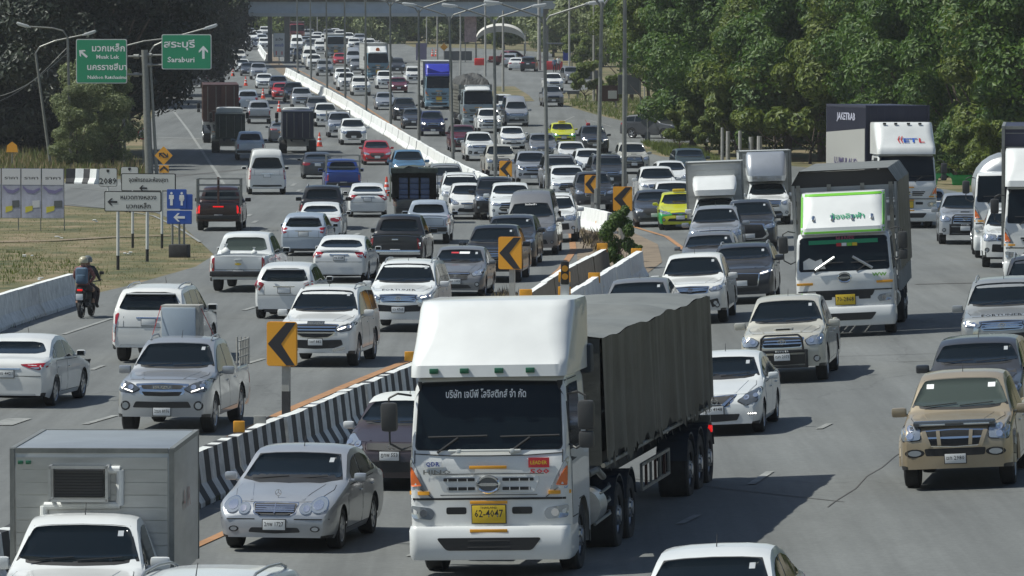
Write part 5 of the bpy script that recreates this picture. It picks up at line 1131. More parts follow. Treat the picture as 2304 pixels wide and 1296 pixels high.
for px, py, s, lb in [(1530, 346, .95, 'round low shrub at the left foot of the grove beside the dark pickup'), (2190, 425, 1.1, 'yellowish bush behind the white sedan and the silver suv'), (2140, 415, 1.2, 'dark bush beside the container truck cab'), (1600, 352, .9, 'low bush between the tree trunks above the box pickup'), (2240, 432, 1.2, 'bush left of the tanker'), (1300, 168, 1.5, 'bush behind the blue pickup on the frontage road'), (1668, 358, 1.9, 'leafy undergrowth between the trunks behind the grey posts'), (1745, 362, 1.9, 'leafy undergrowth above the silver topped box'), (1822, 368, 2.0, 'leafy undergrowth left of the tarp truck roof'), (2075, 384, 2.0, 'leafy undergrowth right of the container cab'), (2125, 392, 1.7, 'leafy undergrowth above the white sedan'), (1590, 346, 1.6, 'leafy undergrowth behind the dark green suv'), (1390, 244, 1.0, 'creeper covered post in the grass by the tall lamp post'), (1320, 228, 1.2, 'dark clump below the grey panel')]:
    tree(px, py, 's' if px != 2140 else 't', lb, 'bush', 'bushes at the foot of the trees', s, name='bush')
bsh = tree(1392, 606, 't', 'round green bush growing between the forked barriers', 'bush', None, .60, name='bush', zoff=.1); bsh.scale = (.56, .56, .86)
tree(1428, 590, 't', 'small leafy sprig at the right side of the round bush', 'bush', None, .25, name='bush')
GL = 'dark trees at the left'
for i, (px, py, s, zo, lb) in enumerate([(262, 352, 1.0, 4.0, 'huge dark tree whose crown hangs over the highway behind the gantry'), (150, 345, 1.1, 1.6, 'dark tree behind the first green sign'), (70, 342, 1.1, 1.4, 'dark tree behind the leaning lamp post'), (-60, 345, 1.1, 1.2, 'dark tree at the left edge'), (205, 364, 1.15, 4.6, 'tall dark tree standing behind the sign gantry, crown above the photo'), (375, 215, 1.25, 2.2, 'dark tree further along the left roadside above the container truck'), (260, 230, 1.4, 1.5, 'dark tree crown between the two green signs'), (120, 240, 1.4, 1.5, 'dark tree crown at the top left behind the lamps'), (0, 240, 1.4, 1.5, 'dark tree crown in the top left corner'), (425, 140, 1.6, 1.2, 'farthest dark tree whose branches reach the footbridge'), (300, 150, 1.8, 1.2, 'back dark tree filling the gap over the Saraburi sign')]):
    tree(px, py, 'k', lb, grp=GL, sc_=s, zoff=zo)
for px, py, s, lb in [(175, 384, .42, 'sunlit shrub at the left foot of the green signs'), (255, 382, .50, 'sunlit young tree right below the first green sign'), (215, 375, .58, 'loose yellowish young tree between the lamp posts')]:
    tree(px, py, 'd', lb, 'shrub', 'sunlit shrubs at the left verge', s, zoff=.4, name='shrub')  # pale crown puts the sunlight on these shrubs into the leaf colour
for i in range(17):
    px = 575+i*48; tree(px, 73+(i % 3)*3 if px < 860 else 98-(i % 3)*6, 'f' if i % 3 else 'g', 'far roadside tree under the footbridge, number %s of the low green belt from the left' % ['one', 'two', 'three', 'four', 'five', 'six', 'seven', 'eight', 'nine', 'ten', 'eleven', 'twelve', 'thirteen', 'fourteen', 'fifteen', 'sixteen', 'seventeen'][i], grp='low far trees below the footbridge', sc_=.75+.1*(i % 3), zoff=.3)
for i in range(14):
    px = 540+i*66; tree(px, 58 if px < 900 else 74, 'g' if i % 2 else 'f', 'tall distant tree behind the footbridge, %s along the skyline' % ['first', 'second', 'third', 'fourth', 'fifth', 'sixth', 'seventh', 'eighth', 'ninth', 'tenth', 'eleventh', 'twelfth', 'thirteenth', 'fourteenth'][i], grp='tall far trees behind the footbridge', sc_=1.5, zoff=1)
for px, py, c, s, lb in [(1245, 128, 'g', .8, 'greyish tree right of the footbridge end'), (1300, 132, 'g', .9, 'greyish tree behind the roadside stall'), (1355, 150, 'g', .9, 'greyish tree above the grey panel'), (1250, 118, 'a', .8, 'rounded dark tree right of the arch tent'), (1400, 150, 'f', 1.0, 'tree behind the framed board'), (1135, 112, 'f', .5, 'low yellow green tree inside the arch of the tent'), (1330, 118, 'f', 1.4, 'wide tree at the top between grove and footbridge')]:
    tree(px, py, c, lb, grp='trees right of the footbridge', sc_=s)
for k_, (x, y, c) in enumerate([(27, 70, 'a'), (30, 95, 'c'), (33, 120, 'b'), (37, 145, 'a'), (41, 172, 'c'), (44, 200, 'b'), (46, 225, 'a'), (30, 45, 'c')]):
    tree(0, 0, c, 'roadside tree beyond the right edge of the view, %s along the verge' % ['first', 'second', 'third', 'fourth', 'fifth', 'sixth', 'seventh', 'eighth'][k_], grp='trees outside the right edge', dxy=(x, y), zoff=.3, sc_=1.0)
def tufts(name, polys, n, h, label, mats, lean=.35):
    rnd = random.Random(len(name)+n); mb = MB()
    for k in range(n):
        P = polys[rnd.randrange(len(polys))]
        x0, x1 = min(p[0] for p in P), max(p[0] for p in P); y0, y1 = min(p[1] for p in P), max(p[1] for p in P)
        for _ in range(8):
            q = (rnd.uniform(x0, x1), rnd.uniform(y0, y1))
            if inside(q, P): break
        else: continue
        b = at(*q); mi = 0 if rnd.random() < .5 else 1
        for j in range(4):
            a = rnd.uniform(0, 2*PI); c = b+Vector((rnd.gauss(0, .12), rnd.gauss(0, .12), -.02)); hh = h*rnd.uniform(.5, 1.3)
            d = Vector((math.cos(a), math.sin(a), 0))*hh*.10; t = c+Vector((rnd.gauss(0, lean)*hh, rnd.gauss(0, lean)*hh, hh))
            o = len(mb.v); mb.v += [tuple(c-d), tuple(c+d), tuple(t)]; mb.f.append((o, o+1, o+2)); mb.m.append(mi)
    return tag(mb.build(name, mats, smooth=0), label, None, None, 'stuff')
tufts('grass', [[(-20, 470), (150, 468), (340, 480), (400, 505), (450, 550), (478, 573), (430, 596), (300, 634), (210, 655), (150, 610), (-20, 650)]], 2200, .07, 'short dry grass on the left verge', ['straw', 'grassg'])
tufts('tall_dry_grass', [[(-20, 330), (250, 330), (330, 392), (230, 402), (-20, 402)]], 1500, .6, 'tall dry grass behind the kerb wall', ['straw', 'grassg'], .2)
tufts('undergrowth', [[(-20, 560), (110, 575), (240, 610), (200, 650), (140, 608), (-20, 648)]], 300, .14, 'weeds on the bank behind the white wall', ['grassg', 'leaf2'])
tufts('grass', [[(1270, 232), (1300, 212), (1500, 225), (1500, 282), (1440, 280), (1340, 255)], [(1442, 320), (1560, 330), (1620, 362), (1500, 350)]], 2600, .3, 'green grass strip on the right verge', ['grassg', 'leaf2'])
tufts('median_weeds', [[(1085, 700), (1130, 660), (1160, 668), (1150, 735), (1100, 760)], [(1290, 515), (1370, 530), (1400, 600), (1330, 560)]], 420, .28, 'dry brown weeds in the median', ['straw', 'bark'])
tufts('barrier_weeds', [[(445, 1132), (600, 1065), (945, 905), (945, 912), (600, 1075), (445, 1142)], [(0, 738), (150, 686), (150, 690), (0, 743)]], 260, .14, 'thin weeds along the foot of the barriers', ['grassg', 'bark'])
# ================================================================ trucks
CAB = dict(L=2.05, W=2.36, prof=[(0, 1.62), (.03, 1.78), (.07, 1.88), (.28, 2.75), (.36, 2.86), (.52, 2.91), (2.0, 2.91), (2.05, 2.86)], belt=[(0, 1.68), (2.05, 1.72)], r=.50, axles=[1.3], ride=.36, tum=.05, rroof=.13, fr=.22, fa=.07, rr=.1, ra=.01, slab=1, smooth=.035, hr=.06, tw=.30, crown=.02, gap=.09, lipf=0, lipr=0)
def stack(mb, secs, yb, mi=0, cap=True, n=6):
    rings = []
    for (z, yf, hw, r, *b) in secs:
        bb = b[0] if b else yb
        p = [(-hw, bb)] + [(-hw+r-r*math.cos(PI/2*i/n), yf+r-r*math.sin(PI/2*i/n)) for i in range(n+1)] + [(hw-r+r*math.sin(PI/2*i/n), yf+r-r*math.cos(PI/2*i/n)) for i in range(n+1)] + [(hw, bb)]
        rings.append([(x, y, z) for x, y in p])
    m = len(rings[0]); V = [v for r_ in rings for v in r_]; Fs = []
    for k in range(len(rings)-1):
        for i in range(m): Fs.append((k*m+i, k*m+(i+1) % m, (k+1)*m+(i+1) % m, (k+1)*m+i))
    if cap: Fs += [tuple(range((len(rings)-1)*m, len(rings)*m)), tuple(range(m-1, -1, -1))]
    mb.add(V, Fs, mi); return mb
def folds(mb, x, y0, y1, z0, z1, sx, amp=.05, seed=1, mi=0, n=70, zn=14, ragged=.08, topf=None):
    rnd = random.Random(seed); ph = [(rnd.uniform(.8, 5), rnd.uniform(0, 6.28), rnd.random()) for _ in range(7)]
    V = []; cre = [rnd.uniform(0, 1)**2 for _ in range(n+1)]; ragz = [rnd.uniform(-ragged, ragged) for _ in range(n+1)]
    for i in range(n+1):
        y = y0+(y1-y0)*i/n
        for j in range(zn+1):
            t = j/zn; z = z0+(z1-z0)*t+ragz[i]*(1-t)**3-(topf(y)*t if topf else 0)
            d = sum(a*math.sin(f*y*1.3+p+t*.6*a) for f, p, a in ph)/5*amp*(1-.75*t) + (abs(math.sin(y*1.1+.3*math.sin(y*2.7)))*amp*.5+cre[i]*amp*.28)*(1-.6*t)
            V.append((x+sx*d, y, z))
    Fs = [(i*(zn+1)+j, (i+1)*(zn+1)+j, (i+1)*(zn+1)+j+1, i*(zn+1)+j+1) for i in range(n) for j in range(zn)]
    if sx > 0: Fs = Fs
    else: Fs = [f[::-1] for f in Fs]
    mb.add(V, Fs, mi); return mb
def truck(px, py, label, o, away=False, name='truck', cat='truck', dh=0.0, grp=None):
    K = dict(CAB); K.update(o.get('cab', {})); k = o.get('k', 1.0)
    A = K['axles'][0]; L = K['L']; W = K['W']; p = at(px, py); h = head(p.y)+math.radians(dh)
    hero = o.get('hero'); col = o.get('col', PC['W']); axr = o.get('axr', [4.6, 5.9]); r = K['r']
    a = Vector((math.sin(h), math.cos(h), 0)); q = p if not away else p + a*(axr[-1]-A)
    root = empty(name, frame_at(gp(q.x, q.y), h, flip=away)); tag(root, label, cat, grp)
    mb = shell(K); dy = L/2-A; mb.v = [(x, y+dy, z) for x, y, z in mb.v]; bvh = make_bvh(mb)
    Y = lambda t: t-A
    def one(nm, poly, ax, mm, parent=root, **kk):
        m = MB(); patch(m, bvh, poly, ax, **kk); return m.build(nm, [mm], parent, smooth=50)
    cab = mb.build('cab', ['paint', 'black'], root, smooth=40, col=col)
    zs = max(z for t, z in K['prof']); zw0 = o.get('zw0', 1.86); zw1 = zs-.13; hw = W/2-.11
    wsp = mir([(0, zw0-.01), (hw*.97, zw0), (hw, zw0+.05), (hw-.04, zw1-.05), (hw-.09, zw1), (0, zw1+.02)])
    one('windscreen_seal', [(x*1.015, z+(.018 if z > 2.2 else -.018)) for x, z in wsp], 'F', 'black', off=.004, rnd=.06)
    ws = one('windshield', wsp, 'F', 'glass', off=.012, rnd=.07, res=.12)
    for ax in 'LS': one('side_window', [(Y(.30), zw0), (Y(1.35), zw0), (Y(1.35), zw1-.05), (Y(.52), zw1-.05)], ax, 'glass', off=.01, rnd=.05)
    for ax in 'LS':
        one('door_gap', rect(Y(.26), .85, Y(1.42), zw1+.03), ax, 'seam', cab, off=.003)
        d = one('door', [(Y(.28), .87), (Y(1.40), .87), (Y(1.40), zw0-.04), (Y(.28), zw0-.04)], ax, 'paint', off=.008); d.color = col
    w_ = MB()
    for sx in (-.62, .42): w_.tube([Vector((sx-.12, Y(.02), zw0-.05)), Vector((sx+.18, Y(.06), zw0+.16))], .018, 5); w_.tube([Vector((sx-.25, Y(.065), zw0+.17)), Vector((sx+.60, Y(.065), zw0+.185))], .014, 5)
    w_.build('wiper', ['black'], root)
    # front panel
    gz0 = o.get('gz', (1.24, 1.47)); one('grille', mir([(0, gz0[1]), (.74, gz0[1]-.01), (.66, gz0[0]), (0, gz0[0])]), 'F', o.get('gm', 'paint'), off=.014, rnd=.05).color = col
    for i in range(2 if hero else 3):
        z = gz0[0]+.055+i*(gz0[1]-gz0[0]-.10)/(1 if hero else 2)
        for s in (1, -1): one('grille_slot', rect(min(s*.20, s*(.60+.05*i)), z-.022, max(s*.20, s*(.60+.05*i)), z+.022), 'F', 'black', off=.024, rnd=.01)
    cz = o.get('badge_z') or (gz0[0]+gz0[1])/2; yf = Y(0)-(.05 if not o.get('badge_z') else .02); m = MB()
    for i in range(24):
        u, v = 2*PI*i/24, 2*PI*(i+1)/24; m.cyl((.155*math.cos(u), yf, cz+.115*math.sin(u)), (.155*math.cos(v), yf, cz+.115*math.sin(v)), .020, n=5)
    m.prism([(-.155, cz+.0), (-.10, cz+.022), (.10, cz+.022), (.155, cz), (.10, cz-.022), (-.10, cz-.022)], yf-.015, yf+.01); m.prism(circ(0, cz, .14, .10, 20), yf+.01, yf+.02, 1)
    m.build('badge', ['chrome', 'darklens'], root)
    for s in (1, -1):
        q = [(.83, .85), (1.12, .88), (1.13, 1.06), (.84, 1.02), (.78, .95)]
        hl = one('headlight', q if s > 0 else flipx(q), 'F', 'lens', off=.02, rnd=.04); one('lamp_bowl', circ(s*.95, .95, .055), 'F', 'lamp', hl, off=.03)
        if o.get('corner', 1) == 0: continue
        q = [(.90, 1.27), (1.16, 1.29), (1.17, 1.74), (1.12, 1.68)]
        q = [(x_*(W/2-.015)/1.18, z_) for x_, z_ in q]
        one('corner_lamp_panel', q if s > 0 else flipx(q), 'F', 'lens', off=.010, rnd=.02)
        q = [(1.0, 1.34), (1.155, 1.33), (1.16, 1.62), (1.10, 1.52)]
        q = [(x_*(W/2-.02)/1.18, z_) for x_, z_ in q]
        one('corner_lamp', q if s > 0 else flipx(q), 'F', 'amber', off=.024, rnd=.02)
        one('reflective_tape', rect(min(s*.86, s*1.15), 1.21, max(s*.86, s*1.15), 1.26), 'F', 'orange', off=.026)
    one('panel_gap', rect(-W/2+.06, 1.135, W/2-.06, 1.165), 'F', 'black', off=.016)
    bp = MB(); stack(bp, [(.28, Y(0)-.06, W/2-.02, .12, Y(.5)), (.36, Y(0)-.10, W/2+.01, .14, Y(.75)), (.70, Y(0)-.10, W/2+.01, .14, Y(.75)), (.76, Y(0)-.05, W/2-.005, .12, Y(.75))], 0)
    bpo = bp.build('bumper', ['paint'], root, smooth=40); bpo.color = o.get('bcol', col)
    MB().prism(rounded([(-.76, .60), (.76, .60), (.62, .42), (-.62, .42)], .05), Y(0)-.115, Y(0)-.08).build('bumper_intake', ['black'], bpo, smooth=0)
    for s in (1, -1): one('side_intake', rect(min(s*.33, s*.62), .93, max(s*.33, s*.62), 1.03), 'F', 'black', off=.012, rnd=.03)
    plate(root, Y(0)-.05, .93, o.get('plate', None), m='plate_y', w=.48, h=.25)
    for z in o.get('tapes', (1.60, 1.10, .70)): MB().rbox((0, Y(0)-(.11 if z < .8 else .045), z), (.54, .012, .045), .005).build('reflective_tape', ['orange'], root)
    # mirrors
    for s in (1, -1):
        m = MB(); x = s*(W/2+.26)
        m.tube([(s*(W/2-.03), Y(.22), 2.62), (s*(W/2+.14), Y(.05), 2.66), (x, Y(.02), 2.6), (x, Y(.02), 1.95), (s*(W/2+.1), Y(.1), 1.85), (s*(W/2-.02), Y(.22), 1.9)], .016, 6, 0)
        m.rbox((x, Y(.02), 2.33), (.24, .14, .42), .06, 0)
        if s > 0: m.rbox((x, Y(.02), 1.98), (.22, .14, .24), .05, 0)
        m.box((x, Y(.02)+.071, 2.33), (.19, .006, .34), 1); m.build('side_mirror', ['grey', 'glass'], root)
    # roof fairing
    f = o.get('fair')
    if f:
        top = f['top']; z0 = zs-.03; H = top-z0; m = MB(); wf = f.get('w', W/2-.03)
        stack(m, [(z0, Y(.10), wf, .16), (z0+H*.16, Y(.12), wf, .18), (z0+H*.24, Y(.22), wf, .20), (z0+H*.45, Y(.42), wf, .30), (z0+H*.70, Y(.64), wf, .36), (z0+H*.90, Y(.86), wf, .34), (top-.015, Y(.98), wf-.02, .30), (top, Y(1.10), wf-.09, .26)], Y(f.get('back', 2.2)))
        fo = m.build('roof_fairing', ['paint'], root, smooth=40); fo.color = f.get('col', col)
        if f.get('lamps'):
            for x in (-.77, -.33, .17, .62): MB().rbox((x, Y(.09) if not f.get('lampz') else Y(.86), f.get('lampz', z0+.09)), (.13, .05, .075), .012).build('marker_lamp', [f['lamps']], fo)
        if f.get('horns'):
            for x in (-.72, -.26, .24, .72): MB().cyl((x, Y(.42), z0+H*.40), (x, Y(.26), z0+H*.34), .06, .03, 10).build('marker_lamp', ['chrome'], fo)
        if f.get('trim'):
            fb = make_bvh(m)
            for zz in ((z0+.02, z0+.07), (top-.09, top-.03)):
                t = MB(); patch(t, fb, rect(-wf+.02, zz[0], wf-.02, zz[1]), 'F', 0, off=.012); t.build('green_edge', ['limegreen'], fo)
            for s in (1, -1):
                t = MB(); patch(t, fb, rect(min(s*(wf-.01), s*(wf-.06)), z0+.08, max(s*(wf-.01), s*(wf-.06)), top-.10), 'F', 0, off=.012); t.build('green_edge', ['limegreen'], fo)
        if f.get('text'):
            fb = make_bvh(m)
            for (tx, x, z, hh, ww, mm) in f['text']:
                q = fb.ray_cast(Vector((x, -12, z)), Vector((0, 1, 0)))[0]
                nn = fb.ray_cast(Vector((x, -12, z)), Vector((0, 1, 0)))[1]; ang = math.atan2(nn.z, -nn.y)
                link('lettering', text_mesh(tx, hh, mm, ww, .02), fo, T(x, q.y-.03, z, 0, -ang))
    # chassis and wheels
    cl = o.get('len', 8.0); y0c = Y(o.get('c0', 2.25)); y1c = Y(cl)
    m = MB()
    for s in (1, -1): m.box((s*.42, (Y(1.2)+y1c)/2, .92), (.09, y1c-Y(1.2)-.1, .26))
    for kx in range(int((y1c-y0c)/1.2)): m.box((0, y0c+.6+kx*1.2, .95), (.84, .1, .16))
    m.build('chassis', ['chassis'], root, smooth=0)
    for s in (1, -1):
        wheel(root, s*(W/2-.18), 0, r, .28, 0 if hero else 1, True)
        for ax_ in axr: wheel(root, s*(1.22-.26), Y(ax_), r, .50, 0 if hero else 1, True)
    # mudguards, tank, side rails
    for s in (1, -1):
        m = MB(); m.cyl((s*.95, Y(2.6), .78), (s*.95, Y(3.3), .78), .28, n=16) if cl > 5 else m.box((s*.9, Y(2.6), .8), (.3, .5, .3))
        m.build('fuel_tank', ['alu'], root)
        if len(axr) > 0 and cl > 7:
            a0, a1 = (axr[1]+1.9 if hero else 3.8), (axr[1]+5.2 if hero else axr[0]-.75)
            if a1 > a0+.8:
                m = MB()
                for z in (.62, 1.0): m.box((s*1.12, (Y(a0)+Y(a1))/2, z), (.04, a1-a0, .05))
                nb = max(3, int((a1-a0)/.5))
                for i in range(nb+1): m.box((s*1.12, Y(a0)+(a1-a0)*i/nb, .81), (.04, .06, .42), i % 2)
                m.build('side_guard', ['steel', 'rust'], root, smooth=0)
            for ax_ in axr:
                m = MB(); R = r+.10; n_ = 8
                for i in range(n_):
                    u, v = PI*(.1+.8*i/n_), PI*(.1+.8*(i+1)/n_)
                    c0, c1 = (Y(ax_)+R*math.cos(u), r+R*math.sin(u)), (Y(ax_)+R*math.cos(v), r+R*math.sin(v))
                    m.add([(s*.70, c0[0], c0[1]), (s*1.22, c0[0], c0[1]), (s*1.22, c1[0], c1[1]), (s*.70, c1[0], c1[1]), (s*1.22, c0[0], c0[1]+.03), (s*1.22, c1[0], c1[1]+.03)], [(0, 1, 2, 3), (1, 4, 5, 2)])
                m.build('mudguard', ['chassis'], root)
    # cargo
    c = o.get('cargo', {}); ty = c.get('type'); hwc = c.get('w', 2.42)/2; zb, zt_ = c.get('z', (1.25, 3.4)); yc0, yc1 = y0c+.05, y1c
    ccol = c.get('mat', 'alu')
    if ty in ('box', 'container'):
        m = MB(); m.box((0, (yc0+yc1)/2, (zb+zt_)/2), (2*hwc, yc1-yc0, zt_-zb)); root2 = m.build('cargo_box', [ccol], root, smooth=0)
        fr = MB(); e = .09
        for yy in (yc0, yc1):
            for s in (1, -1): fr.box((s*(hwc-e/2+.012), yy, (zb+zt_)/2), (e, e, zt_-zb+.02))
            fr.box((0, yy, zt_-e/2+.012), (2*hwc-2*e, e, e)); fr.box((0, yy, zb+e/2-.012), (2*hwc-2*e, e, e))
        for s in (1, -1):
            fr.box((s*(hwc-e/2+.014), (yc0+yc1)/2, zt_-e/2+.014), (e, yc1-yc0-e, e)); fr.box((s*(hwc-e/2+.014), (yc0+yc1)/2, zb+e/2-.014), (e, yc1-yc0-e, e))
        fr.build('corner_frame', [c.get('fmat', 'steel')], root2, smooth=0)
        rb = MB(); nr = c.get('ribs', 9)
        if ty == 'container':
            for s in (1, -1):
                for i in range(int((yc1-yc0)/.28)): rb.box((s*(hwc+.008), yc0+.2+i*.28, (zb+zt_)/2), (.03, .14, zt_-zb-.2))
            for i in range(int(2*hwc/.28)-1):
                for yy, sg in ((yc0, -1), (yc1, 1)): rb.box((-hwc+.25+i*.28, yy+sg*.008, (zb+zt_)/2), (.14, .03, zt_-zb-.2))
            rb.build('corrugation', [ccol], root2, smooth=0)
        else:
            for i in range(nr):
                z = zb+(zt_-zb)*(i+.5)/nr
                rb.box((0, yc0-.004, z), (2*hwc-.2, .02, .018))
                for s in (1, -1): rb.box((s*(hwc+.004), (yc0+yc1)/2, z), (.02, yc1-yc0-.2, .018))
            rb.build('panel_rib', [c.get('fmat', 'steel')], root2, smooth=0)
        dm = MB()
        for s in (1, -1): dm.rbox((s*hwc*.49, yc1+.03, (zb+zt_)/2), (hwc*.92, .04, zt_-zb-.22), .01)
        dd = dm.build('rear_door', [ccol], root2)
        lb = MB()
        for x in (-.75, -.28, .28, .75): lb.cyl((x*hwc, yc1+.07, zb+.1), (x*hwc, yc1+.07, zt_-.1), .022, n=6)
        lb.build('locking_bar', ['steel'], dd)
    elif ty == 'tarp':
        sagf = lambda y_: c.get('sag', .05)*(.6*abs(math.sin((y_-yc0)*.78+.4))+.3*math.sin(y_*1.9+1)**2)
        for s in (1, -1):
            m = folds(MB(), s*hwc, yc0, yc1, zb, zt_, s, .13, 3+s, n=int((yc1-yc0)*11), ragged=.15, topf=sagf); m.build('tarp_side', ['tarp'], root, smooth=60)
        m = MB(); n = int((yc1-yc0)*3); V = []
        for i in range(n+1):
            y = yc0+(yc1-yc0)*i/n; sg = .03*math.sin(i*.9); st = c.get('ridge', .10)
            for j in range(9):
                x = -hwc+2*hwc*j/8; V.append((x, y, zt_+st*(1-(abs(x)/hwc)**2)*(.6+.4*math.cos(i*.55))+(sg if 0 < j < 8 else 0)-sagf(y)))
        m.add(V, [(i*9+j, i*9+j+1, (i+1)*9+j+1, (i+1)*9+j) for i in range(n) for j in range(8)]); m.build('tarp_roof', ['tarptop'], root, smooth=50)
        m = MB(); m.box((0, yc0+.05, (zb+zt_)/2-.05), (2*hwc-.04, .05, zt_-zb)); m.build('tarp_end', ['tarp'], root, smooth=0); m = MB(); m.box((0, yc1-.05, (zb+zt_)/2-.05), (2*hwc-.04, .05, zt_-zb)); m.build('tarp_end', ['tarp'], root, smooth=0)
        m = MB(); m.box((0, (yc0+yc1)/2, zb+.02), (2*hwc-.12, yc1-yc0-.1, .22)); m.build('load_bed', ['chassis'], root, smooth=0)
        if c.get('rim'): m = MB(); [m.cyl((s*hwc, yc0, zb-.05), (s*hwc, yc1, zb-.05), .035, n=6) for s in (1, -1)]; m.build('tarp_rope', ['wood'], root)
    elif ty == 'cage':
        m = MB()
        for s in (1, -1):
            for i in range(int((yc1-yc0)/.8)+1): m.box((s*hwc, min(yc0+i*.8, yc1), (zb+zt_)/2), (.08, .10, zt_-zb))
            m.build('stake', [ccol], root, smooth=0); m = MB()
            nb = 9
            for i in range(nb): o_ = MB().box((s*(hwc-.03), (yc0+yc1)/2, zb+(zt_-zb)*(i+.5)/nb), (.04, yc1-yc0, (zt_-zb)/nb*.62)).build('side_board', [ccol], root, smooth=0)
        nb = 6; hh = zt_-zb
        for i in range(nb): MB().box((0, yc0, zb+hh*(i+.5)/nb), (2*hwc-.1, .05, hh/nb*.72)).build('headboard', [ccol], root, smooth=0)
        m = MB()
        for x in (-.9, -.3, .35, .9): m.box((x*hwc, yc0-.04, (zb+zt_)/2), (.10, .05, hh))
        m.build('headboard_post', [c.get('pmat', 'steel')], root, smooth=0)
        if c.get('load'):   # lumpy tarped load
            bm = bmesh.new(); bmesh.ops.create_grid(bm, x_segments=20, y_segments=30, size=1); rnd = random.Random(3)
            for v in bm.verts:
                x, y = v.co.x, v.co.y; e = max(0, 1-max(abs(x), abs(y))**4)
                v.co = Vector((x*(hwc+.05), (yc0+yc1)/2+y*(yc1-yc0)/2, zt_-.35*(1-e)+e*(c['load']+.08*math.sin(x*7+y*3)+.07*math.sin(y*14))+rnd.uniform(-.04, .04)))
            me = bpy.data.meshes.new('covered_load'); bm.to_mesh(me); bm.free(); me.materials.append(M.setdefault('loadtarp', mat('worn_black_tarp', (.045, .045, .043), .7, noise=(2, .6, 1.5, .4)))); link('covered_load', me, root)
        if c.get('roof'):   # tarpaulin roof on the cage, hanging at the sides
            m = MB(); pts = [(-hwc-.04, zt_-.95), (-hwc-.05, zt_), (-hwc*.86, zt_+.34), (hwc*.86, zt_+.34), (hwc+.05, zt_), (hwc+.04, zt_-2.2)]
            n = 26; V = []
            for i in range(n+1):
                y = yc0-.12+(yc1-yc0+.12)*i/n
                for j, (x, z) in enumerate(pts): V.append((x+.03*math.sin(i*1.7+j), y, z+.02*math.sin(i*2.3+j*2)))
            m.add(V, [(i*6+j, i*6+j+1, (i+1)*6+j+1, (i+1)*6+j) for i in range(n) for j in range(5)]); m.build('tarp_roof', ['tarp'], root, smooth=30); m2_ = MB(); n2 = 20
            for i in range(n2+1):
                y = yc0-.10+(yc1-yc0)*i/n2; m2_.v += [(-hwc-.03, y, zt_+.02), (-hwc*.86, y, zt_+.355), (hwc*.86, y, zt_+.355), (hwc+.03, y, zt_+.02)]
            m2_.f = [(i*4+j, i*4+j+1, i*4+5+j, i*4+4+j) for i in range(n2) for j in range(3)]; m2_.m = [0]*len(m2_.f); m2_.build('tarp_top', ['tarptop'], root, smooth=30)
            m = MB(); m.prism([(-hwc-.04, zt_-.25), (-hwc-.05, zt_), (-hwc*.86, zt_+.32), (hwc*.86, zt_+.32), (hwc+.05, zt_), (hwc+.04, zt_-.25)], yc0-.02, yc0+.03); m.build('tarp_gable', ['black'], root, smooth=0)
    elif ty == 'tank':
        m = MB(); rr = (zt_-zb)/2; n = 24; zc_ = (zt_+zb)/2; prof = [(yc0, .2), (yc0+.05, rr*.7), (yc0+.2, rr*.95), (yc0+.35, rr), (yc1-.35, rr), (yc1-.05, rr*.7), (yc1, .2)]
        V = [(min(rr*1.08, hwc)/rr*q*math.cos(2*PI*i/n), y, zc_+q*math.sin(2*PI*i/n)) for y, q in prof for i in range(n)]
        m.add(V, [(k_*n+i, (k_+1)*n+i, (k_+1)*n+(i+1) % n, k_*n+(i+1) % n) for k_ in range(len(prof)-1) for i in range(n)]); m.add(V[:n], [tuple(range(n))])
        tk = m.build('tank', [ccol], root, smooth=45)
        for y in (yc0+1.2, yc0+2.6, yc0+4): MB().cyl((0, y, zt_-.05), (0, y, zt_+.12), .25, n=12).build('manhole', ['steel'], tk)
    return root, Y, bvh, one
M['limegreen'] = mat('lime_paint', (.16, .50, .03), .4, coat=.4)
M['artblue'] = mat('painted_blue_panel', (.03, .04, .50), .45, noise=(1.5, .7, 1.2))
M['navy'] = mat('navy_container', (.022, .024, .05), .5, noise=(1, .9, 1.1))
M['navyp'] = mat('navy_print', (.09, .075, .16), .6)
M['cbox'] = mat('grey_white_panel', (.42, .43, .42), .5, noise=(1.5, .9, 1.05))
M['tealglass'] = mat('teal_glass', (.012, .03, .035), .1, 0, coat=.5)
M['glassprint'] = mat('purple_print', (.30, .05, .10), .5)
# ---- the large white tractor with tarped trailer
root, Y, bvh, one = truck(1137, 1283, 'large white cab truck with tarpaulin covered semi trailer in the middle front', dict(hero=1, cab=dict(W=2.32), len=16.1, axr=[4.65, 5.98, 13.3, 14.6, 15.9], plate='62-4047', c0=2.95,
    fair=dict(top=3.93, lamps='green', back=2.3), cargo=dict(type='tarp', z=(1.42, 3.30), w=2.44, ridge=.09, sag=.09, rim=1)), name='articulated_truck', dh=0.0)
wsx = root
link('lettering', text_mesh('บริษัท เจบีพี โลจิสติกส์ จำ กัด', .105, 'whitep', 1.16, .02), root, T(-.05, Y(.235), 2.64, 0, -.22))
link('lettering', text_mesh('HINO', .06, 'steel', .40, .02), root, T(-.74, Y(0)-.022, 1.535))
link('lettering', text_mesh('500', .06, 'red', .28, .02), root, T(.74, Y(0)-.022, 1.535))
o = MB().box((0, 0, 0), (.30, .01, .14)).build('red_sticker', ['red'], root, mx=T(.73, Y(.005)-.022, 1.66)); link('lettering', text_mesh('LEADER', .05, 'plate_y', .24, .02), o, T(0, -.008, 0))
o = MB().box((0, 0, 0), (.26, .01, .08)).build('blue_sticker', ['whitep'], root, mx=T(-.80, Y(.0)-.016, 1.645)); link('lettering', text_mesh('QDR', .06, 'blue', .2, .02), o, T(0, -.008, 0))
link('lettering', text_mesh('THAILAND', .03, 'ink', .25, .01), root, T(0, Y(0)-.062, 1.025))
m = MB()
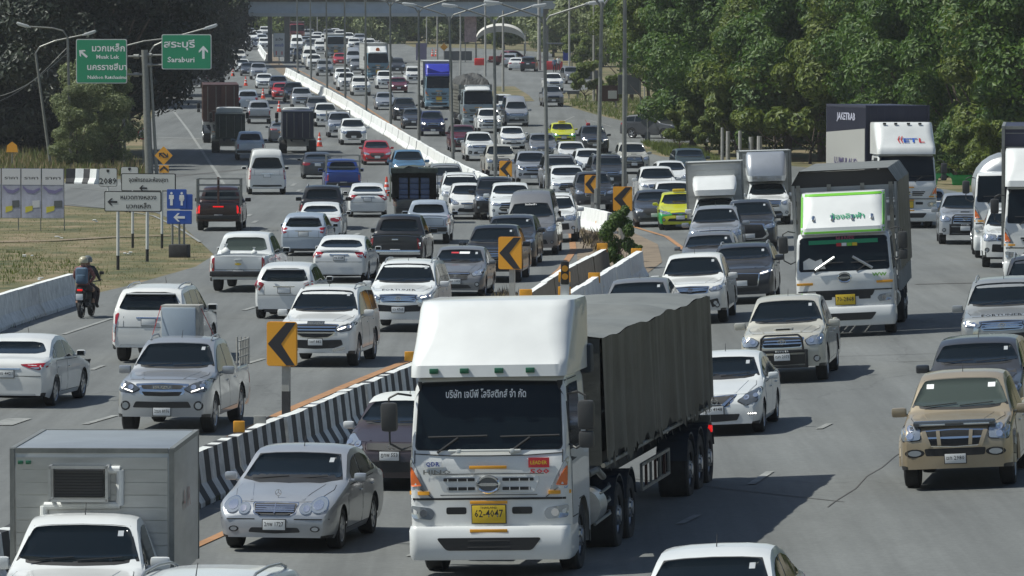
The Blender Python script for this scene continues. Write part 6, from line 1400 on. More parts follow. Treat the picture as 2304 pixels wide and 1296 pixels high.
for i in range(3): m.tube([(1.15, Y(2.5+.25*i), .55+.2*i), (1.22, Y(3.6), .62+.2*i), (1.15, Y(4.0), .62+.2*i)], .025, 6)
m.tube([(1.1, Y(2.4), 1.3), (1.2, Y(2.5), 1.35), (1.2, Y(3.1), 1.2)], .05, 8); m.cyl((.75, Y(2.45), .9), (.75, Y(3.5), .9), .18, n=12)
m.build('air_lines', ['steel'], root)
for s in (1, -1):
    one('panel_gap', [(s*.985, 1.30), (s*.998, 1.30), (s*.83, 1.17), (s*.815, 1.17)][::s], 'F', 'seam', off=.018)
    one('panel_gap', rect(min(s*1.06, s*1.07), 1.66, max(s*1.06, s*1.07), 1.84), 'F', 'seam', off=.012)
    for zz in (.16, .30, .44, .58):
        for zq in (1.295, 1.415): one('grille_divider', rect(min(s*zz, s*(zz+.012)), zq-.022, max(s*zz, s*(zz+.012)), zq+.022), 'F', 'paint', off=.030).color = PC['W']
one('panel_gap', mir([(0, 1.765), (.55, 1.77), (1.06, 1.80), (1.06, 1.788), (.55, 1.758), (0, 1.753)]), 'F', 'seam', off=.012, res=.05)
m = MB()
for zt0, zt1, xw in ((1.505, 1.495, .80), (1.205, 1.215, .70)): m.box((0, Y(0)-.020, zt0), (2*xw, .006, .010))
m.build('grille_outline', ['grey'], root)
m = MB(); m.rbox((-.05, Y(.02)-.03, 1.835), (1.05, .05, .035), .015); m.rbox((-.42, Y(.02)-.045, 1.83), (.06, .04, .06), .01); m.rbox((.35, Y(.02)-.045, 1.83), (.06, .04, .06), .01); m.build('grab_handle', ['white'], root)
for i in range(2):
    MB().rbox((0, Y(0)-.116, .51), (.62-.02*i, .01, .012), .004).build('intake_slat', ['grey'], root, mx=T(0, 0, -.045+.09*i))
m = MB(); m.rbox((1.02, Y(2.35), 3.0), (.34, .3, .42), .05); m.build('equipment_box', ['chassis'], root)
m = MB()
m = MB(); m.cyl((0, 0, 0), (0, .3, -.17), .009, n=4); tr = m.mesh('tie_rope', ['grey'])
for t in [3.4+.9*i for i in range(14)]:
    for sx in (-1, 1): link('tie_rope', tr, root, T(sx*1.24, Y(t), 1.42))
m = MB(); m.box((0, Y(16.0), 1.15), (2.44, .1, .14)); m.build('rear_beam', ['steel'], root); MB().rbox((1.14, Y(16.08), .98), (.2, .06, .12), .02).build('taillight', ['tailon'], root)
m = MB(); m.box((0, Y(9.6), 1.22), (1.0, 12.6, .30)); m.build('trailer_frame', ['chassis'], root, smooth=0)
# ---- second cab truck with green trim
root, Y, bvh, one = truck(1912, 752, 'white and green cab truck with a caged tarp covered body between the lanes at right', dict(corner=0, badge_z=1.47, headz=-.0, cab=dict(prof=[(0, 1.52), (.03, 1.62), (.08, 1.70), (.20, 2.40), (.26, 2.52), (.4, 2.58), (1.75, 2.58), (1.8, 2.52)], L=1.8, W=2.42, axles=[1.25], r=.48, belt=[(0, 1.5), (1.8, 1.55)]), zw0=1.66, gz=(1.0, 1.16), gm='black', len=9.2, c0=1.95, axr=[5.9, 7.2], plate='70-2868', tapes=(),
    fair=dict(top=3.55, horns=1, trim=1, w=1.04, back=1.7, text=[('น้องอิงฟ้า', .12, 2.98, .15, .85, 'signgreen')]), cargo=dict(type='cage', z=(1.0, 3.72), w=2.56, mat='cbox', pmat='wood', roof=1)), name='cage_truck', cat='truck')
link('lettering', text_mesh('MANEE', .13, 'glassprint', .45, .03), root, T(.05, Y(.17), 2.42, 0, -.17))
for i, mm in enumerate(('red', 'plate', 'limegreen', 'plate_y')): MB().box((-.16+.13*i+.05, Y(.13), 2.28), (.12, .01, .08)).build('flag_sticker', [mm], root)
for s in (-1, 1): MB().rbox((s*.98, Y(0)-.03, 1.34), (.40, .012, .06), .005).build('reflective_tape', ['orange'], root)
link('lettering', text_mesh('WW', .08, 'limegreen', .36, .03), root, T(.86, Y(0)-.03, 1.52))
MB().box((0, 0, 0), (2.0, .02, .02)).box((0, -.0, .30), (1.7, .01, .10), 1).build('curtain', ['black', 'signgreen'], root, mx=T(0, Y(.16)-.01, 2.05))
m = MB(); m.prism([(-1.0, 1.70), (-.45, 1.70), (-.55, 1.95), (-.7, 1.90), (-.85, 1.98), (-1.0, 1.9)], Y(.055), Y(.065)); m.build('dashboard_sheet', ['signwhite'], root, mx=T(0, -.035, 0))
m = MB()
for s in (-1, 1): m.tube([(s*.70-.0, Y(0)-.05, 1.68), (s*.22, Y(.02)-.07, 1.98)], .035, 6)
m.build('sun_blade', ['alu'], root)
# ---- container truck behind
root, Y, bvh, one = truck(2030, 512, 'white cab truck pulling a navy blue and white container behind the tarp truck', dict(len=14.5, axr=[4.6, 5.9, 12.2, 13.4], c0=2.6, fair=dict(top=4.12, back=2.2, text=[('ET', .18, 3.42, .20, .55, 'signblue'), ('L', .62, 3.42, .20, .22, 'red'), ('((', -.22, 3.45, .24, .22, 'red')], lamps='grey', lampz=4.06), cargo=dict(type='container', z=(1.15, 4.75), w=2.5, mat='navy', fmat='navy')), name='container_truck', dh=-5.5)
M['swhite'] = mat('dusty_white_panel', (.36, .36, .34), .5)
m = MB(); y0, y1 = Y(2.75), Y(14.4); m.add([(-1.285, y0, 1.25), (-1.285, y1, 1.25), (-1.285, y1, 3.6), (-1.285, y0, 3.85), (-1.27, y0, 1.25), (-1.27, y1, 1.25), (-1.27, y1, 3.6), (-1.27, y0, 3.85)], [(0, 1, 2, 3)[::-1], (3, 2, 6, 7), (0, 4, 5, 1)]); sp = m.build('side_panel', ['swhite'], root, smooth=0)
lt = Matrix.Translation((-1.30, Y(8.2), 4.25)) @ Matrix.Rotation(-PI/2, 4, 'Z'); link('lettering', text_mesh('JAKETRAB', .28, 'poster', 5.6, .03), root, lt)
lt = Matrix.Translation((-1.30, Y(8.2), 2.5)) @ Matrix.Rotation(-PI/2, 4, 'Z'); link('lettering', text_mesh('LUMULAUD', .24, 'navyp', 7.0, .02), root, lt)
# ---- others
truck(2352, 645, 'white cab truck with tall box cut by the right edge of the photo', dict(len=11, axr=[4.6, 9.6, 10.9], c0=2.3, fair=dict(top=3.95), cargo=dict(type='box', z=(1.1, 4.55), w=2.5, mat='navy', fmat='steel')), name='box_truck')
truck(2272, 580, 'silver tanker truck with a white cab near the right edge', dict(len=10, axr=[4.6, 8.4, 9.6], c0=2.3, cab=dict(prof=[(0, 1.62), (.03, 1.78), (.07, 1.88), (.26, 2.65), (.34, 2.75), (.5, 2.80), (2.0, 2.80), (2.05, 2.75)]), cargo=dict(type='tank', z=(1.1, 3.35), w=2.5, mat='alu')), name='tanker_truck')
root, Y, bvh, one = truck(986, 246, 'light blue cab truck with a blue painted pattern over the cab in the far queue', dict(len=9, c0=2.15, axr=[6.2, 7.4], col=(.20, .33, .42, 0), cargo=dict(type='box', z=(1.1, 4.1), w=2.5, mat='cbox'), fair=dict(top=3.9, w=1.1, col=(.03, .04, .42, 0))), name='box_truck')
MB().prism([(-1.0, 3.1), (1.0, 3.1), (.8, 3.3), (.2, 3.2), (-.3, 3.35), (-1.0, 3.6)], Y(.1), Y(.14)).build('painted_swirl', ['artblue'], root, smooth=0)
root, Y, bvh, one = truck(1072, 288, 'stake sided truck heaped with a dark covered load and a white visor board', dict(len=9, c0=2.15, axr=[6.2, 7.4], col=(.34, .40, .42, .2), cargo=dict(type='cage', z=(1.1, 3.3), w=2.5, mat='wood', load=.66), fair=dict(top=3.28, w=.95, back=.7, col=PC['W'])), name='stake_truck', dh=-3)
root, Y, bvh, one = truck(848, 180, 'white box truck with an orange logo board over its blue cab in the far queue', dict(len=8, c0=2.15, axr=[6.0], col=(.12, .22, .28, 0), cargo=dict(type='box', z=(1.1, 3.9), w=2.5, mat='cbox'), fair=dict(top=3.6, w=1.0, col=PC['W'])), name='box_truck', dh=-3)
MB().prism(circ(0, 3.25, .22), Y(.30), Y(.34)).build('orange_logo', ['amber'], root)
truck(755, 131, 'dark windowed bus like truck in the farthest queue', dict(len=9, c0=2.1, axr=[6.4], col=(.25, .30, .34, .2), cargo=dict(type='box', z=(.9, 3.1), w=2.4, mat='cbox')), name='truck')
truck(668, 96, 'dark red high vehicle at the far end of the queue under the bridge', dict(len=9, c0=2.1, axr=[6.4], col=(.25, .02, .03, .1), cargo=dict(type='box', z=(.9, 3.2), w=2.4, mat='rust')), name='truck')
truck(497, 321, 'tall dark brown container truck driving away in the tree shade', dict(len=11, axr=[4.6, 8.8, 10.0], c0=2.4, cargo=dict(type='container', z=(1.5, 4.05), w=2.44, mat='rust', fmat='rust')), away=True, name='container_truck')
truck(518, 343, 'small dark green box truck driving away beside the container truck', dict(k=.8, len=5.4, axr=[4.4], c0=2.1, cab=dict(r=.38, W=1.9), cargo=dict(type='box', z=(.95, 2.55), w=1.92, mat='tarpg', fmat='tarpg')), away=True, name='box_truck')
truck(670, 344, 'dark box truck driving away beside the red cone', dict(len=6.0, axr=[4.8], c0=2.1, cab=dict(r=.42, W=2.0), cargo=dict(type='box', z=(.95, 2.75), w=2.0, mat='navy', fmat='chassis')), away=True, name='box_truck')
truck(478, 196, 'dark truck braking under the dark tree crown on the left carriageway', dict(len=7.0, axr=[5.2], c0=2.1, cargo=dict(type='box', z=(.95, 2.6), w=2.3, mat='chassis')), away=True, name='box_truck')
# ================================================================ cars
KD['pickup1'] = kind('pickup', L=5.2, W=1.78, prof=[(0, .80), (.04, .92), (.1, 1.0), (.25, 1.05), (1.2, 1.12), (1.3, 1.15), (1.92, 1.60), (2.2, 1.70), (2.55, 1.71), (2.75, 1.68), (2.83, 1.55), (2.98, 1.10), (5.15, 1.08), (5.2, .9)], win=[(1.48, 2.62)], bed=(3.1, 5.1), rearglass=(2.83, 2.98), axles=[.92, 4.0], ptxt='', rails=0)
KD['pickupb'] = kind('pickup')
# near, facing
mirror_k = car('merc', 643, 1232, 'S', 0, 'silver sedan with peanut shaped headlamps and star on the bonnet beside the striped barrier')
sw = car('swift', 895, 1097, 'BR', 0, 'dark brown hatchback with a white roof partly hidden by the white truck cab')
hw_ = MB(); B_ = None
car('almera', 1622, 975, 'W', 0, 'white sedan with v shaped chrome grille right behind the trailer')
car('vigo', 1771, 857, 'C', 0, 'champagne pickup with black bull bar and bonnet scoop')
car('dold', 2163, 1092, 'GO', 0, 'gold pickup with clear windscreen and bonnet guard at lower right')
car('suv', 2200, 980, 'D', 0, 'dark grey suv right behind the gold pickup')
car('fort', 2262, 818, 'LG', 0, 'silver grey suv with large grille badge at the right edge')
car('suv', 2345, 748, 'D', 0, 'dark blue grey suv cut by the right edge')
car('sedan', 1592, 1540, 'W', 0, 'white sedan of which only roof and windscreen show at the bottom edge')
car('mux', 378, 1712, 'W', 0, 'white suv roof with rails showing at the bottom edge beside the refrigerated pickup')
car('revo', 1562, 727, 'W', 0, 'white pickup with roof antenna left of the green trimmed truck')
car('corolla_cross', 1674, 682, 'D', 0, 'dark crossover with gaping black grille beside the white pickup')
car('sedan', 1435, 763, 'G', 0, 'grey sedan roof showing above the tarped trailer')
car('sedan', 1597, 633, 'G', 0, 'dark grey sedan squeezed between two white pickups')
car('pickup', 1612, 584, 'S', 0, 'silver pickup in front of the white box pickup')
car('rocco', 1690, 566, 'D', 0, 'dark pickup with a big black grille left of the tarp truck')
dm = car('dmax', 383, 972, 'S', 0, 'silver pickup carrying a white cabinet and rear rack in the left lanes', dh=-1.5)
car('mux', 722, 822, 'W', 0, 'white suv with wide hexagonal grille behind the nearest chevron')
car('fort', 905, 744, 'W', 0, 'white suv with chrome blades beside its grille and letters on the bonnet')
car('attrage', 1030, 668, 'G', 0, 'grey sedan with red and white windscreen strip')
car('pickup', 1110, 634, 'K', 0, 'black pickup behind the orange chevron')
car('suv', 1150, 600, 'D', 0, 'dark suv just behind the black pickup')
cm_ = car('commuter', 1198, 574, 'G', 0, 'grey high roofed van in the left lanes')
car('suv', 1247, 545, 'W', 0, 'white suv half hidden behind the grey van')
car('suv', 1150, 505, 'W', 0, 'white suv left of the grey van roof')
car('van', 1112, 492, 'K', 0, 'black low van left of the grey van') if 0 else car('suv', 1115, 494, 'K', 0, 'black people carrier left of the grey van')
car('hatch', 1053, 493, 'W', 0, 'small white hatchback beside the black people carrier')
car('suv', 1037, 482, 'W', 0, 'white suv behind the small white hatchback')
car('suv', 1005, 455, 'LG', 0, 'pale grey suv peeking out from behind the tarp covered pickup')
car('pickup', 920, 412, 'LB', 0, 'light blue pickup behind the tarp covered pickup')
car('mazda', 848, 371, 'R', 0, 'bright red sedan at the white barrier')
car('rocco', 795, 326, 'W', 0, 'white pickup with a black hexagonal grille next to the white barrier')
f17 = car('pickup', 765, 309, 'S', 0, 'silver pickup with a tall cage on its bed')
car('revo', 733, 285, 'W', 0, 'white pickup just ahead of the caged silver pickup')
car('suv', 714, 268, 'G', 0, 'dark grey suv between a white and a silver pickup by the barrier')
car('pickup', 679, 244, 'S', 0, 'silver pickup right of the second red cone')
car('pickup', 661, 230, 'D', 0, 'dark pickup directly behind the silver one')
car('hatch', 633, 224, 'R', 0, 'small bright red hatchback next to the dark pickup')
car('pickup', 627, 213, 'W', 0, 'white pickup behind the small red hatchback')
car('sedan', 595, 199, 'W', 0, 'white sedan right of a red cone, far left lane')
car('pickup', 582, 179, 'S', 0, 'silver pickup behind the far white sedan')
car('sedan', 559, 171, 'D', 0, 'dark sedan beside the far silver pickup')
car('sedan', 545, 162, 'W', 0, 'white sedan near the canopy edge')
car('pickup', 537, 144, 'W', 0, 'white pickup emerging at the canopy edge')
for px, py, c, k_, lb in [(596, 113, 'W', 'suv', 'white suv left of the bridge pier'), (577, 110, 'D', 'sedan', 'dark car left of the white suv at the pier'), (554, 112, 'W', 'pickup', 'white pickup below the orange sign in the far left'), (590, 99, 'S', 'sedan', 'silver car behind the white suv at the pier'), (568, 98, 'W', 'suv', 'white suv in the farthest left lane'), (548, 97, 'G', 'suv', 'grey suv at the leaf edge in the farthest left lane'), (580, 89, 'W', 'sedan', 'tiny white car far left under the bridge'), (562, 87, 'S', 'suv', 'tiny silver car far left under the bridge'), (596, 84, 'W', 'suv', 'tiny white car against the bridge pier')]:
    car(k_, px, py, c, 0, lb, 'cars at the far end of the left carriageway')
# left carriageway, driving away
car('ativ', 38, 912, 'W', 1, 'white sedan with chrome boot strip at the left edge', dh=1.0)
car('pajero', 352, 812, 'W', 1, 'white suv with tall red tail lamps behind the cabinet')
car('chevy', 548, 654, 'W', 1, 'white pickup with a badge on its tailgate and bags in the bed')
car('yaris', 645, 716, 'W', 1, 'white hatchback seen from behind with a rear wiper')
car('vios', 770, 634, 'W', 1, 'white sedan from behind right of the white hatchback')
car('jazz', 686, 575, 'SB', 1, 'pale blue silver hatchback from behind')
car('sedan', 722, 541, 'W', 1, 'white sedan partly hidden by the pale blue hatchback')
car('pickup', 724, 516, 'K', 1, 'black pickup from behind, above the pale hatchback')
car('revor', 896, 602, 'K', 1, 'near black pickup from behind with chrome bumper')
car('pold', 962, 547, 'SB', 1, 'old silver pickup from behind, right of the black one')
r12 = car('pold', 932, 500, 'D', 1, 'small dark pickup with a ragged tarp cover and blue crates in the back')
car('civic', 827, 488, 'W', 1, 'white sedan with rear spoiler left of the tarp covered pickup')
r14 = car('pickup', 771, 438, 'B', 1, 'bright blue pickup with bed cage driving away')
car('sedan', 714, 402, 'D', 1, 'dark sedan driving away left of the blue pickup')
car('hiace_new', 600, 437, 'W', 1, 'white high roofed van driving away')
r17 = car('pickup', 495, 518, 'MR', 1, 'dark maroon pickup with a tall rack and lit brake lights', brake=True)
car('sedan', 634, 320, 'G', 1, 'grey sedan half hidden by the dark box truck')
car('pickup', 563, 360, 'SB', 1, 'blue grey pickup driving away below the shade')
car('pickup', 583, 278, 'S', 1, 'silver pickup driving away left of the red cones')
car('suv', 557, 250, 'SB', 1, 'blue silver suv beside the container truck')
car('suv', 450, 198, 'G', 1, 'grey suv in the shade under the dark tree')
# right carriageway, mid field
def queue(rows_, grp):
    for k_, px, py, c, lb, *r in rows_: car(k_, px, py, c, 0, lb, None, **(r[0] if r else {}))
queue([('sedan', 1531, 516, 'Y', 'yellow and green taxi left of the white box pickup'), ('mazda', 1474, 510, 'D', 'dark sedan left of the nearer taxi'), ('sedan', 1517, 485, 'W', 'white car behind the nearer taxi'),
 ('revo', 1481, 462, 'W', 'white pickup above the dark sedan'), ('hatch', 1512, 430, 'W', 'white hatchback behind the white pickup beside the box pickup'), ('suv', 1555, 405, 'DG', 'dark green grey suv at the foot of the grove'),
 ('vigo', 1424, 391, 'C', 'beige pickup right of the nearest lamp post'), ('pickup', 1337, 345, 'D', 'dark pickup with red thing on its roof'), ('sedan', 1267, 325, 'Y', 'yellow and green taxi further back', dict(lit=True)), ('sedan', 1288, 374, 'W', 'white sedan below the dark pickup'),
 ('hatch', 1326, 396, 'W', 'white hatchback behind the dark blue suv'), ('suv', 1370, 428, 'D', 'dark blue suv between the two last lamp posts'), ('suv', 1279, 455, 'W', 'white suv left of the middle chevron'), ('pickup', 1338, 477, 'D', 'dark pickup behind the middle chevron'),
 ('suv', 1262, 428, 'G', 'dark grey suv left of the dark blue suv'), ('dmax', 1198, 416, 'S', 'silver pickup right of the small chevron'), ('suv', 1222, 363, 'G', 'grey suv above the silver pickup'), ('vigo', 1127, 397, 'C', 'pale beige pickup behind the small chevron'),
 ('revo', 1079, 362, 'W', 'white pickup right of the dark red car'), ('civic', 1154, 335, 'W', 'white sedan with black chevron grille'), ('suv', 1042, 341, 'DR', 'dark red suv in the middle queue'), ('dmax', 1101, 299, 'W', 'white pickup in front of the stake truck', dict(lit=True)),
 ('commuter', 1161, 284, 'S', 'silver high roofed van right of the stake truck'), ('pickup', 1134, 262, 'W', 'white pickup hidden behind the silver van'), ('dmax', 973, 306, 'N', 'dark blue pickup with shining headlamps', dict(lit=True)), ('hatch', 930, 290, 'D', 'dark hatchback behind the dark blue pickup'),
 ('pickup', 911, 271, 'K', 'black pickup with lit lamps beside the dark hatchback', dict(lit=True)), ('sedan', 867, 247, 'S', 'silver sedan left of the black pickup'), ('mazda', 897, 209, 'DR', 'red sedan left of the blue painted truck', dict(lit=True)), ('revo', 867, 200, 'W', 'white pickup behind the red sedan'),
 ('suv', 932, 189, 'W', 'white suv left of the blue painted truck'), ('suv', 893, 167, 'D', 'dark suv right of the orange logo truck'), ('fort', 812, 215, 'W', 'white suv below the orange logo truck'), ('pickup', 780, 204, 'W', 'white pickup left of the white suv', dict(lit=True)), ('suv', 772, 191, 'W', 'white suv behind the far white pickup'),
 ('suv', 731, 171, 'LG', 'silver suv at the bend of the orange line'), ('suv', 805, 165, 'G', 'grey suv left of the orange logo truck'), ('van', 795, 150, 'S', 'silver van behind the grey suv'), ('mazda', 766, 147, 'R', 'red car in the far queue'), ('pickup', 707, 157, 'W', 'white pickup behind the silver suv'),
 ('van', 697, 146, 'W', 'white van in the far queue'), ('suv', 676, 139, 'D', 'dark suv left of the far white van'), ('sedan', 661, 132, 'S', 'silver sedan at the notice board'), ('suv', 722, 121, 'W', 'white suv left of the dark windowed truck'), ('suv', 700, 116, 'D', 'dark suv in the far middle lane'),
 ('suv', 711, 106, 'W', 'pale suv behind the far dark one'), ('van', 668, 115, 'W', 'white van beside the bridge pier'), ('sedan', 690, 104, 'S', 'tiny silver car under the bridge'), ('suv', 735, 104, 'W', 'tiny white suv left of the far truck'), ('suv', 797, 114, 'W', 'white suv right of the dark windowed truck'),
 ('suv', 811, 124, 'G', 'grey suv with roof rails in the far right lane'), ('suv', 831, 116, 'W', 'white suv behind the orange logo truck'), ('pickup', 785, 100, 'W', 'far white pickup by the right shoulder'), ('sedan', 715, 93, 'W', 'tiny white car in the middle far lane'), ('suv', 740, 91, 'G', 'tiny grey car near the end of the queue'), ('suv', 765, 93, 'W', 'tiny white suv near the end of the queue'), ('suv', 696, 91, 'LG', 'tiny silver suv beside the dark red vehicle'), ('suv', 810, 103, 'S', 'tiny silver car at the right shoulder'), ('sedan', 755, 84, 'W', 'smallest white car at the vanishing end'),
 ('sedan', 2087, 511, 'W', 'white sedan beside the container truck at right'), ('vigo', 2170, 549, 'S', 'silver pickup left of the tanker'), ('suv', 2276, 601, 'W', 'white suv wedged before the white truck at the right edge'),
 ('pickup', 1244, 240, 'G', 'grey pickup on the frontage road'), ('pickup', 1246, 206, 'W', 'white pickup behind the grey one on the frontage road')], None)
for k_, px, py, c, aw, dh, lb in [('pickup', 1290, 189, 'G', 0, -8, 'blue grey pickup parked by the stall'), ('suv', 1189, 161, 'K', 1, 8, 'black suv seen from behind at the arch tent'), ('sedan', 1161, 158, 'W', 1, 8, 'white car left of the black suv at the tent'), ('suv', 1147, 152, 'S', 1, 10, 'silver suv parked under the arch tent'), ('pickup', 1127, 147, 'DR', 1, 60, 'maroon pickup parked sideways at the tent'), ('suv', 1510, 312, 'D', 0, -50, 'dark grey suv turning in from the side road behind the diamond sign')]:
    car(k_, px, py, c, aw, lb, 'vehicles at the roadside stalls', dh=dh)
# box pickups
def boxpick(px, py, col, label, z, w, L_, fair=None, mat_='alu', kn='pickup1', detail=False, t0=None, detail2=False):
    p = at(px, py); K = KD[kn]; pr = car_proto(kn, 0 if F/p.y > 64 else 1)
    o = car(kn, px, py, col, 0, label, 'pickups carrying tall boxes', dh=(-7.0 if detail2 else 0)); Yl = lambda t: t-K['L']/2
    t0 = t0 or K['rearglass'][1]+.08; y0, y1 = Yl(t0), Yl(t0+L_); zb, zt_ = z
    bx = MB().rbox((0, (y0+y1)/2, (zb+zt_)/2), (w, L_, zt_-zb), .02).build('cargo_box', [mat_], o)
    fr = MB(); e = .06
    for s in (1, -1):
        for yy in (y0, y1): fr.box((s*(w/2-e/2+.01), yy, (zb+zt_)/2), (e, e, zt_-zb+.01))
        fr.box((s*(w/2-e/2+.012), (y0+y1)/2, zt_-e/2+.012), (e, L_-e, e))
    for yy in (y0, y1): fr.box((0, yy, zt_-e/2+.010), (w-2*e, e, e))
    fr.build('corner_frame', ['steel'], bx, smooth=0)
    nb = 10
    for i in range(nb):   # horizontal lapped planks of the front wall
        z_ = zb+(zt_-zb-.1)*(i+.5)/nb; MB().box((0, y0-.012-.004*(i % 2), z_), (w-.14, .02, (zt_-zb-.1)/nb-.012)).build('panel', [mat_], bx, smooth=0)
    if fair:
        m = MB(); zr = 1.74; H = fair-zr; stack(m, [(zr, Yl(1.62), .74, .15), (zr+H*.3, Yl(1.62), .80, .2), (zr+H*.6, Yl(1.85), .82, .25), (zr+H*.9, Yl(2.15), .80, .25), (fair, Yl(2.35), .74, .2)], y0-.02); f_ = m.build('roof_fairing', ['paint'], o, smooth=45); f_.color = PC['W'] if not detail else PC['S']
    return o, Yl, y0, bx
o, Yl, y0, bx = boxpick(165, 1496, 'W', 'white pickup with a ribbed aluminium refrigerated box and air unit at lower left', (.80, 2.50), 2.06, 3.45, detail2=True)
m = MB(); cx, cz = -.14, 2.08
m.box((cx, y0-.17, cz), (.62, .20, .34), 1); 
for x in (-.36, .36):
    for yy in (-.32, -.05): m.box((cx+x, y0+yy, cz), (.035, .035, .44))
for z_ in (-.21, .21):
    for yy in (-.32, -.05): m.box((cx, y0+yy, cz+z_), (.74, .035, .035))
    for x in (-.36, .36): m.box((cx+x, y0-.185, cz+z_), (.035, .28, .035))
for i in range(9): m.box((cx, y0-.275, cz-.15+i*.037), (.60, .012, .012), 2)
m.build('cooling_unit', ['alu', 'black', 'grey'], bx, smooth=0)
m = MB(); m.tube([(cx+.36, y0-.07, 2.24), (.36, y0-.07, 2.24), (.36, y0-.07, 1.79), (-.60, y0-.07, 1.78), (-.61, y0-.07, 1.2)], .05, 10); [m.cyl(p_, (p_[0], p_[1]+.001, p_[2]+.001), .05, n=8) for p_ in ()]; m.build('drain_pipe', ['bwhite'], bx)
for x in (-.90, -.80): MB().rbox((x, y0-.045, 2.33), (.07, .03, .045), .01).build('marker_lamp', ['green'], bx)
M['redfade'] = mat('faded_red_print', (.42, .25, .22), .6)
link('lettering', text_mesh('A IR', .26, 'redfade', 1.0, .0), bx, Matrix.Translation((1.045, y0+1.7, 1.75)) @ Matrix.Rotation(PI/2, 4, 'Z'))
boxpick(1612, 547, 'W', 'white pickup with a plain white box and rounded roof fairing', (.85, 2.95), 2.12, 2.8, fair=2.45, mat_='cbox')
boxpick(1730, 505, 'W', 'white pickup with a tall box and silver fairing left of the tarp truck', (.85, 2.9), 1.95, 2.8, fair=2.92, detail=True, mat_='alu')
# racks, loads, extras riding on pickups
def rack(o, kn, x, t0, t1, z0, z1, n=3, posts=4, label=None, m_='steel', back=True):
    K = KD[kn]; Yl = lambda t: t-K['L']/2; m = MB()
    for s in (1, -1):
        for i in range(posts):
            t = t0+(t1-t0)*i/(posts-1); m.cyl((s*x, Yl(t), z0-.1), (s*x, Yl(t), z1), .022, n=5)
        for j in range(n): z = z0+(z1-z0)*(j+1)/n; m.cyl((s*x, Yl(t0), z), (s*x, Yl(t1), z), .018, n=5)
    for t in (t0, t1):
        for j in range(n): z = z0+(z1-z0)*(j+1)/n; m.cyl((-x, Yl(t), z), (x, Yl(t), z), .018, n=5)
    return m.build('bed_rack', [m_], o)
rack(f17, 'pickup', .84, 3.75, 5.2, 1.1, 1.85)
rack(r14, 'pickup', .84, 3.75, 5.2, 1.1, 2.0)
rack(r17, 'pickup', .88, 3.7, 5.25, 1.1, 2.12, 4, 5)
K = KD['pickup']; m = MB(); m.tube([(0, 5.26-2.65, 1.05), (0, 5.2-2.65, 2.2)], .05, 6); m.build('red_pole', ['rust'], r17); MB().rbox((0, 2.68, 1.0), (.44, .03, .05), .01).build('brake_lamp', ['tailon'], r17)
rt_ = [o_ for o_ in bpy.data.objects if str(o_.get('label', '')).startswith('dark pickup with red thing')][0]; MB().rbox((-.25, .1, 1.86), (.26, .22, .18), .05).cyl((-.35, .1, 1.9), (-.42, .1, 2.15), .012, n=5).build('roof_beacon', ['red'], rt_)
# silver pickup: cabinet standing in the bed and a folding rack behind
K = KD['dmax']; Yl = lambda t: t-K['L']/2
rk = MB()
for i in range(6): rk.cyl((.86, Yl(4.2+.2*i), 1.1), (.86, Yl(4.2+.2*i), 1.62), .02, n=5)
for z_ in (1.3, 1.45, 1.62): rk.cyl((.86, Yl(4.0), z_), (.86, Yl(5.25), z_), .016, n=5)
for x in (.62, .70, .78, .86): rk.cyl((x, Yl(5.25), 1.1), (x, Yl(5.25), 1.65), .02, n=5)
rk.build('bed_rack', ['conc'], dm)
mw = dm.matrix_basis.copy()
cab_ = empty('cabinet', mw @ T(-.40, Yl(4.35), .72)); tag(cab_, 'tall white framed display cabinet standing in the silver pickup bed', 'cabinet')
MB().rbox((.03, .10, .82), (.80, .50, 1.60), .02).build('case', ['conc'], cab_); MB().rbox((.0, -.17, .82), (.70, .04, 1.50), .02).build('door', ['girder'], cab_); m = MB(); m.tube([(-.36, -.16, 1.6), (-.62, -.5, .55)], .008, 4); m.tube([(.40, -.0, 1.62), (.85, .4, .5)], .008, 4); m.build('strap', ['red'], cab_)
for x, y_, s_ in ((.32, -1.95, 1.0), (-.48, -2.0, .8)):
    pass
# shopping bags on the white pickup
ch = [o_ for o_ in bpy.data.objects if o_.get('label', '').startswith('white pickup with a badge on its tailgate')][0]
for x, s_, lb in ((.42, 1.0, 'knotted white plastic bag on the right of the white pickup bed'), (-.45, .7, 'smaller white plastic bag on the left of the white pickup bed')):
    m = MB(); stack(m, [(0, -.12*s_, .12*s_, .1*s_, .12*s_), (.12*s_, -.14*s_, .14*s_, .12*s_, .14*s_), (.2*s_, -.06*s_, .06*s_, .05*s_, .06*s_), (.26*s_, -.02*s_, .02*s_, .015*s_, .02*s_), (.34*s_, -.07*s_, .06*s_, .03*s_, .05*s_)], .1); tag(m.build('plastic_bag', ['bwhite'], smooth=60, mx=ch.matrix_basis @ T(x, 2.30, 1.14)), lb, 'bag')
# tarp cover with crates
K = KD['pold']; Yl = lambda t: t-K['L']/2; m = MB()
for s in (1, -1): folds(m, s*.98, Yl(3.1), Yl(5.3), .95, 2.25, s, .08, 9+s, n=24, zn=8)
m.build('tarp_side', ['tarpg'], r12, smooth=60)
m = MB(); V = []; rnd = random.Random(4)
for i in range(13):
    for j in range(9): V.append((-1.0+2.0*j/8, Yl(3.0)+2.35*i/12, 2.28+.14*(1-abs(j-4)/4)+rnd.uniform(-.05, .05)))
m.add(V, [(i*9+j, i*9+j+1, (i+1)*9+j+1, (i+1)*9+j) for i in range(12) for j in range(8)]); m.box((0, Yl(5.32), 2.24), (2.0, .12, .20)); m.build('tarp_roof', ['tarpg'], r12, smooth=40)
m = MB(); m.box((0, Yl(3.15), 1.6), (1.9, .05, 1.3)); m.build('tarp_front', ['tarpg'], r12, smooth=0)
M['crate'] = mat('blue_bottles', (.04, .08, .20), .35, coat=.6)
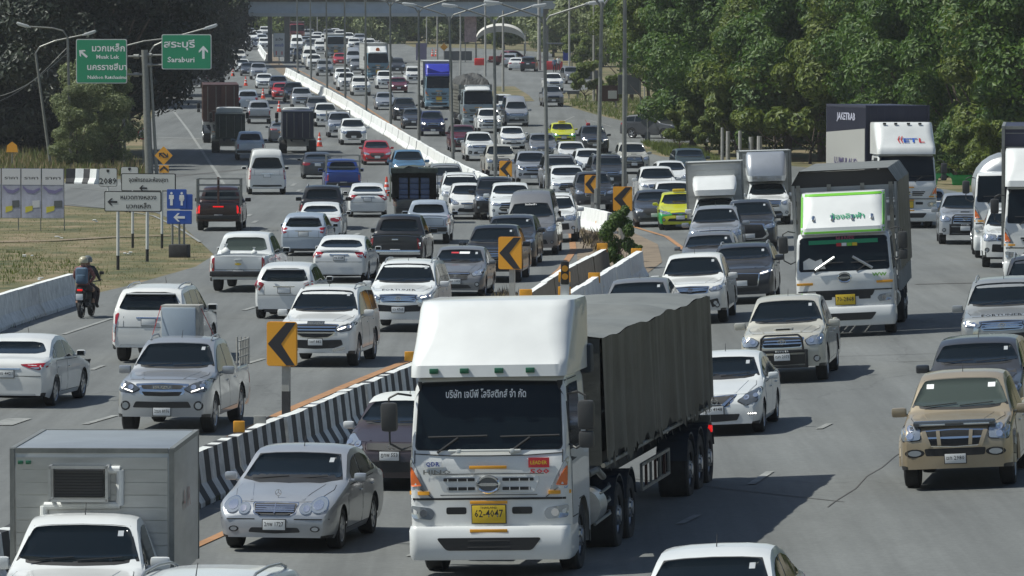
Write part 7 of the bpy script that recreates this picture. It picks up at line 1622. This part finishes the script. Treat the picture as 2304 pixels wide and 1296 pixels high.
for i in range(3):
    for j in range(4):
        m = MB(); m.rbox((0, 0, .12), (.38, .5, .235), .04); tag(m.build('water_crate', ['crate'], mx=r12.matrix_basis @ T(-.46+.46*i, 1.95, .95+.245*j)), 'blue crate of water bottles, %s of the %s stack under the ragged tarp' % (['lowest', 'second from below', 'third from below', 'topmost'][j], ['left', 'middle', 'right'][i]), 'crate', 'stacked blue water crates')
# taxis: green lower half and roof light
for o_ in list(bpy.data.objects):
    if str(o_.get('label', '')).startswith('yellow'):
        mb = shell(dict(KD['sedan'])); mb2 = MB()
        for f, mi in zip(mb.f, mb.m):
            zz = [mb.v[i][2] for i in f]
            if mi == 0 and len(f) == 4 and sum(zz)/4 < .70: mb2.add([(mb.v[i][0]*1.006, mb.v[i][1]*1.004, mb.v[i][2]) for i in f], [(0, 1, 2, 3)])
        M.setdefault('taxigreen', mat('taxi_green', (.01, .30, .06), .35, coat=.6)); mb2.build('lower_body', ['taxigreen'], o_, smooth=180)
        for c in o_.children:
            if c.name.startswith('door') : c.color = PC['Y']
        MB().rbox((0, -.1, 1.53), (.5, .16, .12), .04).build('taxi_sign', ['plate_y'], o_)
# white roof of the brown hatchback
K = KD['swift']; mb = shell(dict(K)); mb2 = MB()
for f, mi in zip(mb.f, mb.m):
    zz = [mb.v[i][2] for i in f]; yy = [mb.v[i][1] for i in f]
    if mi == 0 and len(f) == 4 and min(zz) > 1.36: mb2.add([(mb.v[i][0]*1.004, mb.v[i][1], mb.v[i][2]+.006) for i in f], [(0, 1, 2, 3)])
mb2.build('roof_skin', ['white'], sw, smooth=180)
for c in sw.children:
    if c.name.startswith('side_mirror'): c.color = PC['W']
link('lettering', text_mesh('โตโยต้า', .06, 'whitep', .42, .02), cm_, T(0, -5.3/2+1.02, 1.83, 0, -.75))
# ================================================================ motorcycle and riders
def skin(name, J, E, mats, parent=None, sub=1, mx=None, matfn=None):
    """J: joints name -> (pos, radius); E: edges"""
    ks = list(J); me = bpy.data.meshes.new(name); me.from_pydata([J[k][0] for k in ks], [(ks.index(a), ks.index(b)) for a, b in E], [])
    o = bpy.data.objects.new(name, me); C.objects.link(o); md = o.modifiers.new('s', 'SKIN'); sv = me.skin_vertices[0].data
    for i, k in enumerate(ks): r_ = J[k][1]; sv[i].radius = (r_, r_) if not isinstance(r_, tuple) else r_
    sv[0].use_root = True; o.modifiers.new('u', 'SUBSURF').levels = sub
    bpy.context.view_layer.update(); ev = o.evaluated_get(bpy.context.evaluated_depsgraph_get()); nm = bpy.data.meshes.new_from_object(ev)
    bpy.data.objects.remove(o); nm.name = name; nm.materials.clear()
    for m_ in mats: nm.materials.append(M[m_])
    for p in nm.polygons: p.use_smooth = True; p.material_index = matfn(p.center) if matfn else 0
    return link(name, nm, parent, mx)
M['skin'] = mat('skin_tone', (.30, .17, .11), .6); M['plaid'] = mat('plaid_shirt', (.16, .07, .07), .8, noise=(14, .4, 2.0)); M['denimbag'] = mat('blue_backpack', (.09, .15, .22), .8, noise=(4, .7, 1.3)); M['trous'] = mat('dark_trousers', (.045, .03, .03), .85); M['jack'] = mat('dark_jacket', (.03, .035, .04), .8); M['helm1'] = mat('tan_helmet', (.42, .38, .26), .35, coat=.5); M['helm2'] = mat('grey_helmet', (.13, .14, .14), .35, coat=.5); M['hair'] = mat('hair', (.02, .015, .012), .7)
pm = at(183, 716); hm = head(pm.y)+math.radians(3)
av = Vector((math.sin(hm), math.cos(hm), 0)); q = pm+av*.62
mot = empty('motorcycle', frame_at(gp(q.x, q.y), hm, flip=True)); tag(mot, 'black motorcycle with a lit red tail lamp riding beside the white roadside wall', 'motorcycle')
# local +Y is the rear, nose at -Y
for y_, r_ in ((.62, .29), (-.62, .29)):
    wq = empty('wheel', Matrix.Translation((0, y_, r_))); wq.parent = mot; m = MB(); n = 22
    prof = [(-.05, r_*.82), (-.055, r_*.93), (0, r_), (.055, r_*.93), (.05, r_*.82)]
    V = [(x, ra*math.cos(2*PI*i/n), ra*math.sin(2*PI*i/n)) for x, ra in prof for i in range(n)]; m.add(V, [(k_*n+i, k_*n+(i+1) % n, (k_+1)*n+(i+1) % n, (k_+1)*n+i) for k_ in range(4) for i in range(n)]); m.build('tyre', ['tyre'], wq)
    m = MB(); [m.cyl((0, 0, 0), (0, r_*.84*math.cos(a_), r_*.84*math.sin(a_)), .012, n=4) for a_ in [2*PI*i/5 for i in range(5)]]; m.cyl((-.06, 0, 0), (.06, 0, 0), .04, n=10); m.build('rim', ['rim'], wq)
m = MB(); m.rbox((0, .05, .62), (.24, .95, .22), .08); m.rbox((0, .60, .76), (.18, .36, .14), .05); m.rbox((0, -.42, .72), (.34, .28, .42), .1); m.rbox((0, -.05, .40), (.26, .45, .26), .08); m.build('fairing', ['black'], mot)
m = MB(); m.rbox((0, .28, .80), (.26, .78, .10), .05); m.build('seat', ['seam'], mot)
m = MB(); m.tube([(-.34, -.40, 1.02), (-.12, -.48, .98), (.12, -.48, .98), (.34, -.40, 1.02)], .018, 6); m.build('handlebar', ['black'], mot)
for s in (1, -1): m = MB(); m.tube([(s*.25, -.46, 1.0), (s*.30, -.50, 1.18)], .008, 5); m.rbox((s*.33, -.49, 1.22), (.13, .03, .09), .02); m.build('mirror', ['black'], mot)
m = MB(); m.tube([(.12, -.5, .75), (.09, -.62, .29)], .025, 6); m.tube([(-.12, -.5, .75), (-.09, -.62, .29)], .025, 6); m.build('fork', ['steel'], mot)
m = MB(); m.cyl((-.17, -.05, .30), (-.17, .66, .40), .045, .055, 10); m.build('exhaust', ['grey'], mot)
MB().rbox((0, .80, .79), (.15, .04, .05), .015).build('taillight', ['tailon'], mot); plate(mot, .86, .60, None, back=True, w=.2, h=.17, lod=1)
m = MB(); m.rbox((0, .80, .60), (.12, .12, .30), .03); m.build('rear_mudguard', ['black'], mot)
def rider(y, mats, helm, label, lean, hands, back=False):
    J = {'pelvis': ((0, y, .90), .16), 'waist': ((0, y-.03*lean, 1.05), .14), 'chest': ((0, y-.10*lean, 1.28), .165), 'neck': ((0, y-.14*lean, 1.44), .065), 'headc': ((0, y-.17*lean, 1.56), .095)}
    E = [('pelvis', 'waist'), ('waist', 'chest'), ('chest', 'neck'), ('neck', 'headc')]
    for s in (1, -1):
        k = 'r' if s > 0 else 'l'
        J.update({k+'sh': ((s*.19, y-.12*lean, 1.36), .075), k+'el': ((s*.29, y-.20, 1.14), .05), k+'wr': ((s*hands[0], hands[1]+.06, hands[2]), .035), k+'ha': ((s*hands[0], hands[1]-.03, hands[2]), .04),
                  k+'hip': ((s*.10, y-.02, .86), .11), k+'kn': ((s*.24, y-.42, .74), .075), k+'an': ((s*.22, y-.28, .34), .05), k+'fo': ((s*.23, y-.42, .27), .05)})
        E += [('chest', k+'sh'), (k+'sh', k+'el'), (k+'el', k+'wr'), (k+'wr', k+'ha'), ('pelvis', k+'hip'), (k+'hip', k+'kn'), (k+'kn', k+'an'), (k+'an', k+'fo')]
    root = empty('person', mot.matrix_basis.copy()); tag(root, label, 'person')
    def mf(c):
        if c.z < .40: return 3
        if c.z > 1.44: return 2
        if abs(c.x) > hands[0]-.07 and abs(c.y-hands[1]) < .05: return 2
        if c.z < .93 or (c.y < y-.2 and c.z < .86): return 1
        return 0
    skin('body', J, E, [mats[0], mats[1], 'skin', 'black'], root, 2, matfn=mf)
    hx, hy, hz = J['headc'][0]
    m = MB(); n, k2 = 18, 9; V = []
    for j in range(k2+1):
        t = PI*.62*j/k2
        for i in range(n): V.append((hx+.135*math.sin(t)*math.cos(2*PI*i/n), hy+.155*math.sin(t)*math.sin(2*PI*i/n), hz+.02+.14*math.cos(t)))
    m.add(V, [(j*n+i, j*n+(i+1) % n, (j+1)*n+(i+1) % n, (j+1)*n+i) for j in range(k2) for i in range(n)]); m.build('helmet', [helm], root, smooth=180)
    MB().rbox((hx, hy-.14, hz+.04), (.17, .04, .09), .02).build('visor', ['darklens'], root)
    MB().rbox((hx, hy-.105, hz-.03), (.03, .03, .04), .01).build('nose', ['skin'], root)
    if back:
        m = MB(); m.rbox((0, y+.13, 1.18), (.34, .20, .46), .08, seg=3); m.rbox((0, y+.24, 1.10), (.26, .08, .22), .04); m.build('backpack', ['denimbag'], root)
rider(-.02, ('jack', 'trous'), 'helm2', 'motorcycle driver with grey helmet and dark jacket in front of the passenger', 1.0, (.30, -.42, 1.03))
rider(.42, ('plaid', 'trous'), 'helm1', 'motorcycle passenger with tan helmet, plaid shirt and blue backpack', .5, (.18, .18, 1.0), True)
# a vendor and a customer at the far stall
def stander(px, py, label, m0, m1):
    b = at(px, py); root = empty('person', Matrix.Translation(b)); tag(root, label, 'person')
    J = {'pelvis': ((0, 0, .92), .13), 'chest': ((0, 0, 1.28), .15), 'neck': ((0, 0, 1.48), .06), 'headc': ((0, -.01, 1.62), .10)}; E = [('pelvis', 'chest'), ('chest', 'neck'), ('neck', 'headc')]
    for s in (1, -1):
        k = 'r' if s > 0 else 'l'; J.update({k+'sh': ((s*.19, 0, 1.38), .07), k+'el': ((s*.25, .02, 1.10), .05), k+'ha': ((s*.26, -.08, .88), .035), k+'hip': ((s*.10, 0, .86), .10), k+'kn': ((s*.12, -.02, .48), .07), k+'an': ((s*.13, .02, .08), .045), k+'fo': ((s*.14, -.13, .04), .04)})
        E += [('chest', k+'sh'), (k+'sh', k+'el'), (k+'el', k+'ha'), ('pelvis', k+'hip'), (k+'hip', k+'kn'), (k+'kn', k+'an'), (k+'an', k+'fo')]
    skin('body', J, E, [m0, m1, 'skin', 'hair'], root, 1, matfn=lambda c: 3 if c.z > 1.64 or (c.z > 1.52 and c.y > .03) else (2 if c.z > 1.45 else (1 if c.z < .9 else 0)))
stander(1256, 160, 'standing person in a pale patterned shirt at the roadside stall', 'signwhite', 'trous')
stander(1248, 163, 'standing person in dark clothes left of the pale shirted one', 'denimbag', 'jack')

# ---------------------------------------------------------------- air
hz = MB(); hz.box((20, 1320, 20), (900, 2780, 75)); ho = hz.build('haze', [], smooth=0)
hm_ = bpy.data.materials.new('air'); hm_.use_nodes = True; hn = hm_.node_tree; hn.nodes.clear(); pv = hn.nodes.new('ShaderNodeVolumePrincipled'); om = hn.nodes.new('ShaderNodeOutputMaterial')
pv.inputs['Color'].default_value = (.92, .95, 1, 1); pv.inputs['Density'].default_value = .00012; pv.inputs['Anisotropy'].default_value = .3; hn.links.new(pv.outputs[0], om.inputs['Volume']); ho.data.materials.append(hm_)
tag(ho, kind='stuff', label='thin warm haze filling the air over the whole road')
